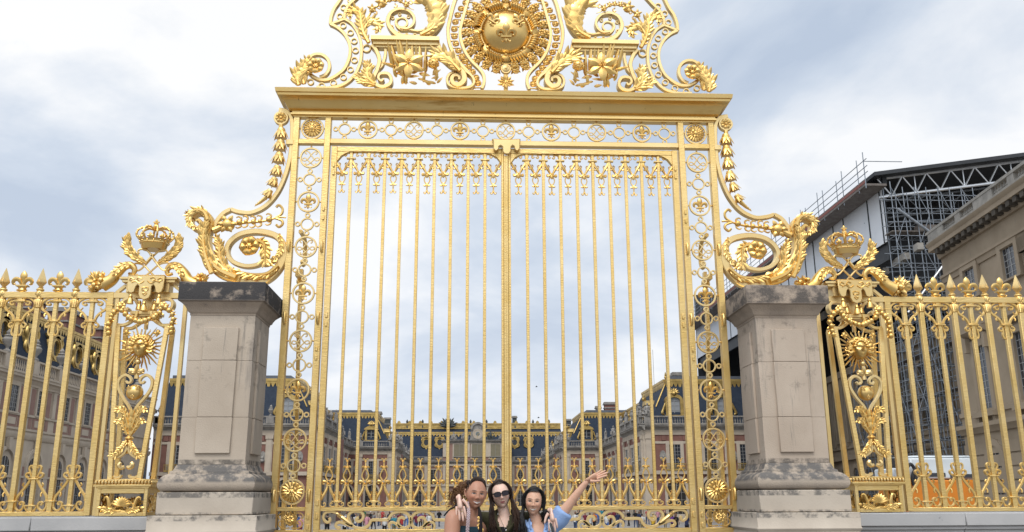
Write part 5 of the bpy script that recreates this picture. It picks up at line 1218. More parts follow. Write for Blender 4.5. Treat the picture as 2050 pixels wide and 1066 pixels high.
w0 = window(f, LW, s0, 9.0, 11.25, 1.35, 4, 6, t=.3, out=.12); a0 = window(f, LW, s0, GZ+.2, 5.2, 1.7, 4, 8, True, t=.45, out=.03)
q = MB(); archring(f, q, s0, 2.6, GZ+.2, 4.45, .28, -.05, .22); ar = q.build('arch_moulding', PALE, LW)
for i in range(1, n): copies(f, w0, LW, [bay*i]); copies(f, a0, LW, [bay*i]); copies(f, ar, LW, [bay*i])
cornice(f, LW, 0, ln, 11.45, 12.35, .7, PALE); prs = [s0+bay*(i+.5) for i in range(-1, n)]; balustrade(f, LW, 0, ln, 12.35, 13.75, .25, prs, .36, PALE)
for s in prs: urn(LW, f.p(s, 13.75, .25), 2.0)
q = MB(); q.add([(XL-.9, ys0, 12.4), (XL-.9, yend, 12.4), (XL-2.6, yend, 18.4), (XL-2.6, ys0, 18.4), (XL-13, yend, 20.0), (XL-13, ys0, 20.0), (XL-13, ys0, 12.4), (XL-13, yend, 12.4)], [(0, 1, 2, 3), (3, 2, 4, 5), (0, 3, 5, 6), (1, 7, 4, 2)]); roof = q.build('roof', SLATE, LW)
q = MB(); g = Face(XL-2.5, ys0, (0, 1), (1, 0)); fringe(g, q, 0, ln, 18.3, .6, .05, .6); q.build('gilded_eaves', GILT, roof)
for i in range(n): bullseye(f, LW, s0+bay*i+.2, 16.2, -1.75, .62)
for px, py, yy, w_, d_, zt in ((95, 596, 84, 2.2, 3.4, 24.2), (158, 626, 94, 2.2, 6.0, 24.6), (215, 660, 103, 2.2, 5, 24.0)):
    c = W(px, py, yy); chimney(LW, -47.5, yy, w_, d_, 18.5, c.z)
q = MB(); q.box(XL+.1, XL+.35, 102.5, 102.75, GZ, 11.4); q.build('downpipe', LEAD, LW)
# ================================================================ pale stone wing, scaffold and temporary roof on the right
ASH = nmat('ashlar', (.35, .285, .21), .88, base2=(.29, .235, .17), vscale=.5, bump=.1, bscale=7, spec=.2, spots=[(1.3, .62, (.25, .215, .17), (1.5, 1.5, .45))])
ASHD = nmat('ashlar_dark', (.11, .095, .078), .9, base2=(.06, .054, .046), vscale=1.2, spec=.2)  # darker ashlar tone, used for the modillions
STEEL = nmat('galvanised_tube', (.34, .37, .41), .45, .7, base2=(.22, .25, .28), vscale=2)
ALU = nmat('aluminium_truss', (.62, .64, .66), .38, .8)
TARP = nmat('white_wrap', (.74, .77, .81), .55, base2=(.66, .70, .75), vscale=.4, spec=.4)
SEAM = nmat('dark_seam', (.03, .035, .04), .7)
SHEET = nmat('roof_sheet', (.030, .034, .040), .6, base2=(.02, .023, .027), vscale=1)
PLANK = nmat('scaffold_deck', (.17, .155, .14), .8, base2=(.12, .10, .09), vscale=2, spots=[(1.0, .62, (.22, .09, .07), (1, 1, 1))])
th = math.radians(6.0)
PW0 = W(1877, 480, 58); fp = Face(PW0.x, 58, (math.sin(th), math.cos(th)), (-math.cos(th), math.sin(th)))
def onp(px, py, o=0.0):
    """(s, z) on the facade plane at this place of the photograph"""
    d = FPX*FW+(px-1025)*RT-(py-533)*UP; Q = fp.O+fp.n*o-CAM; Q.z = 0
    t = (Q.x*fp.n.x+Q.y*fp.n.y)/(d.x*fp.n.x+d.y*fp.n.y); p = CAM+d*t
    return (p-fp.O).dot(fp.u), p.z
SW = empty('stone_wing', (0, 0, 0), 'pale ashlar palace wing with a bracketed cornice behind the right railing', 'palace building')
S0, S1 = -32.0, -.2
zb = onp(1877, 480)[1]-.6; zs = onp(1935, 862)[1]
q = MB(); vs = [fp.p(s, z, o) for s in (S0, S1) for o in (-16, 0) for z in (GZ, zb-.2)]; q.add(vs, [(0, 1, 3, 2), (4, 6, 7, 5), (0, 4, 5, 1), (2, 3, 7, 6), (0, 2, 6, 4), (1, 5, 7, 3)]); q.build('wall', ASH, SW)
za = onp(1950, 510)[1]
q = MB()
fp.prof(q, S0, S1, [(-.05, za-.9), (.12, za-.9), (.2, za-.55), (.32, za-.5), (.32, za-.3), (-.05, za-.3)])
fp.prof(q, S0, S1, [(-.05, zs-.4), (.2, zs-.4), (.4, zs-.1), (.55, zs), (.55, zs+.3), (-.05, zs+.4)]); fp.prof(q, S0, S1, [(-.05, zs+.9), (.16, zs+.95), (.16, zs+1.25), (-.05, zs+1.3)])
fp.box(q, S0, S1, GZ, GZ+1.0, -.05, .3)
for i in range(7): fp.box(q, S0, S1, GZ+1.35+i*.92, GZ+2.15+i*.92-.0, -.05, .10) if GZ+2.2+i*.92 < zs-.5 else None
q.build('string_courses', ASH, SW)
zt = zb; q = MB()
fp.prof(q, S0, S1, [(-.05, zt-1.15), (.22, zt-1.15), (.30, zt-.9), (.32, zt-.62), (.95, zt-.58), (.95, zt-.26), (1.1, zt-.10), (1.15, zt+.04), (-.05, zt+.1)]); co = q.build('cornice', ASH, SW)
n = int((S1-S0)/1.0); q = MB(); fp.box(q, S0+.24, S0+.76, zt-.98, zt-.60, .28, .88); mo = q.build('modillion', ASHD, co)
for i in range(1, n): dup(mo, co, fp.u*(1.0*i))
prs = [S0+.6+4.2*i for i in range(19)]
q = MB(); o = .72; fp.box(q, S0, S1, zt+.05, zt+.28, o-.3, o+.3); fp.box(q, S0, S1, zt+.86, zt+1.07, o-.3, o+.3)
for j, p in enumerate(prs): fp.box(q, p-(1.5 if j % 2 else .45), p+(1.5 if j % 2 else .45), zt+.28, zt+.86, o-.26, o+.26)
for i in range(int((S1-S0)/.42)):
    s = S0+.42*(i+.5)
    if any(abs(s-p) < (1.65 if j % 2 else .6) for j, p in enumerate(prs)): continue
    c = fp.p(s, 0, o); q.lathe([(.12, zt+.28), (.08, zt+.36), (.16, zt+.48), (.07, zt+.72), (.11, zt+.86)], (c.x, c.y, 0), 7)
q.build('balustrade', nmat('balustrade_stone', (.34, .325, .295), .9, base2=(.24, .23, .21), vscale=1.5, spec=.2), SW)
# windows by column
cols = [onp(x, 755)[0] for x in (1903, 1973, 2063)]; pit = (cols[0]-cols[2])/2
z0t, z1t = onp(1975, 822)[1], onp(1965, 693)[1]; z0u, z1u = onp(1950, 596)[1], onp(1950, 534)[1]
sc = [cols[1]+pit*i for i in range(-5, 3) if cols[1]+pit*i < S1-1.5]
def surround(f, s, z0, z1, w):
    q = MB()
    for a, b, o in ((w/2, w/2+.4, .22), (w/2+.4, w/2+.62, .12)): f.box(q, s-b, s-a, z0, z1, -.05, o); f.box(q, s+a, s+b, z0, z1, -.05, o); f.box(q, s-b, s+b, z1+a-w/2, z1+b-w/2, -.05, o)
    return q
w0 = None
for s in sc:
    if w0 is None:
        w0 = window(fp, SW, s, z0t, z1t, 1.9, 4, 9, frame=ASH, t=.5, out=.25); wu = window(fp, SW, s, z0u, z1u, 1.9, 4, 5, frame=ASH, t=.5, out=.25); b0 = s
        q = MB(); fp.prof(q, s-1.9, s+1.9, [(-.05, z1t+.75), (.3, z1t+.8), (.75, z1t+1.1), (.75, z1t+1.3), (-.05, z1t+1.45)]); fp.box(q, s-1.75, s-1.35, z1t-.3, z1t+.8, .2, .55); fp.box(q, s+1.35, s+1.75, z1t-.3, z1t+.8, .2, .55)
        fp.poly(q, [(s-1.9, z1t+1.4)]+[(s-1.9*math.cos(PI*j/10), z1t+1.4+.95*math.sin(PI*j/10)) for j in range(1, 10)]+[(s+1.9, z1t+1.4)], -.05, .5); hd = q.build('window_hood', ASH, SW)
        q = MB(); fp.box(q, s-1.7, s+1.7, z0t-.5, z0t-.15, -.05, .6); fp.box(q, s-1.5, s-1.1, z0t-1.1, z0t-.5, -.05, .4); fp.box(q, s+1.1, s+1.5, z0t-1.1, z0t-.5, -.05, .4); sil = q.build('window_sill', ASH, SW)
        g0 = window(fp, SW, s, GZ+.3, zs-1.4, 2.0, 4, 6, True, frame=ASH, t=.5, out=.2)
    else:
        for o_ in (w0, wu, hd, g0, sil): copies(fp, o_, SW, [s-b0])
q = MB(); s = onp(2046, 470)[0]
for k in range(2): a = s-1.2-2.2*k*0; fp.box(q, a-.8, a+.8, zs+1.3, za-.9, -.05, .35); fp.box(q, a-1.05, a+1.05, za-1.9, za-.9, -.05, .55)
q.build('pilaster', ASH, SW)

# lower range set back behind the scaffold
fb = Face(fp.p(.5, 0, -5).x, fp.p(.5, 0, -5).y, (math.sin(th), math.cos(th)), (-math.cos(th), math.sin(th)))
q = MB(); fb.box(q, -1, 52, GZ, zb-4, -8, 0); q.build('wall', ASH, SW)
q = MB(); fb.box(q, -1, 52, zs-.4, zs+.2, -.05, .5); fb.box(q, -1, 52, zb-5, zb-4.2, -.05, .6); fb.box(q, -1, 52, zs+1, zs+1.3, -.05, .2)
for i in range(11): fb.box(q, 1+4.9*i-.5, 1+4.9*i+.5, zs+1.3, zb-5, -.05, .3)
q.build('string_courses', ASH, SW)
wb = window(fb, SW, 3.4, zs+1.8, zs+8.2, 2.1, 4, 8, True, frame=ASH, t=.6, out=.35); wc = window(fb, SW, 3.4, GZ+.3, zs-1.4, 2.2, 4, 6, True, frame=ASH, t=.5, out=.2)
copies(fb, wb, SW, [4.9*i for i in range(1, 10)]); copies(fb, wc, SW, [4.9*i for i in range(1, 10)])
# ---- wrapped enclosure
XW = W(1759, 368, 70).x; ZT = 27.0
TW = empty('roof_enclosure', (0, 0, 0), 'temporary roof enclosure with white wrapped side and dark underside over the stone wing', 'temporary roof')
def yat(px, py, X):
    a, b = W(px, py, 0).x, W(px, py, 10).x; return (X-a)/((b-a)/10)
XW = 36.6
YN = yat(1764, 385, XW); YF = 134.0
zt1 = W(1764, 372, YN).z; zb1 = W(1782, 480, yat(1782, 480, XW)).z
g = Face(XW, YN, (0, 1), (-1, 0))
q = MB(); g.box(q, 0, YF-YN, zb1, zt1, -.06, 0); wrap = q.build('white_wrap', TARP, TW)
q = MB(); n = 12
ss = [0.4]; 
for i in range(n): ss.append(ss[-1]+(5.6 if i % 2 else 2.6))
for s in ss: g.box(q, s-.09, s+.09, zb1, zt1, .0, .05)
q.build('wrap_seam', SEAM, TW)
q = MB(); g.box(q, -.8, YF-YN, zt1-.1, zt1+.55, -.25, .12); q.build('fascia', SHEET, TW)
q = MB(); g.box(q, -1.5, YF-YN, zt1-.55, zt1-.35, .15, 2.1); g.box(q, -1.5, YF-YN, zt1-.35, zt1+.1, 2.0, 2.06); q.build('walkway', PLANK, TW)
q = MB(); g.box(q, -1.5, YF-YN, zt1-.30, zt1-.05, 2.06, 2.10); q.build('toe_board', nmat('red_board', (.22, .075, .06), .7), TW)
s = -1.5; k = 0
while s < YF-YN:
    q = MB(); a = g.p(s, zt1-.8, 2.05); b = g.p(s, zt1+2.1+.25*(k % 3), 2.05); q.tube([a, b], .045, 6); o = q.build('guard_post', STEEL, TW) if k < 40 else None; s += 3.4 if k % 2 else 1.4; k += 1
for z in (.55, 1.1, 1.75):
    q = MB(); q.tube([g.p(-2.2, zt1+z, 2.08), g.p(YF-YN, zt1+z, 2.08)], .04, 6); q.build('guard_rail', STEEL, TW)
q = MB(); a = g.p(-1.5, zt1+1.75, 2.05); q.tube([a, g.p(-1.5, zt1+1.75, -1.5)], .04, 6); q.tube([g.p(-1.5, zt1+2.6, 2.05), g.p(-1.5, zt1-.6, 2.05)], .05, 6); q.build('guard_rail', STEEL, TW)
# roof sheet and trusses (the gable looks down the court)
za_, zr_ = zt1+.62, zt1+5.45; XR = XW+34
def tr(y, x0, x1, za, zr, dep, mat, name, rad=.075, nseg=22):
    q = MB(); a = Vector((x0, y, za)); b = Vector((x1, y, zr)); dn = Vector((0, 0, -dep))
    q.tube([a, b], rad*1.25, 6); q.tube([a+dn, b+dn], rad*1.25, 6)
    for i in range(nseg):
        p, r, m = a.lerp(b, i/nseg), a.lerp(b, (i+1)/nseg), a.lerp(b, (i+.5)/nseg)
        q.tube([p, m+dn], rad*.7, 5); q.tube([m+dn, r], rad*.7, 5); q.tube([m, m+dn], rad*.6, 5) if i % 2 else None
    return q.build(name, mat, TW)
tr(YN-.4, XW-.4, XR, za_-.15, zr_-.15, 1.75, ALU, 'truss', .11, 15)
for i in range(1, 2): tr(YN-.4+7*i, XW+.2, XR, za_-.3, zr_-.3, 1.75, STEEL, 'truss', .085, 12)
q = MB(); q.add([(XW-1.2, YN-1.6, za_-.25), (XR, YN-1.6, zr_+.02), (XR, YF, zr_+.02), (XW-1.2, YF, za_-.25), (XW-1.2, YN-1.6, za_+.1), (XR, YN-1.6, zr_+.37), (XR, YF, zr_+.37), (XW-1.2, YF, za_+.1)], [(3, 2, 1, 0), (4, 5, 6, 7), (0, 1, 5, 4), (1, 2, 6, 5), (2, 3, 7, 6), (3, 0, 4, 7)]); q.build('roof_sheet', SHEET, TW)
q = MB(); q.box(XW, XR, YF-.3, YF, GZ, zr_); q.box(XR-.3, XR, YN-1, YF, zb1-8, zr_); q.add([(XW+.2, y, z) for y in (YN+12, YN+12.3) for z in (zb1-4, za_-.3)]+[(XR, y, z) for y in (YN+12, YN+12.3) for z in (zb1-4, zr_-.05)], [(0, 1, 5, 4), (2, 6, 7, 3), (0, 4, 6, 2), (1, 3, 7, 5), (0, 2, 3, 1), (4, 5, 7, 6)]); q.box(XW+.3, XW+.6, YN+.5, YF, zb1-1.5, zt1); q.build('void_shade_sheets', SHEET, TW)  # end walls plus added sheets; their black stands for shade under the roof
for y_, dz in ((YN+4, -3.0), (YN+8, -4.4), (YN+12, -6)):
    q = MB(); q.tube([(XW, y_, za_+dz), (XR, y_, za_+dz+2.0)], .10, 6); q.tube([(XW+14, y_, za_+dz), (XW+14, y_, za_+3)], .09, 6); q.tube([(XW+21, y_, za_+dz), (XW+21, y_, za_+3.5)], .09, 6); q.build('tie_beam', STEEL, TW)
# ---- scaffolding
SC = empty('scaffolding', (0, 0, 0), 'tube scaffolding with diagonal braces against the pale stone wing', 'scaffolding')
r3 = random.Random(3)
lift = [GZ+2.0*i for i in range(11)]
fp_front = fp; fp = Face(fp.p(0, 0, -5).x, fp.p(0, 0, -5).y, (math.sin(th), math.cos(th)), (-math.cos(th), math.sin(th))); sA = 3.0; sB = sA+26
nu = 13
for i in range(nu):
    s = sA+2.6*i
    for o in (1.0, 2.3):
        q = MB(); q.tube([fp.p(s, GZ, o), fp.p(s, lift[-1]+(1.2 if o > 1.5 else -.5), o)], .05, 6); q.build('upright', STEEL, SC)
for z in lift[1:]:
    for o, zz_ in ((1.0, 0), (2.3, 0), (2.36, 1.0)):
        q = MB(); q.tube([fp.p(sA-.6, z+zz_, o), fp.p(sA+2.6*(nu-1)+.6, z+zz_, o)], .045, 6); q.build('ledger', STEEL, SC)
for z in lift[2::2]:
    q = MB(); fp.box(q, sA, sA+2.6*(nu-1), z+.05, z+.12, 1.05, 2.25); q.build('deck', PLANK, SC)
for i in range(0, nu-1):
    for j in range(0, len(lift)-2, 2):
        q = MB(); a, b = (i, i+1) if (i+j//2) % 2 else (i+1, i); q.tube([fp.p(sA+2.6*a, lift[j], 2.4), fp.p(sA+2.6*b, lift[j+2], 2.4)], .04, 6); q.build('brace', STEEL, SC)
# the tall tower under the gable
TWR = empty('scaffold_tower', (0, 0, 0), 'tall scaffold tower carrying the gable truss of the temporary roof', 'scaffolding')
x0, y0 = XW-.2, YN-2.2; nx, ny = 8, 3; zl = [zb1-16+1.9*i for i in range(15)]
xs = [x0+1.06*i for i in range(nx)]; ysq = [y0, y0+1.4, y0+2.8]
for x in xs:
    for y in ysq[:2]:
        q = MB(); q.tube([(x, y, GZ), (x, y, zt1-.9+(.5 if x < XW+.5 else 0))], .042, 6); q.build('upright', STEEL, TWR)
for z in [GZ+1.25*i for i in range(int((zt1-1-GZ)/1.25)+1)]:
    for y in ysq[:2]:
        q = MB(); q.tube([(xs[0]-.5, y, z), (xs[-1]+.6, y, z)], .036, 6); q.build('ledger', STEEL, TWR)
q = MB()
for z in [GZ+1.25*i for i in range(int((zt1-1-GZ)/1.25)+1)]:
    for x in xs: q.tube([(x, y0-.2, z), (x, ysq[1]+.2, z)], .032, 5)
tag(q.build('transom', STEEL, TWR), kind='stuff')
for j in range(0, 16, 2):
    z = zt1-1.0-1.25*j
    for i in range(0, nx-1, 2):
        q = MB(); a, b = (i, i+1) if (i+j//2) % 2 else (i+1, i); q.tube([(xs[a], y0-.08, z-2.5), (xs[b], y0-.08, z)], .030, 6); q.build('brace', STEEL, TWR)
q = MB(); q.tube([(xs[0]+.3, y0-.2, zt1-3), (xs[-1]+.8, y0-.2, zb1-4)], .12, 8); q.build('raking_prop', STEEL, TWR)
q = MB(); q.tube([(xs[0]+.1, y0-.35, zb1-7), (xs[-1]+3.4, y0-.35, zt1+.2)], .10, 8); q.build('raking_prop', ALU, TWR)
for z in (zb1+.3, zb1-6.5):
    q = MB(); q.box(xs[0]-.3, xs[-1]+.3, y0, ysq[1], z, z+.08); q.build('deck', PLANK, TWR)
q = MB(); q.box(xs[0]+2.4, xs[-1], y0+.5, ysq[1]+.0, zb1+.38, zb1+1.1); q.build('stacked_fittings', PLANK, TWR)

# ================================================================ orange works truck
ORG = nmat('orange_paint', (.62, .20, .012), .38, base2=(.52, .16, .01), vscale=2)
WHT = nmat('white_paint', (.62, .66, .68), .35, base2=(.54, .58, .60), vscale=1.5)
RUB = nmat('black_rubber', (.02, .02, .022), .7)
TY = 27.0; a = W(1790, 965, TY); b = W(1900, 965, TY)
TK = empty('works_truck', ((a.x+b.x)/2+1.0, TY, -.62), 'orange works truck with a white cab behind the right railing', 'truck')
def T(mb, x0, x1, y0, y1, z0, z1): return mb.box(x0, x1, y0, y1, z0, z1)
zo = .62
q = MB(); T(q, -2.4, .9, -1.1, 1.1, .75, 1.25); T(q, -2.4, .9, -1.15, 1.15, 1.25, 2.72); q.build('body', ORG, TK, .06)
q = MB(); T(q, -1.9, .8, -1.05, 1.05, 2.76, 3.60); T(q, -1.8, .7, -1.0, 1.0, 3.60, 3.70); T(q, -2.6, -2.0, -.9, .9, 2.76, 3.2); cab = q.build('cab', WHT, TK, .12)
q = MB(); T(q, -1.75, -.5, -1.08, -1.04, 2.85, 3.0); T(q, -.3, .7, -1.08, -1.04, 2.80, 2.95); q.build('window', GLASS, cab)
q = MB(); q.tube(cat([(-2.1, -1.2, 2.4), (-2.25, -1.25, 3.0), (-2.0, -1.25, 3.35), (-1.8, -1.22, 3.0), (-1.9, -1.2, 2.6)], 5), .07, 7); q.tube(cat([(-1.95, -1.22, 2.5), (-2.0, -1.28, 2.9), (-1.75, -1.28, 3.2), (-1.6, -1.22, 2.8)], 5), .06, 7); q.tube([(-2.45, -1.1, 3.2), (-2.6, -1.2, 3.4)], .05, 6); q.box(-2.75, -2.5, -1.25, -1.15, 3.2, 3.6); q.build('hoses', RUB, TK)
for x in (-1.6, .2):
    for y in (-1.0, 1.0):
        q = MB(); q.lathe([(.2, -.16), (.45, -.16), (.5, -.1), (.5, .1), (.45, .16), (.2, .16)], (0, 0, 0), 20, Matrix.Rotation(PI/2, 4, 'X')); wh = q.build('wheel', RUB, TK, loc=(x, y, .5))
        q = MB(); q.lathe([(.01, -.12), (.22, -.10), (.26, -.15), (.26, .15), (.01, .12)], (0, 0, 0), 14, Matrix.Rotation(PI/2, 4, 'X')); q.build('rim', WHT, wh)
q = MB(); T(q, -2.35, -2.0, -1.12, 1.12, 2.74, 2.9); q.build('lamp_bar', ORG, TK, .03)
# ================================================================ people
def skinmat(name):
    m = bpy.data.materials.new(name); m.use_nodes = True; t = m.node_tree; p = t.nodes['Principled BSDF']
    a = N(t, 'ShaderNodeAttribute', attribute_name='Col'); geo = N(t, 'ShaderNodeNewGeometry'); n = N(t, 'ShaderNodeTexNoise'); n.inputs['Scale'].default_value = 60; n.inputs['Detail'].default_value = 5
    t.links.new(geo.outputs['Position'], n.inputs['Vector'])
    c = mixc(t, 1.0, a.outputs['Color'], ramp(t, n.outputs[0], [(.3, (.95, .93, .92)), (.7, (1.03, 1.03, 1.03))]), 'MULTIPLY')
    t.links.new(c, p.inputs['Base Color']); p.inputs['Roughness'].default_value = .48; p.inputs['Specular IOR Level'].default_value = .4
    p.inputs['Subsurface Weight'].default_value = .12; p.inputs['Subsurface Radius'].default_value = (.012, .005, .003); p.inputs['Subsurface Scale'].default_value = .6
    return m
SKIN = skinmat('skin')
def cloth(name, c, c2=None, sc=6, rough=.85, bump=.25):
    return nmat(name, c, rough, base2=c2 or tuple(x*.8 for x in c), vscale=sc, bump=bump, bscale=70, spec=.2)
def remesh(mb, vox, name, smooth=8):
    me = bpy.data.meshes.new(name); me.from_pydata(mb.v, [], mb.f); ob = bpy.data.objects.new(name+'_src', me); COL.objects.link(ob)
    bm = bmesh.new(); bm.from_mesh(me); bmesh.ops.recalc_face_normals(bm, faces=bm.faces); bm.to_mesh(me); bm.free()
    r = ob.modifiers.new('r', 'REMESH'); r.mode = 'VOXEL'; r.voxel_size = vox
    s = ob.modifiers.new('s', 'SMOOTH'); s.iterations = smooth; s.factor = .5
    dg = bpy.context.evaluated_depsgraph_get(); dg.update(); ev = ob.evaluated_get(dg); m2 = ev.to_mesh()
    vs = [v.co.copy() for v in m2.vertices]; fs = [tuple(p.vertices) for p in m2.polygons]; ev.to_mesh_clear()
    bpy.data.objects.remove(ob); bpy.data.meshes.remove(me); return vs, fs
def build_col(name, vs, fs, cols, mat, parent=None, sharp=70):
    me = bpy.data.meshes.new(name); me.from_pydata([tuple(v) for v in vs], [], fs); me.materials.append(mat)
    if cols:
        at = me.color_attributes.new('Col', 'FLOAT_COLOR', 'POINT'); at.data.foreach_set('color', [x for c in cols for x in (c[0], c[1], c[2], 1.0)])
    bm = bmesh.new(); bm.from_mesh(me); bmesh.ops.recalc_face_normals(bm, faces=bm.faces); bm.to_mesh(me); bm.free()
    me.polygons.foreach_set('use_smooth', [True]*len(me.polygons)); ob = bpy.data.objects.new(name, me); COL.objects.link(ob)
    if parent: own(ob, parent)
    return ob
def headgrid(tone, lip, brow, smile=.5, teeth=True, eye=1.0, jaw=.33, n=120, m=132, iris=(.035, .018, .010), closed=0.0):
    V = []; Cc = []
    def front(x, z, y):
        if y > -.02: return 0
        def g(ax, az, sx, sz): return math.exp(-((x-ax)/sx)**2-((z-az)/sz)**2)
        def g2(ax, az, sx, sz): return g(ax, az, sx, sz)+g(-ax, az, sx, sz)
        d = .019*g(0, -.033, .0115, .0125)+.011*g(0, -.012, .0085, .022)+.007*g2(.0125, -.037, .0065, .0075)
        d += -.0095*g2(.032, .001, .016, .010)+.0055*g2(.031, .000, .0105, .0065)+.0045*g2(.030, .021, .021, .006)
        zc = -.067+smile*.0075*(abs(x)/.024)**1.6
        if abs(x) < .04: d += .0055*math.exp(-((z-zc-.0055)/.0042)**2)*math.exp(-(x/.021)**4)+.0062*math.exp(-((z-zc+.0065)/.005)**2)*math.exp(-(x/.019)**4)-.0055*math.exp(-((z-zc)/.0026)**2)*math.exp(-(x/.022)**4)
        d += (.006+.004*smile)*g2(.042, -.030, .019, .017)+.009*g(0, -.103, .020, .013)-.0035*g(0, -.085, .016, .005)-.003*smile*g2(.030, -.056, .006, .018)
        return d
    def colour(x, z, y):
        c = Vector(tone)
        if y > -.03: return c
        zc = -.067+smile*.0075*(abs(x)/.024)**1.6
        c = c.lerp(Vector((c.x*1.05, c.y*.80, c.z*.76)), .55*math.exp(-((abs(x)-.043)/.018)**2-((z+.028)/.016)**2)+.35*math.exp(-(x/.014)**2-((z+.036)/.012)**2))
        hw = .0225+.0075*smile
        if abs(x) < hw:
            k = 1-(abs(x)/hw)**2; up = zc+.0085*k*(1-.18*math.exp(-(x/.004)**2)); lo = zc-.0105*k
            op = (.0066*k if teeth else .0)
            if lo < z < up:
                c = Vector(lip)
                if teeth and zc-op < z < zc+op*.7: c = Vector((.78, .74, .68))
                elif not teeth and abs(z-zc) < .0011: c = Vector(lip)*.45
                elif teeth and (z > zc+op*.7-.0007 and z < zc+op*.7+.0007): c = Vector(lip)*.6
        ex = abs(x)-.0315
        ze = .001-.0012*(ex/.0135)**2*2+closed*.002
        h = .0060*eye*(1-closed*.45)
        q = (ex/.0142)**2+((z-ze)/h)**2
        if q < 1:
            c = Vector((.34, .31, .30))
            if ex**2+(z-ze)**2 < .0076**2: c = Vector(iris)
            if ex**2+(z-ze)**2 < .0026**2: c = Vector((.004, .004, .004))
            if q > .55 and z > ze: c = Vector((.02, .014, .012))
        elif q < 1.9 and z > ze+h*.3: c = Vector((.025, .016, .012))
        elif q < 1.5 and z < ze: c = c*.72
        zb = .0205+.0035*math.cos(ex*95)
        if abs(z-zb) < .0031*(1-(ex/.021)**2) and abs(ex) < .021: c = c.lerp(Vector(brow), .85)
        if abs(z+.0405) < .0018 and .005 < abs(x) < .011: c = c*.45
        return c
    rings = []
    for i in range(n+1):
        th = PI*i/n
        for j in range(m):
            ph = 2*PI*j/m; sx, cy, z = math.sin(th)*math.sin(ph), math.sin(th)*math.cos(ph), math.cos(th)
            dn = max(-z, 0)
            x = sx*.0790*(1-jaw*dn**1.6); zz = z*.118 if z > 0 else z*.120
            y = -cy*(.094 if cy > 0 else .104)*(1-.12*dn if cy > 0 else 1-.42*dn)
            y += -.010*dn**2*(1 if cy > 0 else 0)
            if cy > 0: y *= 1-.10*max(z-.25, 0)
            p = Vector((x, y, zz)); d = front(x, zz, y); col = colour(x, zz, y); p.y -= d
            V.append(p); Cc.append(col)
    F = [(i*m+j, i*m+(j+1) % m, (i+1)*m+(j+1) % m, (i+1)*m+j) for i in range(n) for j in range(m)]
    # ears
    for k in (1, -1):
        q = MB(); q.tube(cat([(k*.074, .012, .012), (k*.084, .022, .026), (k*.086, .030, .010), (k*.080, .022, -.018), (k*.073, .012, -.026)], 5), [.005, .007, .007, .007, .005], 7); q.ball((k*.077, .018, 0), .014, .45, 1, 1.4, 8, 6)
        o = len(V); V += [Vector(v) for v in q.v]; F += [tuple(a+o for a in f) for f in q.f]; Cc += [Vector(tone)*.95]*len(q.v)
    return V, F, Cc
def hand_mb(M, curl=(.25, .25, .25, .25), spread=.10, thumb=(.7, .35), s=1.0, side=1):
    """hand in its own frame: wrist at the origin, fingers along +x, back of the hand +z, thumb on the side*+y edge"""
    q = MB()
    P = [[(0, .024, .016), (0, .0, .019)], ]
    q.tube([(-.02, 0, 0), (.01, 0, 0), (.04, 0, .002), (.072, 0, .002), (.088, 0, 0)], [.025, .028, .039, .043, .040], 14, False, .45)
    L = [(.038, .024, .020), (.043, .027, .022), (.040, .026, .021), (.031, .020, .018)]
    ys = [.029, .010, -.010, -.028]; x0 = [.086, .091, .088, .080]; R = [.0100, .0104, .0098, .0088]
    for i in range(4):
        a = side*(spread*(1.5-i)); an = 0; p = Vector((x0[i]-.012, side*ys[i], 0)); pts = [p.copy()]
        pts.append(p+Vector((.012, 0, .001))); p = pts[-1].copy()
        for k in range(3):
            an += curl[i]*(.7 if k == 0 else 1.0); d = Vector((math.cos(an)*math.cos(a), math.sin(a)*math.cos(an), -math.sin(an))); p = p+d*L[i][k]; pts.append(p.copy())
        q.tube(cat(pts, 4), [R[i]*1.1, R[i]*1.06, R[i]*1.02, R[i]*.95, R[i]*.92, R[i]*.86, R[i]*.45], 9)
    a = thumb[0]*side; p = Vector((.018, side*.024, -.006)); d1 = Vector((math.cos(a), math.sin(a), -thumb[1])).normalized(); d2 = Vector((math.cos(a*.55), math.sin(a*.55), -thumb[1])).normalized()
    q.tube(cat([p, p+d1*.034, p+d1*.034+d2*.030, p+d1*.034+d2*.054], 4), [.015, .0125, .0105, .0098, .005], 9)
    q.v = [tuple(M @ (Vector(v)*s)) for v in q.v]; return q
def frame(o, x, z):
    x = Vector(x).normalized(); z = Vector(z); z = (z-x*z.dot(x)).normalized(); y = z.cross(x)
    return Matrix(((x.x, y.x, z.x, o[0]), (x.y, y.y, z.y, o[1]), (x.z, y.z, z.z, o[2]), (0, 0, 0, 1)))
def loft(mb, rows, n=20):
    """torso rings: (centre, half width, half depth, facing angle)"""
    R = []
    for c, a, b, yaw in rows:
        R.append([Vector(c)+Vector((math.cos(yaw)*a*math.cos(t)-math.sin(yaw)*b*math.sin(t), math.sin(yaw)*a*math.cos(t)+math.cos(yaw)*b*math.sin(t), 0)) for t in [2*PI*k/n for k in range(n)]])
    return mb.ringsurf(R)
def torso_rows(J, inf=0.0, yaw=0.0, z0=None):
    hip, waist, chest, neck = J['hip'], J['waist'], J['chest'], J['neck']
    up = chest.lerp(neck, .55)
    return [(hip+Vector((0, 0, -.10)), .155+inf, .10+inf, yaw), (hip, .165+inf, .11+inf, yaw), (hip.lerp(waist, .6), .135+inf, .095+inf, yaw), (waist, .122+inf, .085+inf, yaw), (waist.lerp(chest, .5), .135+inf, .098+inf, yaw), (chest, .148+inf, .112+inf, yaw), (chest.lerp(neck, .3), .150+inf, .098+inf, yaw), (up, .135+inf, .078+inf, yaw), (neck+Vector((0, 0, -.035)), .085+inf*.8, .06+inf*.8, yaw), (neck, .05+inf*.5, .05+inf*.5, yaw)]
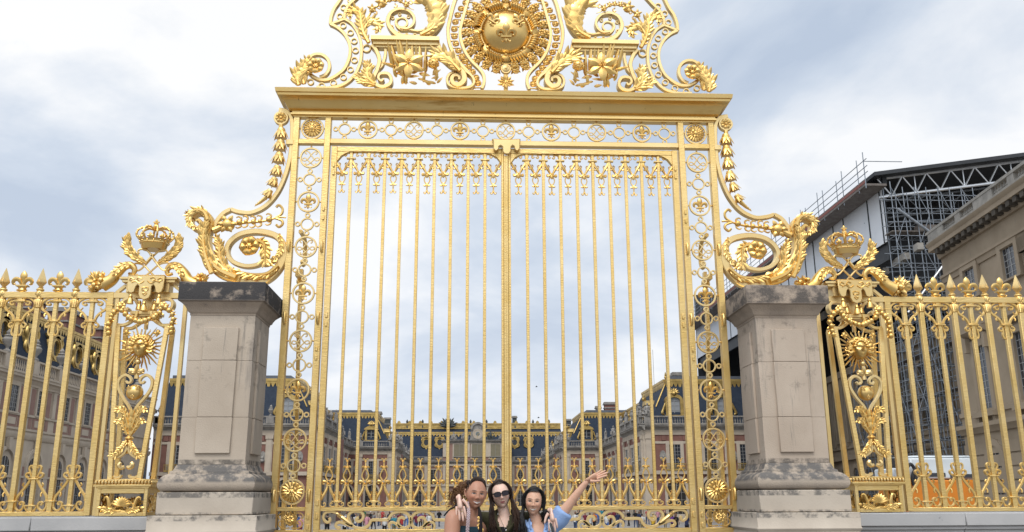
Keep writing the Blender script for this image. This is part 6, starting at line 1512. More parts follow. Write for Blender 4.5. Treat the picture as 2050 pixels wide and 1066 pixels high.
def limb(mb, pts, r, n=12): return mb.tube(cat(pts, 5), r, n)
def person(name, label, J, tone, lip, brow, HM, headargs, hs=1.0, yaw=0.0, hands=(), arms=True, group=None):
    mb = MB(); loft(mb, torso_rows(J, 0, yaw)); limb(mb, [J['neck']+Vector((0, .01, -.06)), J['neck'], HM @ Vector((0, .025, -.075)), HM @ Vector((0, .02, -.03))], [.055, .052, .046, .05])
    for s in ('l', 'r'):
        sh, el, wr = J['sh'+s], J['el'+s], J['wr'+s]; inn = J['chest'].lerp(J['neck'], .6)
        limb(mb, [inn.lerp(sh, .3), sh, sh.lerp(el, .5), el, el.lerp(wr, .35), wr], J.get('ra', [.05, .052, .043, .036, .035, .022]))
        k = -1 if s == 'l' else 1; h = J['hip']+Vector((k*.085*math.cos(yaw), k*.085*math.sin(yaw), -.06)); an = Vector((J['hip'].x+k*.10, J['hip'].y+.02, .08)); kn = h.lerp(an, .48)+Vector((0, -.02, 0))
        limb(mb, [h, kn, kn.lerp(an, .35), an, an+Vector((0, -.02, -.04)), an+Vector((k*.02, -.16, -.055))], [.085, .058, .055, .035, .038, .03])
    vs, fs = remesh(mb, .0105, name, 6)
    cols = [Vector(tone)]*len(vs)
    hv, hf, hc = headgrid(tone, lip, brow, **headargs)
    o = len(vs); vs = vs+[HM @ (v*hs) for v in hv]; fs = fs+[tuple(a+o for a in f) for f in hf]; cols = cols+hc
    for q, tn in hands: o = len(vs); vs = vs+[Vector(v) for v in q.v]; fs = fs+[tuple(a+o for a in f) for f in q.f]; cols = cols+[Vector(tn)]*len(q.v)
    ob = build_col(name, vs, fs, cols, SKIN); return tag(ob, label, 'person', group)
def garment(name, mb, vox, mat, parent, cut=None, smooth=6, solid=0.004):
    vs, fs = remesh(mb, vox, name, smooth)
    if cut: fs = [f for f in fs if not cut(sum((vs[i] for i in f), Vector())/len(f))]
    used = sorted({i for f in fs for i in f}); mp = {a: i for i, a in enumerate(used)}
    ob = build_col(name, [vs[i] for i in used], [tuple(mp[i] for i in f) for f in fs], None, mat, parent)
    md = ob.modifiers.new('solid', 'SOLIDIFY'); md.thickness = solid; md.offset = 1
    return ob
def hairmat(name, c, c2):
    return nmat(name, c, .5, base2=c2, vscale=9, bump=.35, bscale=90, stretch=(1, 1, .12), spec=.3)
def scalp(HM, hs, off, mask, mat, parent, name='hair', extra=None, n=56, m=72):
    vs = []; ok = []
    for i in range(n+1):
        th = PI*i/n
        for j in range(m):
            ph = 2*PI*j/m; sx, cy, z = math.sin(th)*math.sin(ph), math.sin(th)*math.cos(ph), math.cos(th); dn = max(-z, 0)
            x = sx*.0765*(1-.33*dn**1.5); y = -cy*(.094 if cy > 0 else .104)*(1-.12*dn if cy > 0 else 1-.30*dn); p = Vector((x, y, z*.118)); nn = Vector((x/.076**2, y/.1**2, z/.118)).normalized()
            o = off*(1+.12*math.sin(ph*23+z*9)+.10*math.sin(ph*41)); vs.append(HM @ ((p+nn*o)*hs)); ok.append(mask(p))
    fs = [f for f in [(i*m+j, i*m+(j+1) % m, (i+1)*m+(j+1) % m, (i+1)*m+j) for i in range(n) for j in range(m)] if all(ok[a] for a in f)]
    mb = MB(); mb.add(vs, fs)
    if extra: mb.add(extra.v, extra.f)
    used = sorted({i for f in mb.f for i in f}); mp = {a: i for i, a in enumerate(used)}
    ob = build_col(name, [mb.v[i] for i in used], [tuple(mp[i] for i in f) for f in mb.f], None, mat, parent); return ob
def HMat(px, py, Y, roll=0, yaw=0, pitch=0):
    """head frame: eyes' midpoint seen at this place; roll > 0 leans the crown to the right of the picture"""
    c = W(px, py, Y); R = Matrix.Rotation(roll, 4, 'Y') @ Matrix.Rotation(yaw, 4, 'Z') @ Matrix.Rotation(pitch, 4, 'X')
    return Matrix.Translation(c) @ R @ Matrix.Translation((0, .09, 0))
V3 = Vector
def SF(x, z, off=.004): return V3((x, -(.094*math.sqrt(max(1-(x/.0765)**2-(z/.118)**2, .0))+off), z+off*.5))
TL, TM, TR_ = (.42, .215, .14), (.76, .53, .43), (.60, .36, .25)
# ---------------- woman on the left: brown skin, curly ponytail, teal sleeveless top
YL, YM, YR = -3.42, -3.14, -3.22
HL = HMat(957, 989, YL-.08, .10, .16, -.03)
nk = W(944, 1034, YL+.03)
J = dict(neck=nk, chest=V3((nk.x-.08, YL+.04, 1.10)), waist=V3((nk.x-.13, YL+.06, .93)), hip=V3((nk.x-.15, YL+.08, .78)),
         shl=W(909, 1036, YL-.07), ell=W(900, 1108, YL-.17), wrl=V3((nk.x-.08, YL-.26, .86)), shr=V3((nk.x+.055, YL+.17, nk.z-.10)), elr=V3((nk.x+.10, YL+.42, nk.z-.26)), wrr=V3((nk.x+.26, YM+.22, nk.z-.26)), ra=[.05, .068, .066, .054, .044, .027])
hl = hand_mb(frame(J['wrl'], (.5, -.3, -.8), (-.6, -.6, .1)), s=.95); hr = hand_mb(frame(J['wrr'], (1, .2, .1), (0, .6, 1)), s=.95)
WL = person('person', 'smiling woman with a curly ponytail and a teal sleeveless top', J, TL, (.36, .105, .085), (.03, .017, .012), HL, dict(smile=1.0, teeth=True, closed=.35, jaw=.30), 1.04, .55, [(hl, TL), (hr, TL)], group='women posing before the gate')
mb = MB(); loft(mb, torso_rows(J, .013, .55))
ctop = (nk.z-.085)
garment('tank_top', mb, .011, cloth('teal_denim', (.030, .062, .080), (.022, .045, .062)), WL, lambda p: p.z > nk.z-.075-.25*max(p.x-nk.x, 0) or p.z < .70)
mb = MB()
for k in (-1, 1): h = J['hip']+V3((k*.07, k*.04, -.05)); an = V3((J['hip'].x+k*.10, J['hip'].y+.02, .10)); limb(mb, [h+V3((0, 0, .08)), h.lerp(an, .3), h.lerp(an, .6), an], [.12, .105, .08, .06])
garment('trousers', mb, .014, cloth('blue_denim', (.045, .06, .10)), WL)
q = MB()
sc = [J['shl'].lerp(nk, t)+V3((0, -.062-.02*math.sin(PI*t), .012+.035*math.sin(PI*t))) for t in (.55, .62)]
st = cat([W(935, 1006, YL-.02), W(938, 1022, YL-.115), W(937.5, 1040, YL-.15), W(936, 1062, YL-.165), W(935, 1085, YL-.16)], 8)
for i, p in enumerate(st):
    for k in (-1, 0, 1): q.ball(p+V3((.009*k, -.004, .003*((i+k) % 2))), .0062, n=6, m=4)
q.build('lace_strap', cloth('lace', (.52, .42, .44)), WL)
q = MB(); q.tube(cat([W(889, 1033, YL+.02), W(900, 1021, YL-.02), W(915, 1013, YL), W(928, 1008, YL+.04)], 6), .006, 6); q.build('strap', cloth('black_strap', (.02, .02, .022)), WL)
HB = hairmat('brown_hair', (.034, .019, .012), (.018, .010, .007)); HCUR = hairmat('bronze_curls', (.20, .10, .045), (.08, .038, .018))
ex = MB(); r = random.Random(11)
scalp(HL, 1.04, .007, lambda p: p.z > .097-.35*max(abs(p.x)-.03, 0) and p.y < .0 or (p.y >= .0 and p.z > -.075+.0*p.x) and not (p.y < .03 and p.z < -.005), HB, WL)
b0 = HL @ V3((-.055, .085, .085))
pb = MB()
for k in range(90):
    ang_ = -1.75+3.5*k/89; hx = .062*math.sin(ang_); hz = .082+.020*math.cos(ang_*1.15)-.03*abs(math.sin(ang_))**3; hy = -.094*math.sqrt(max(1-(hx/.0765)**2-(hz/.118)**2, .02))
    if abs(ang_) > 1.3: hx = .074*(1 if ang_ > 0 else -1); hy = -.03+.02*(abs(ang_)-1.3); hz = .045-.10*(abs(ang_)-1.3)
    p0 = V3((hx, hy-.001+r.uniform(-.003, .003), hz+r.uniform(-.004, .003))); mid = V3((hx*.55-.015, -.01, .115+.012*math.cos(ang_)-.05*abs(math.sin(ang_))**2)); nn_ = V3((mid.x/.076**2, mid.y/.1**2, mid.z/.118**2)).normalized(); sc_ = 1/math.sqrt((mid.x/.0765)**2+(mid.y/.104)**2+(mid.z/.118)**2); mid = mid*sc_+nn_*.010
    pb.tube(cat([HL @ (p0*1.04), HL @ ((p0.lerp(mid, .4)+V3((0, -.006, .016)))*1.04), HL @ (mid*1.04), b0], 5), [.0012, .0036, .0045, .004], 5)
pb.build('pulled_back_hair', HB, WL); t0 = W(905, 1014, YL+.10)
for k in range(120):
    a = b0+V3((r.uniform(-.02, .02), r.uniform(-.01, .03), r.uniform(-.02, .025))); e = W(r.uniform(893, 932), r.uniform(985, 1024), YL+r.uniform(.06, .16))
    mid = a.lerp(e, .35)+V3((r.uniform(-.05, .01), .02, r.uniform(.0, .05))); pts = []
    ph, fr = r.uniform(0, 6.28), r.uniform(3.0, 5.5)
    for i in range(26):
        t = i/25; p = a*(1-t)**2+mid*2*t*(1-t)+e*t*t; am = .012*min(t*3, 1); pts.append(p+V3((am*math.cos(ph+fr*6.28*t), am*.8*math.sin(ph+fr*6.28*t), am*.7*math.sin(ph*2+fr*6.28*t))))
    ex.tube(pts, [.0022, .0042, .0036, .0012], 4)
ex.build('ponytail', HCUR, WL); q = MB(); q.ball(b0, .022, 1.2, 1, 1, 10, 7); q.build('hair_tie', cloth('hair_tie', (.03, .02, .02)), WL)
q = MB(); q.ring(((HL @ V3((-.09, .02, -.03))).x, (HL @ V3((-.09, .02, -.03))).z), .012, .003, .003, (HL @ V3((-.09, .02, -.03))).y, 14); q.build('earring', GOLDP, WL)
# dark waistcoat edge with a gold print
q = MB(); fp_ = [W(959, 1021, YL-.02), W(961, 1034, YL-.13), W(962, 1055, YL-.175), W(962, 1095, YL-.175)]; q.tube(cat(fp_, 6), [.030, .050, .056, .06], 10, False, .3); sc_ = q.build('scarf', cloth('black_print', (.018, .014, .016)), WL)
q = MB()
for u, v, s_ in ((958, 1037, .010), (959, 1044, .012), (962, 1050, .016), (961, 1058, .017), (963, 1066, .018), (957, 1053, .009), (966, 1061, .010), (962, 1076, .018)):
    p = W(u, v, YL-.196); q.rosette((p.x, p.z), s_, 6, p.y, 0, .3, .3, .05)
q.build('gold_print', GOLD, sc_)

# ---------------- woman in the middle: sunglasses, long dark hair, khaki jacket
HMm = HMat(1003.5, 989.5, YM-.09, -.19, .05, .02)
nk = W(1010, 1033, YM+.02)
J = dict(neck=nk, chest=V3((nk.x+.0, YM+.02, 1.10)), waist=V3((nk.x, YM+.04, .93)), hip=V3((nk.x-.01, YM+.05, .78)),
         shl=V3((nk.x-.165, YM+.06, nk.z-.045)), ell=V3((nk.x-.34, YL+.24, nk.z-.02)), wrl=W(917.5, 994, YL-.06), shr=V3((nk.x+.165, YM+.06, nk.z-.045)), elr=V3((nk.x+.30, YR+.22, nk.z-.06)), wrr=W(1102.5, 1020.5, YR-.04), ra=[.05, .052, .044, .038, .033, .023])
h1 = hand_mb(frame(W(919, 996.5, YL-.10), V3((.13, -.22, -1)), V3((.10, -1, .22))), (.16, .12, .14, .2), .085, (.75, .1), 1.04, 1)
h2 = hand_mb(frame(W(1103, 1023, YR-.075), V3((.12, -.28, -1)), V3((.05, -1, .3))), (.18, .16, .2, .25), .07, (.7, .2), 1.0, -1)
WM = person('person', 'woman in dark sunglasses and a khaki jacket with long brown hair, between the other two', J, TM, (.45, .16, .15), (.05, .03, .02), HMm, dict(smile=.35, teeth=False, jaw=.28), .99, 0.0, [(h1, TM), (h2, TM)], group='women posing before the gate')
KH = cloth('khaki_cotton', (.062, .058, .030), (.046, .043, .022)); mb = MB(); loft(mb, torso_rows(J, .026))
for s in ('l', 'r'): sh, el, wr = J['sh'+s], J['el'+s], J['wr'+s]; limb(mb, [J['chest'].lerp(J['neck'], .6).lerp(sh, .3), sh, sh.lerp(el, .5), el, el.lerp(wr, .3), el.lerp(wr, .55)], [.08, .078, .066, .056, .046, .038])
garment('jacket', mb, .012, KH, WM, lambda p: (p.y < YM-.02 and abs(p.x-nk.x+.012) < max(.0, (p.z-1.10)*.30)) or (p-nk).length < .062 or p.z > nk.z+.005 and abs(p.x-nk.x) < .09 or p.z < .66)
q = MB()
for k in (1, -1):                                                          # lapels
    q.tube(cat([nk+V3((k*.062, .05, .035)), nk+V3((k*.085, -.035, .0)), nk+V3((k*.072, -.105, -.075)), V3((nk.x-.012+k*.025, YM-.138, nk.z-.13)), V3((nk.x-.012, YM-.142, 1.10))], 6), [.024, .032, .034, .024, .010], 8, False, .42)
q.build('lapel', KH, WM)
mb = MB(); loft(mb, torso_rows(J, .011)); garment('undershirt', mb, .011, cloth('black_jersey', (.016, .016, .017)), WM, lambda p: p.z > nk.z-.09 and p.y < YM+.02 or p.z > nk.z-.03 or p.z < .7)
mb = MB()
for k in (-1, 1): h = J['hip']+V3((k*.08, 0, -.05)); an = V3((J['hip'].x+k*.10, J['hip'].y+.02, .10)); limb(mb, [h+V3((0, 0, .08)), h.lerp(an, .3), h.lerp(an, .6), an], [.12, .105, .08, .06])
garment('trousers', mb, .014, cloth('black_trousers', (.02, .02, .022)), WM)
q = MB(); q.tube(cat([nk+V3((-.045, -.035, .0)), nk+V3((-.02, -.085, -.06)), nk+V3((.008, -.105, -.11)), nk+V3((.032, -.085, -.05)), nk+V3((.05, -.03, .0))], 8), .0014, 5); p = nk+V3((.010, -.108, -.118)); q.ball(p, .007, 1, .5, 1.3, 8, 6); q.build('necklace', nmat('silver', (.7, .7, .7), .25, 1.0), WM)
# sunglasses
q = MB()
def lens(cx): return [(cx+.0275*(abs(math.cos(t))**.55)*(1 if math.cos(t) > 0 else -1), .002+.0185*(abs(math.sin(t))**.6)*(1 if math.sin(t) > 0 else -1)) for t in [2*PI*k/24 for k in range(24)]]
for k in (1, -1): q.band(lens(k*.034), .0062, .007, -.108, True)
q.box(-.010, .010, -.112, -.105, .004, .011)
for k in (1, -1): q.tube([(k*.062, -.104, .012), (k*.078, -.07, .012), (k*.080, .02, .008)], [.0055, .005, .003], 6)
q.v = [tuple(HMm @ (V3(v)*.99)) for v in q.v]; sg_ = q.build('sunglasses', nmat('black_acetate', (.008, .008, .009), .18), WM)
q = MB()
for k in (1, -1): L_ = lens(k*.034); q.prism(L_, -.1085, -.1065)
q.v = [tuple(HMm @ (V3(v)*.99)) for v in q.v]; q.build('tinted_lens', nmat('tinted_lens', (.018, .014, .024), .06, spec=.7), sg_)
HD = hairmat('dark_brown_hair', (.042, .021, .014), (.016, .009, .007)); HD2 = hairmat('lighter_brown_lengths', (.050, .027, .017), (.020, .011, .008))
def long_hair(HM, hs, part, ends, mat, parent, n, seed, mask, off=.014, wave=.010, rad=.0042, name='hair', lo=.0, spread=1.0, fringe=()):
    """a cap over the scalp and locks falling from the parting past the cheeks to the given ends"""
    r = random.Random(seed); ex = MB()
    for k in range(n):
        s = 1 if k % 2 else -1; yy = r.uniform(-.052, .085); zt = .118*math.sqrt(max(1-(yy/(.094 if yy < 0 else .104))**2, .05))
        a = V3((part+r.uniform(-.004, .004), yy, zt+.001)); t = (yy+.085)/.17
        side = V3((s*(.088+.012*r.random()), yy*.62-.018+.02*t, .030)); low = V3((s*(.083+.012*r.random()), yy*.45-.02+.03*t, -.060))
        e = r.choice(ends[0 if s < 0 else 1]); e = e+V3((r.uniform(-.022, .022), r.uniform(-.012, .03)+.05*t, r.uniform(-.03, .05)))
        up = V3((s*.058+part*.4, yy*.9-.010, .094))
        pts = [HM @ (a*hs), HM @ (up*hs), HM @ (side*hs), HM @ (low*hs), (HM @ (low*hs)).lerp(e, .45)+V3((s*.010*spread, -.012, 0)), e]
        C3 = cat(pts, 6); ph = r.uniform(0, 6.28)
        C3 = [p+V3((wave*max(i/len(C3)-.45, 0)*math.sin(ph+i*.55), wave*.6*max(i/len(C3)-.45, 0)*math.cos(ph+i*.5), 0)) for i, p in enumerate(C3)]
        ex.tube(C3, [rad*.5, rad, rad*1.15, rad*1.25, rad*1.1, rad*.35], 5)
    for a, b, c_, e_ in fringe:
        for j in range(14): o = V3((r.uniform(-.012, .012), r.uniform(-.001, .005), r.uniform(-.003, .012))); ex.tube(cat([HM @ ((v+o)*hs) for v in (a, b, c_, e_)], 5), [rad*.5, rad*.65, rad*.7, rad*.3], 5)
    return scalp(HM, hs, off, mask, mat, parent, name, ex)
eL = [W(990+dx, 1072+dy, YM-.17) for dx, dy in ((-7, 0), (-3, 8), (2, 12), (6, 4))]; eR = [W(1038+dx, 1058+dy, YM-.16) for dx, dy in ((-6, 10), (-2, 16), (3, 8), (6, 2))]
long_hair(HMm, .99, -.006, (eL, eR), HD, WM, 150, 21, lambda p: (p.y > -.005 or p.z > .080-.3*max(abs(p.x)-.03, 0) or (abs(p.x) > .064 and p.z > -.03)), .008, .03,
          fringe=((SF(-.006, .098), SF(-.034, .086), SF(-.064, .050), V3((-.080, -.042, -.03))), (SF(-.006, .098), SF(.028, .088), SF(.062, .052), V3((.080, -.042, -.03))), (SF(-.006, .104), SF(-.045, .080), SF(-.072, .020), V3((-.082, -.035, -.08))), (SF(-.006, .104), SF(.042, .082), SF(.072, .022), V3((.082, -.035, -.08)))))
q = MB(); rr = random.Random(5)
for k in range(26):
    s = -1 if k < 12 else 1; e = rr.choice(eL if s < 0 else eR); a = HMm @ V3((s*.080, -.055, -.05)); pts = cat([a, a.lerp(e, .5)+V3((s*.012, -.03, 0)), e+V3((rr.uniform(-.02, .02), -.012, rr.uniform(-.03, .03)))], 8); q.tube([p+V3((.006*math.sin(i*.6+k), 0, 0)) for i, p in enumerate(pts)], [.002, .004, .001], 4)
q.build('loose_locks', HD2, WM)
q = MB()
M1 = frame(W(919, 996.5, YL-.10), V3((.13, -.22, -1)), V3((.10, -1, .22)))
c = M1 @ V3((.112, .010, .001)); dx_ = (M1.to_3x3() @ V3((1, 0, -.15))).normalized(); a_ = dx_.orthogonal().normalized(); b_ = dx_.cross(a_)
q.tube([c+(a_*math.cos(2*PI*i/14)+b_*math.sin(2*PI*i/14))*.0098 for i in range(14)], .0022, 6, True); q.ball(c+V3((0, -.011, 0)), .0045, n=7, m=5); q.build('finger_ring', GOLDP, WM)

# ---------------- woman on the right: long black hair, light blue shirt, arm flung up
HR = HMat(1068, 1004.5, YR-.09, .06, -.08, .03)
nk = W(1076, 1048, YR+.02)
J = dict(neck=nk, chest=V3((nk.x+.01, YR+.02, 1.04)), waist=V3((nk.x+.01, YR+.04, .88)), hip=V3((nk.x+.01, YR+.05, .75)),
         shl=V3((nk.x-.155, YR+.10, nk.z-.045)), ell=V3((nk.x-.27, YM+.24, nk.z-.14)), wrl=V3((nk.x-.42, YM+.22, nk.z-.10)), shr=W(1117, 1041, YR+.02), elr=W(1147, 1000, YR-.02), wrr=W(1176, 963, YR-.06), ra=[.05, .050, .046, .037, .034, .023])
h1 = hand_mb(frame(W(1176.5, 962.5, YR-.06), V3((1, -.05, .46)), V3((.30, .75, -.72))), (-.05, -.02, .03, .08), .07, (.55, -.15), 1.0, 1)
h2 = hand_mb(frame(J['wrl'], (-1, .1, .1), (0, .8, .6)), s=.92)
WR = person('person', 'smiling woman in a light blue shirt with long black hair and one arm flung up', J, TR_, (.42, .155, .13), (.02, .014, .012), HR, dict(smile=1.0, teeth=True, closed=.25, jaw=.31), .97, 0.0, [(h1, TR_), (h2, TR_)], group='women posing before the gate')
BL = cloth('light_blue_cotton', (.27, .40, .66), (.23, .35, .60), 8); mb = MB(); loft(mb, torso_rows(J, .022))
for s in ('l', 'r'): sh, el = J['sh'+s], J['el'+s]; limb(mb, [J['chest'].lerp(J['neck'], .6).lerp(sh, .3), sh, sh.lerp(el, .25), sh.lerp(el, .42)], [.078, .080, .078, .082])
ax = (J['elr']-J['shr']).normalized()
garment('shirt', mb, .0115, BL, WR, lambda p: (p.y < YR-.01 and abs(p.x-nk.x-.004) < max(0, (p.z-1.075)*.46)) or (p-nk).length < .062 or (p.z > nk.z-.002 and abs(p.x-nk.x) < .08) or (p-J['shr']).dot(ax) > .105 and (p.x > nk.x+.08 and p.z > nk.z-.12) or p.z < .66)
q = MB()
for k in (1, -1):
    a, b, c_, d = nk+V3((k*.045, .045, .030)), nk+V3((k*.070, -.030, .012)), nk+V3((k*.062, -.095, -.055)), V3((nk.x+.004+k*.006, YR-.128, 1.085))
    q.tube(cat([a, b, c_], 6), [.016, .026, .024], 8, False, .32); q.tube(cat([b, c_, d], 6), [.016, .018, .010], 8, False, .4)
    q.petal(b+V3((0, -.008, .005)), c_+V3((k*.025, -.02, -.015))-b, V3((k*.3, -1, .3)), .080, .050, .06, 0, 5, 4, .7)
q.build('collar', BL, WR)
mb = MB()
for k in (-1, 1): h = J['hip']+V3((k*.08, 0, -.05)); an = V3((J['hip'].x+k*.10, J['hip'].y+.02, .10)); limb(mb, [h+V3((0, 0, .08)), h.lerp(an, .3), h.lerp(an, .6), an], [.12, .10, .08, .06])
garment('trousers', mb, .014, cloth('white_trousers', (.5, .49, .46)), WR)
HK = hairmat('black_hair', (.012, .011, .012), (.006, .006, .007))
eL = [W(1048+dx, 1068+dy, YR-.13) for dx, dy in ((-4, 0), (0, 12), (4, 6), (7, 16))]; eR = [W(1092+dx, 1040+dy, YR-.06) for dx, dy in ((-4, 0), (0, 6), (3, -4))]
long_hair(HR, .97, .018, (eL, eR), HK, WR, 240, 31, lambda p: (p.y > -.005 or p.z > .078-.3*max(abs(p.x-.018)-.03, 0) or (abs(p.x) > .062 and p.z > -.05)), .010, .004, .0056,
          fringe=((SF(.018, .098), SF(-.018, .092), SF(-.056, .060), V3((-.078, -.048, -.04))), (SF(.018, .102), SF(-.034, .086), SF(-.068, .034), V3((-.082, -.045, -.09))), (SF(.018, .098), SF(.040, .086), SF(.066, .046), V3((.080, -.045, -.05)))))
# shoulder bag of the woman on the right
BAG = empty('shoulder_bag', (nk.x+.20, YR+.06, .72), 'dark grey shoulder bag strap with a light zip edge, over the blue shirt', 'bag')
q = MB(); bo = V3(BAG.location); pts = cat([W(1101, 1040, YR-.085), W(1103, 1052, YR-.118), W(1107, 1068, YR-.135), W(1112, 1110, YR-.11), V3((nk.x+.20, YR-.04, .86))], 8); back = cat([W(1101, 1040, YR-.085), W(1101, 1032, YR+.0), W(1104, 1045, YR+.12), V3((nk.x+.20, YR+.10, .86))], 8)
q.tube([p-bo for p in pts], .013, 8, False, .3); q.tube([p-bo for p in back], .013, 8, False, .3); stp = q.build('strap', cloth('grey_webbing', (.05, .055, .058)), BAG)
q = MB(); [q.ball(p-bo+V3((-.014, -.004, 0)), .0042, n=5, m=4) for p in pts]; q.build('zip_edge', cloth('zip', (.6, .6, .6)), stp)
q = MB(); q.box(-.12, .12, -.04, .06, -.16, .08); q.build('bag_body', cloth('grey_leather', (.05, .05, .055)), BAG, .02)

# ================================================================ visitors in the court
PAL = {'white': (.62, .62, .60), 'navy': (.03, .04, .09), 'red': (.42, .05, .05), 'maroon': (.17, .03, .05), 'pink': (.55, .27, .32), 'teal': (.04, .22, .28), 'yellow': (.62, .40, .04), 'black': (.018, .018, .02), 'grey': (.22, .22, .23), 'purple': (.13, .05, .24), 'orange': (.60, .20, .05), 'blue': (.06, .14, .38), 'beige': (.42, .34, .25), 'green': (.05, .14, .07), 'denim': (.06, .09, .17), 'khaki': (.20, .17, .10)}
PM_ = {k: nmat('cloth_'+k, v, .9, base2=tuple(x*.75 for x in v), vscale=5, spec=.2) for k, v in PAL.items()}
CSK = [nmat('visitor_skin', c, .6) for c in ((.50, .31, .22), (.34, .19, .12), (.20, .10, .06))]
CH_ = {'dark': nmat('visitor_dark_hair', (.02, .014, .011), .6), 'brown': nmat('visitor_brown_hair', (.08, .045, .025), .6), 'fair': nmat('visitor_fair_hair', (.30, .20, .10), .6), 'white cap': nmat('white_cap', (.66, .66, .65), .8), 'straw hat': nmat('straw_hat', (.45, .34, .18), .8)}
def visitor(px, Y, top, bot, hair, seed, extra='', where=''):
    r = random.Random(seed); x = W(px, 1050, Y).x; gz = GZ if Y >= 70 else (-1.4-.1*(Y-50)/20 if Y > 50 else -.35-1.05*(Y-20)/30)
    h = r.uniform(1.58, 1.82); s = h/1.75; ph = r.uniform(-.22, .22); q = MB(); yw = r.uniform(-.7, .7)+r.choice((0, PI)); R = Matrix.Rotation(yw, 3, 'Z')
    def P(a, b, c): return R @ V3((a*s, b*s, c*s))
    q.mi = 1
    for k in (1, -1):
        st_ = ph*k; q.tube([P(k*.09, 0, .92), P(k*.10, st_*.5-.01, .50), P(k*.10, st_, .08)], [.105*s, .075*s, .05*s], 8); q.tube([P(k*.10, st_+.03, .05), P(k*.11, st_-.15, .04)], [.045*s, .035*s], 6)
    q.mi = 0
    q.tube([P(0, 0, .84), P(0, 0, 1.0), P(0, .0, 1.25), P(0, .01, 1.42), P(0, .01, 1.50)], [.165*s, .15*s, .175*s, .15*s, .06*s], 10, False, .72)
    for k in (1, -1):
        sw = -ph*k*1.2; up = r.random() < .3; el = P(k*.27, sw*.4, 1.14); q.mi = 0; q.tube([P(k*.16, .01, 1.42), P(k*.22, .01, 1.38), P(k*.25, sw*.3, 1.20)], [.06*s, .062*s, .05*s], 7)
        q.mi = 2; wr = P(k*.20, -.22, 1.30) if up else P(k*.26, sw-.06, .88); q.tube([P(k*.25, sw*.3, 1.21), el, wr], [.044*s, .040*s, .028*s], 6); q.ball(wr, .045*s, .8, .8, 1.2, 6, 5)
    q.mi = 2; q.tube([P(0, .01, 1.46), P(0, -.005, 1.56)], .055*s, 7); q.ball(P(0, -.01, 1.645), .10*s, .82, .95, 1.15, 10, 8); q.ball(P(0, -.105, 1.635), .018*s, n=5, m=4)
    q.mi = 3; c = P(0, .015, 1.675); q.ball(c, .104*s, .88, .98, .98, 10, 7)
    if 'hat' in hair: q.lathe([(.001, .045), (.21, .03), (.21, .05), (.001, .07)], c, 12)
    elif 'cap' in hair: q.tube([P(0, -.09, 1.68), P(0, -.19, 1.665)], [.07*s, .05*s], 7, False, .3)
    elif r.random() < .5: q.tube([P(0, .06, 1.68), P(0, .09, 1.55), P(0, .085, 1.40)], [.085*s, .085*s, .05*s], 7)
    if extra == 'backpack': q.mi = 4; q.tube([P(0, .15, 1.05), P(0, .19, 1.2), P(0, .16, 1.42)], [.10*s, .13*s, .09*s], 8)
    o = q.build('person', [PM_[top], PM_[bot], CSK[seed % 3], CH_[hair], PM_['black']]); o.location = (x, Y, gz)
    lb = 'visitor behind the %s, %s top, %s trousers, %s%s' % (where, top, bot, hair if ('cap' in hair or 'hat' in hair) else hair+' hair', ', backpack' if extra else '')
    tag(o, lb, 'person', 'visitors in the courtyard'); return lb
LWH, RWH = 'left gate leaf', 'right gate leaf'
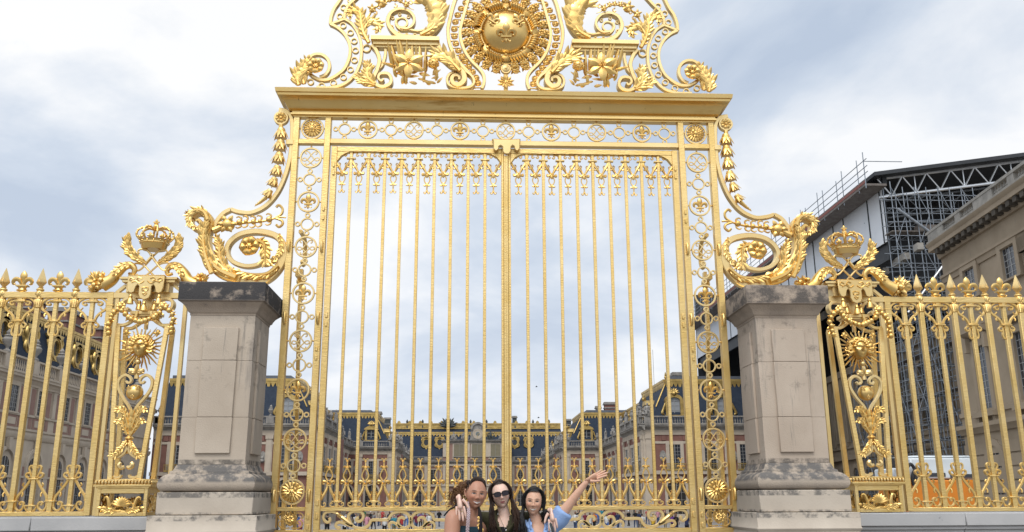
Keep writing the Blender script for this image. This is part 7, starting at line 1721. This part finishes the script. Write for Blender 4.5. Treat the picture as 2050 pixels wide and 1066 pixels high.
crowd = [(655, 66, 'black', 'black', 'dark', '', 0), (690, 64, 'white', 'black', 'white cap', '', 0), (693, 80, 'grey', 'denim', 'brown', '', 0), (707, 90, 'navy', 'khaki', 'dark', 'backpack', 0), (712, 76, 'white', 'denim', 'dark', '', 0), (721, 70, 'black', 'navy', 'dark', 'backpack', 0), (734, 66, 'pink', 'beige', 'brown', '', 0),
         (741, 92, 'black', 'black', 'white cap', 'backpack', 0), (748, 84, 'grey', 'black', 'dark', '', 0), (758, 96, 'beige', 'denim', 'fair', '', 0), (770, 66, 'white', 'black', 'dark', '', 0), (779, 88, 'navy', 'denim', 'brown', '', 0), (789, 66, 'teal', 'khaki', 'dark', '', 0), (799, 84, 'maroon', 'black', 'dark', '', 0), (804, 72, 'red', 'denim', 'brown', '', 0),
         (813, 92, 'white', 'blue', 'fair', '', 0), (822, 82, 'blue', 'black', 'dark', 'backpack', 0), (833, 74, 'maroon', 'denim', 'brown', '', 0), (842, 88, 'purple', 'black', 'dark', '', 0), (850, 78, 'maroon', 'khaki', 'dark', '', 0), (859, 70, 'white', 'maroon', 'dark', '', 0), (868, 84, 'grey', 'black', 'fair', '', 0), (879, 92, 'black', 'denim', 'brown', '', 0), (728, 98, 'green', 'black', 'dark', '', 0), (765, 99, 'red', 'black', 'fair', '', 0), (826, 98, 'grey', 'denim', 'dark', 'backpack', 0),
         (1152, 74, 'white', 'denim', 'dark', '', 1), (1158, 86, 'black', 'black', 'dark', 'backpack', 1), (1172, 80, 'maroon', 'denim', 'dark', '', 1), (1181, 70, 'white', 'black', 'brown', '', 1), (1190, 76, 'orange', 'black', 'brown', '', 1), (1197, 88, 'blue', 'denim', 'dark', '', 1), (1215, 72, 'white', 'blue', 'fair', '', 1), (1222, 84, 'maroon', 'black', 'dark', '', 1), (1230, 92, 'maroon', 'denim', 'brown', '', 1), (1237, 76, 'navy', 'denim', 'dark', '', 1),
         (1259, 90, 'black', 'black', 'white cap', '', 1), (1273, 84, 'black', 'denim', 'dark', '', 1), (1281, 78, 'navy', 'black', 'brown', 'backpack', 1), (1286, 68, 'white', 'khaki', 'dark', '', 1), (1308, 66, 'yellow', 'black', 'straw hat', '', 1), (1318, 94, 'pink', 'denim', 'brown', '', 1), (1332, 82, 'black', 'khaki', 'dark', '', 1), (1347, 72, 'purple', 'black', 'dark', '', 1), (1354, 64, 'black', 'navy', 'brown', '', 1), (1375, 62, 'navy', 'black', 'dark', '', 1), (1205, 97, 'teal', 'black', 'dark', '', 1), (1249, 98, 'beige', 'denim', 'fair', '', 1), (1297, 97, 'red', 'denim', 'dark', '', 1)]
pierfolk = [(572, 70, 'navy', 'white', 'dark', '', 'left gate pier'), (594, 74, 'blue', 'denim', 'dark', '', 'left gate pier'), (602, 66, 'pink', 'maroon', 'brown', '', 'left gate pier'), (1420, 70, 'grey', 'denim', 'brown', '', 'right gate pier'), (1412, 80, 'purple', 'black', 'dark', '', 'right gate pier')]
for i, (px, Y, a, b, hr_, ex_, sd) in enumerate(crowd): visitor(px, Y, a, b, hr_, i, ex_, (LWH, RWH)[sd])
for i, (px, Y, a, b, hr_, ex_, wh) in enumerate(pierfolk): visitor(px, Y, a, b, hr_, 100+i, ex_, wh)
# two birds over the roofs
for px, py, lb in ((1074, 775, 'small dark bird in flight, the higher of two birds between the bars'), (1078, 837, 'small dark bird in flight just above the clock building roof')):
    c = W(px, py, 60); q = MB(); q.tube([(-.18, 0, 0), (-.05, 0, .02), (.10, 0, .03), (.2, 0, .03)], [.02, .07, .06, .015], 7)
    for k in (1, -1): q.petal((0, 0, .03), (-.1, k*1.0, .35), (0, 0, 1), .38, .17, .15)
    o = q.build('bird', DKBR); o.location = c; o.scale = (.5, .5, .5); tag(o, lb, 'bird', 'birds in flight')
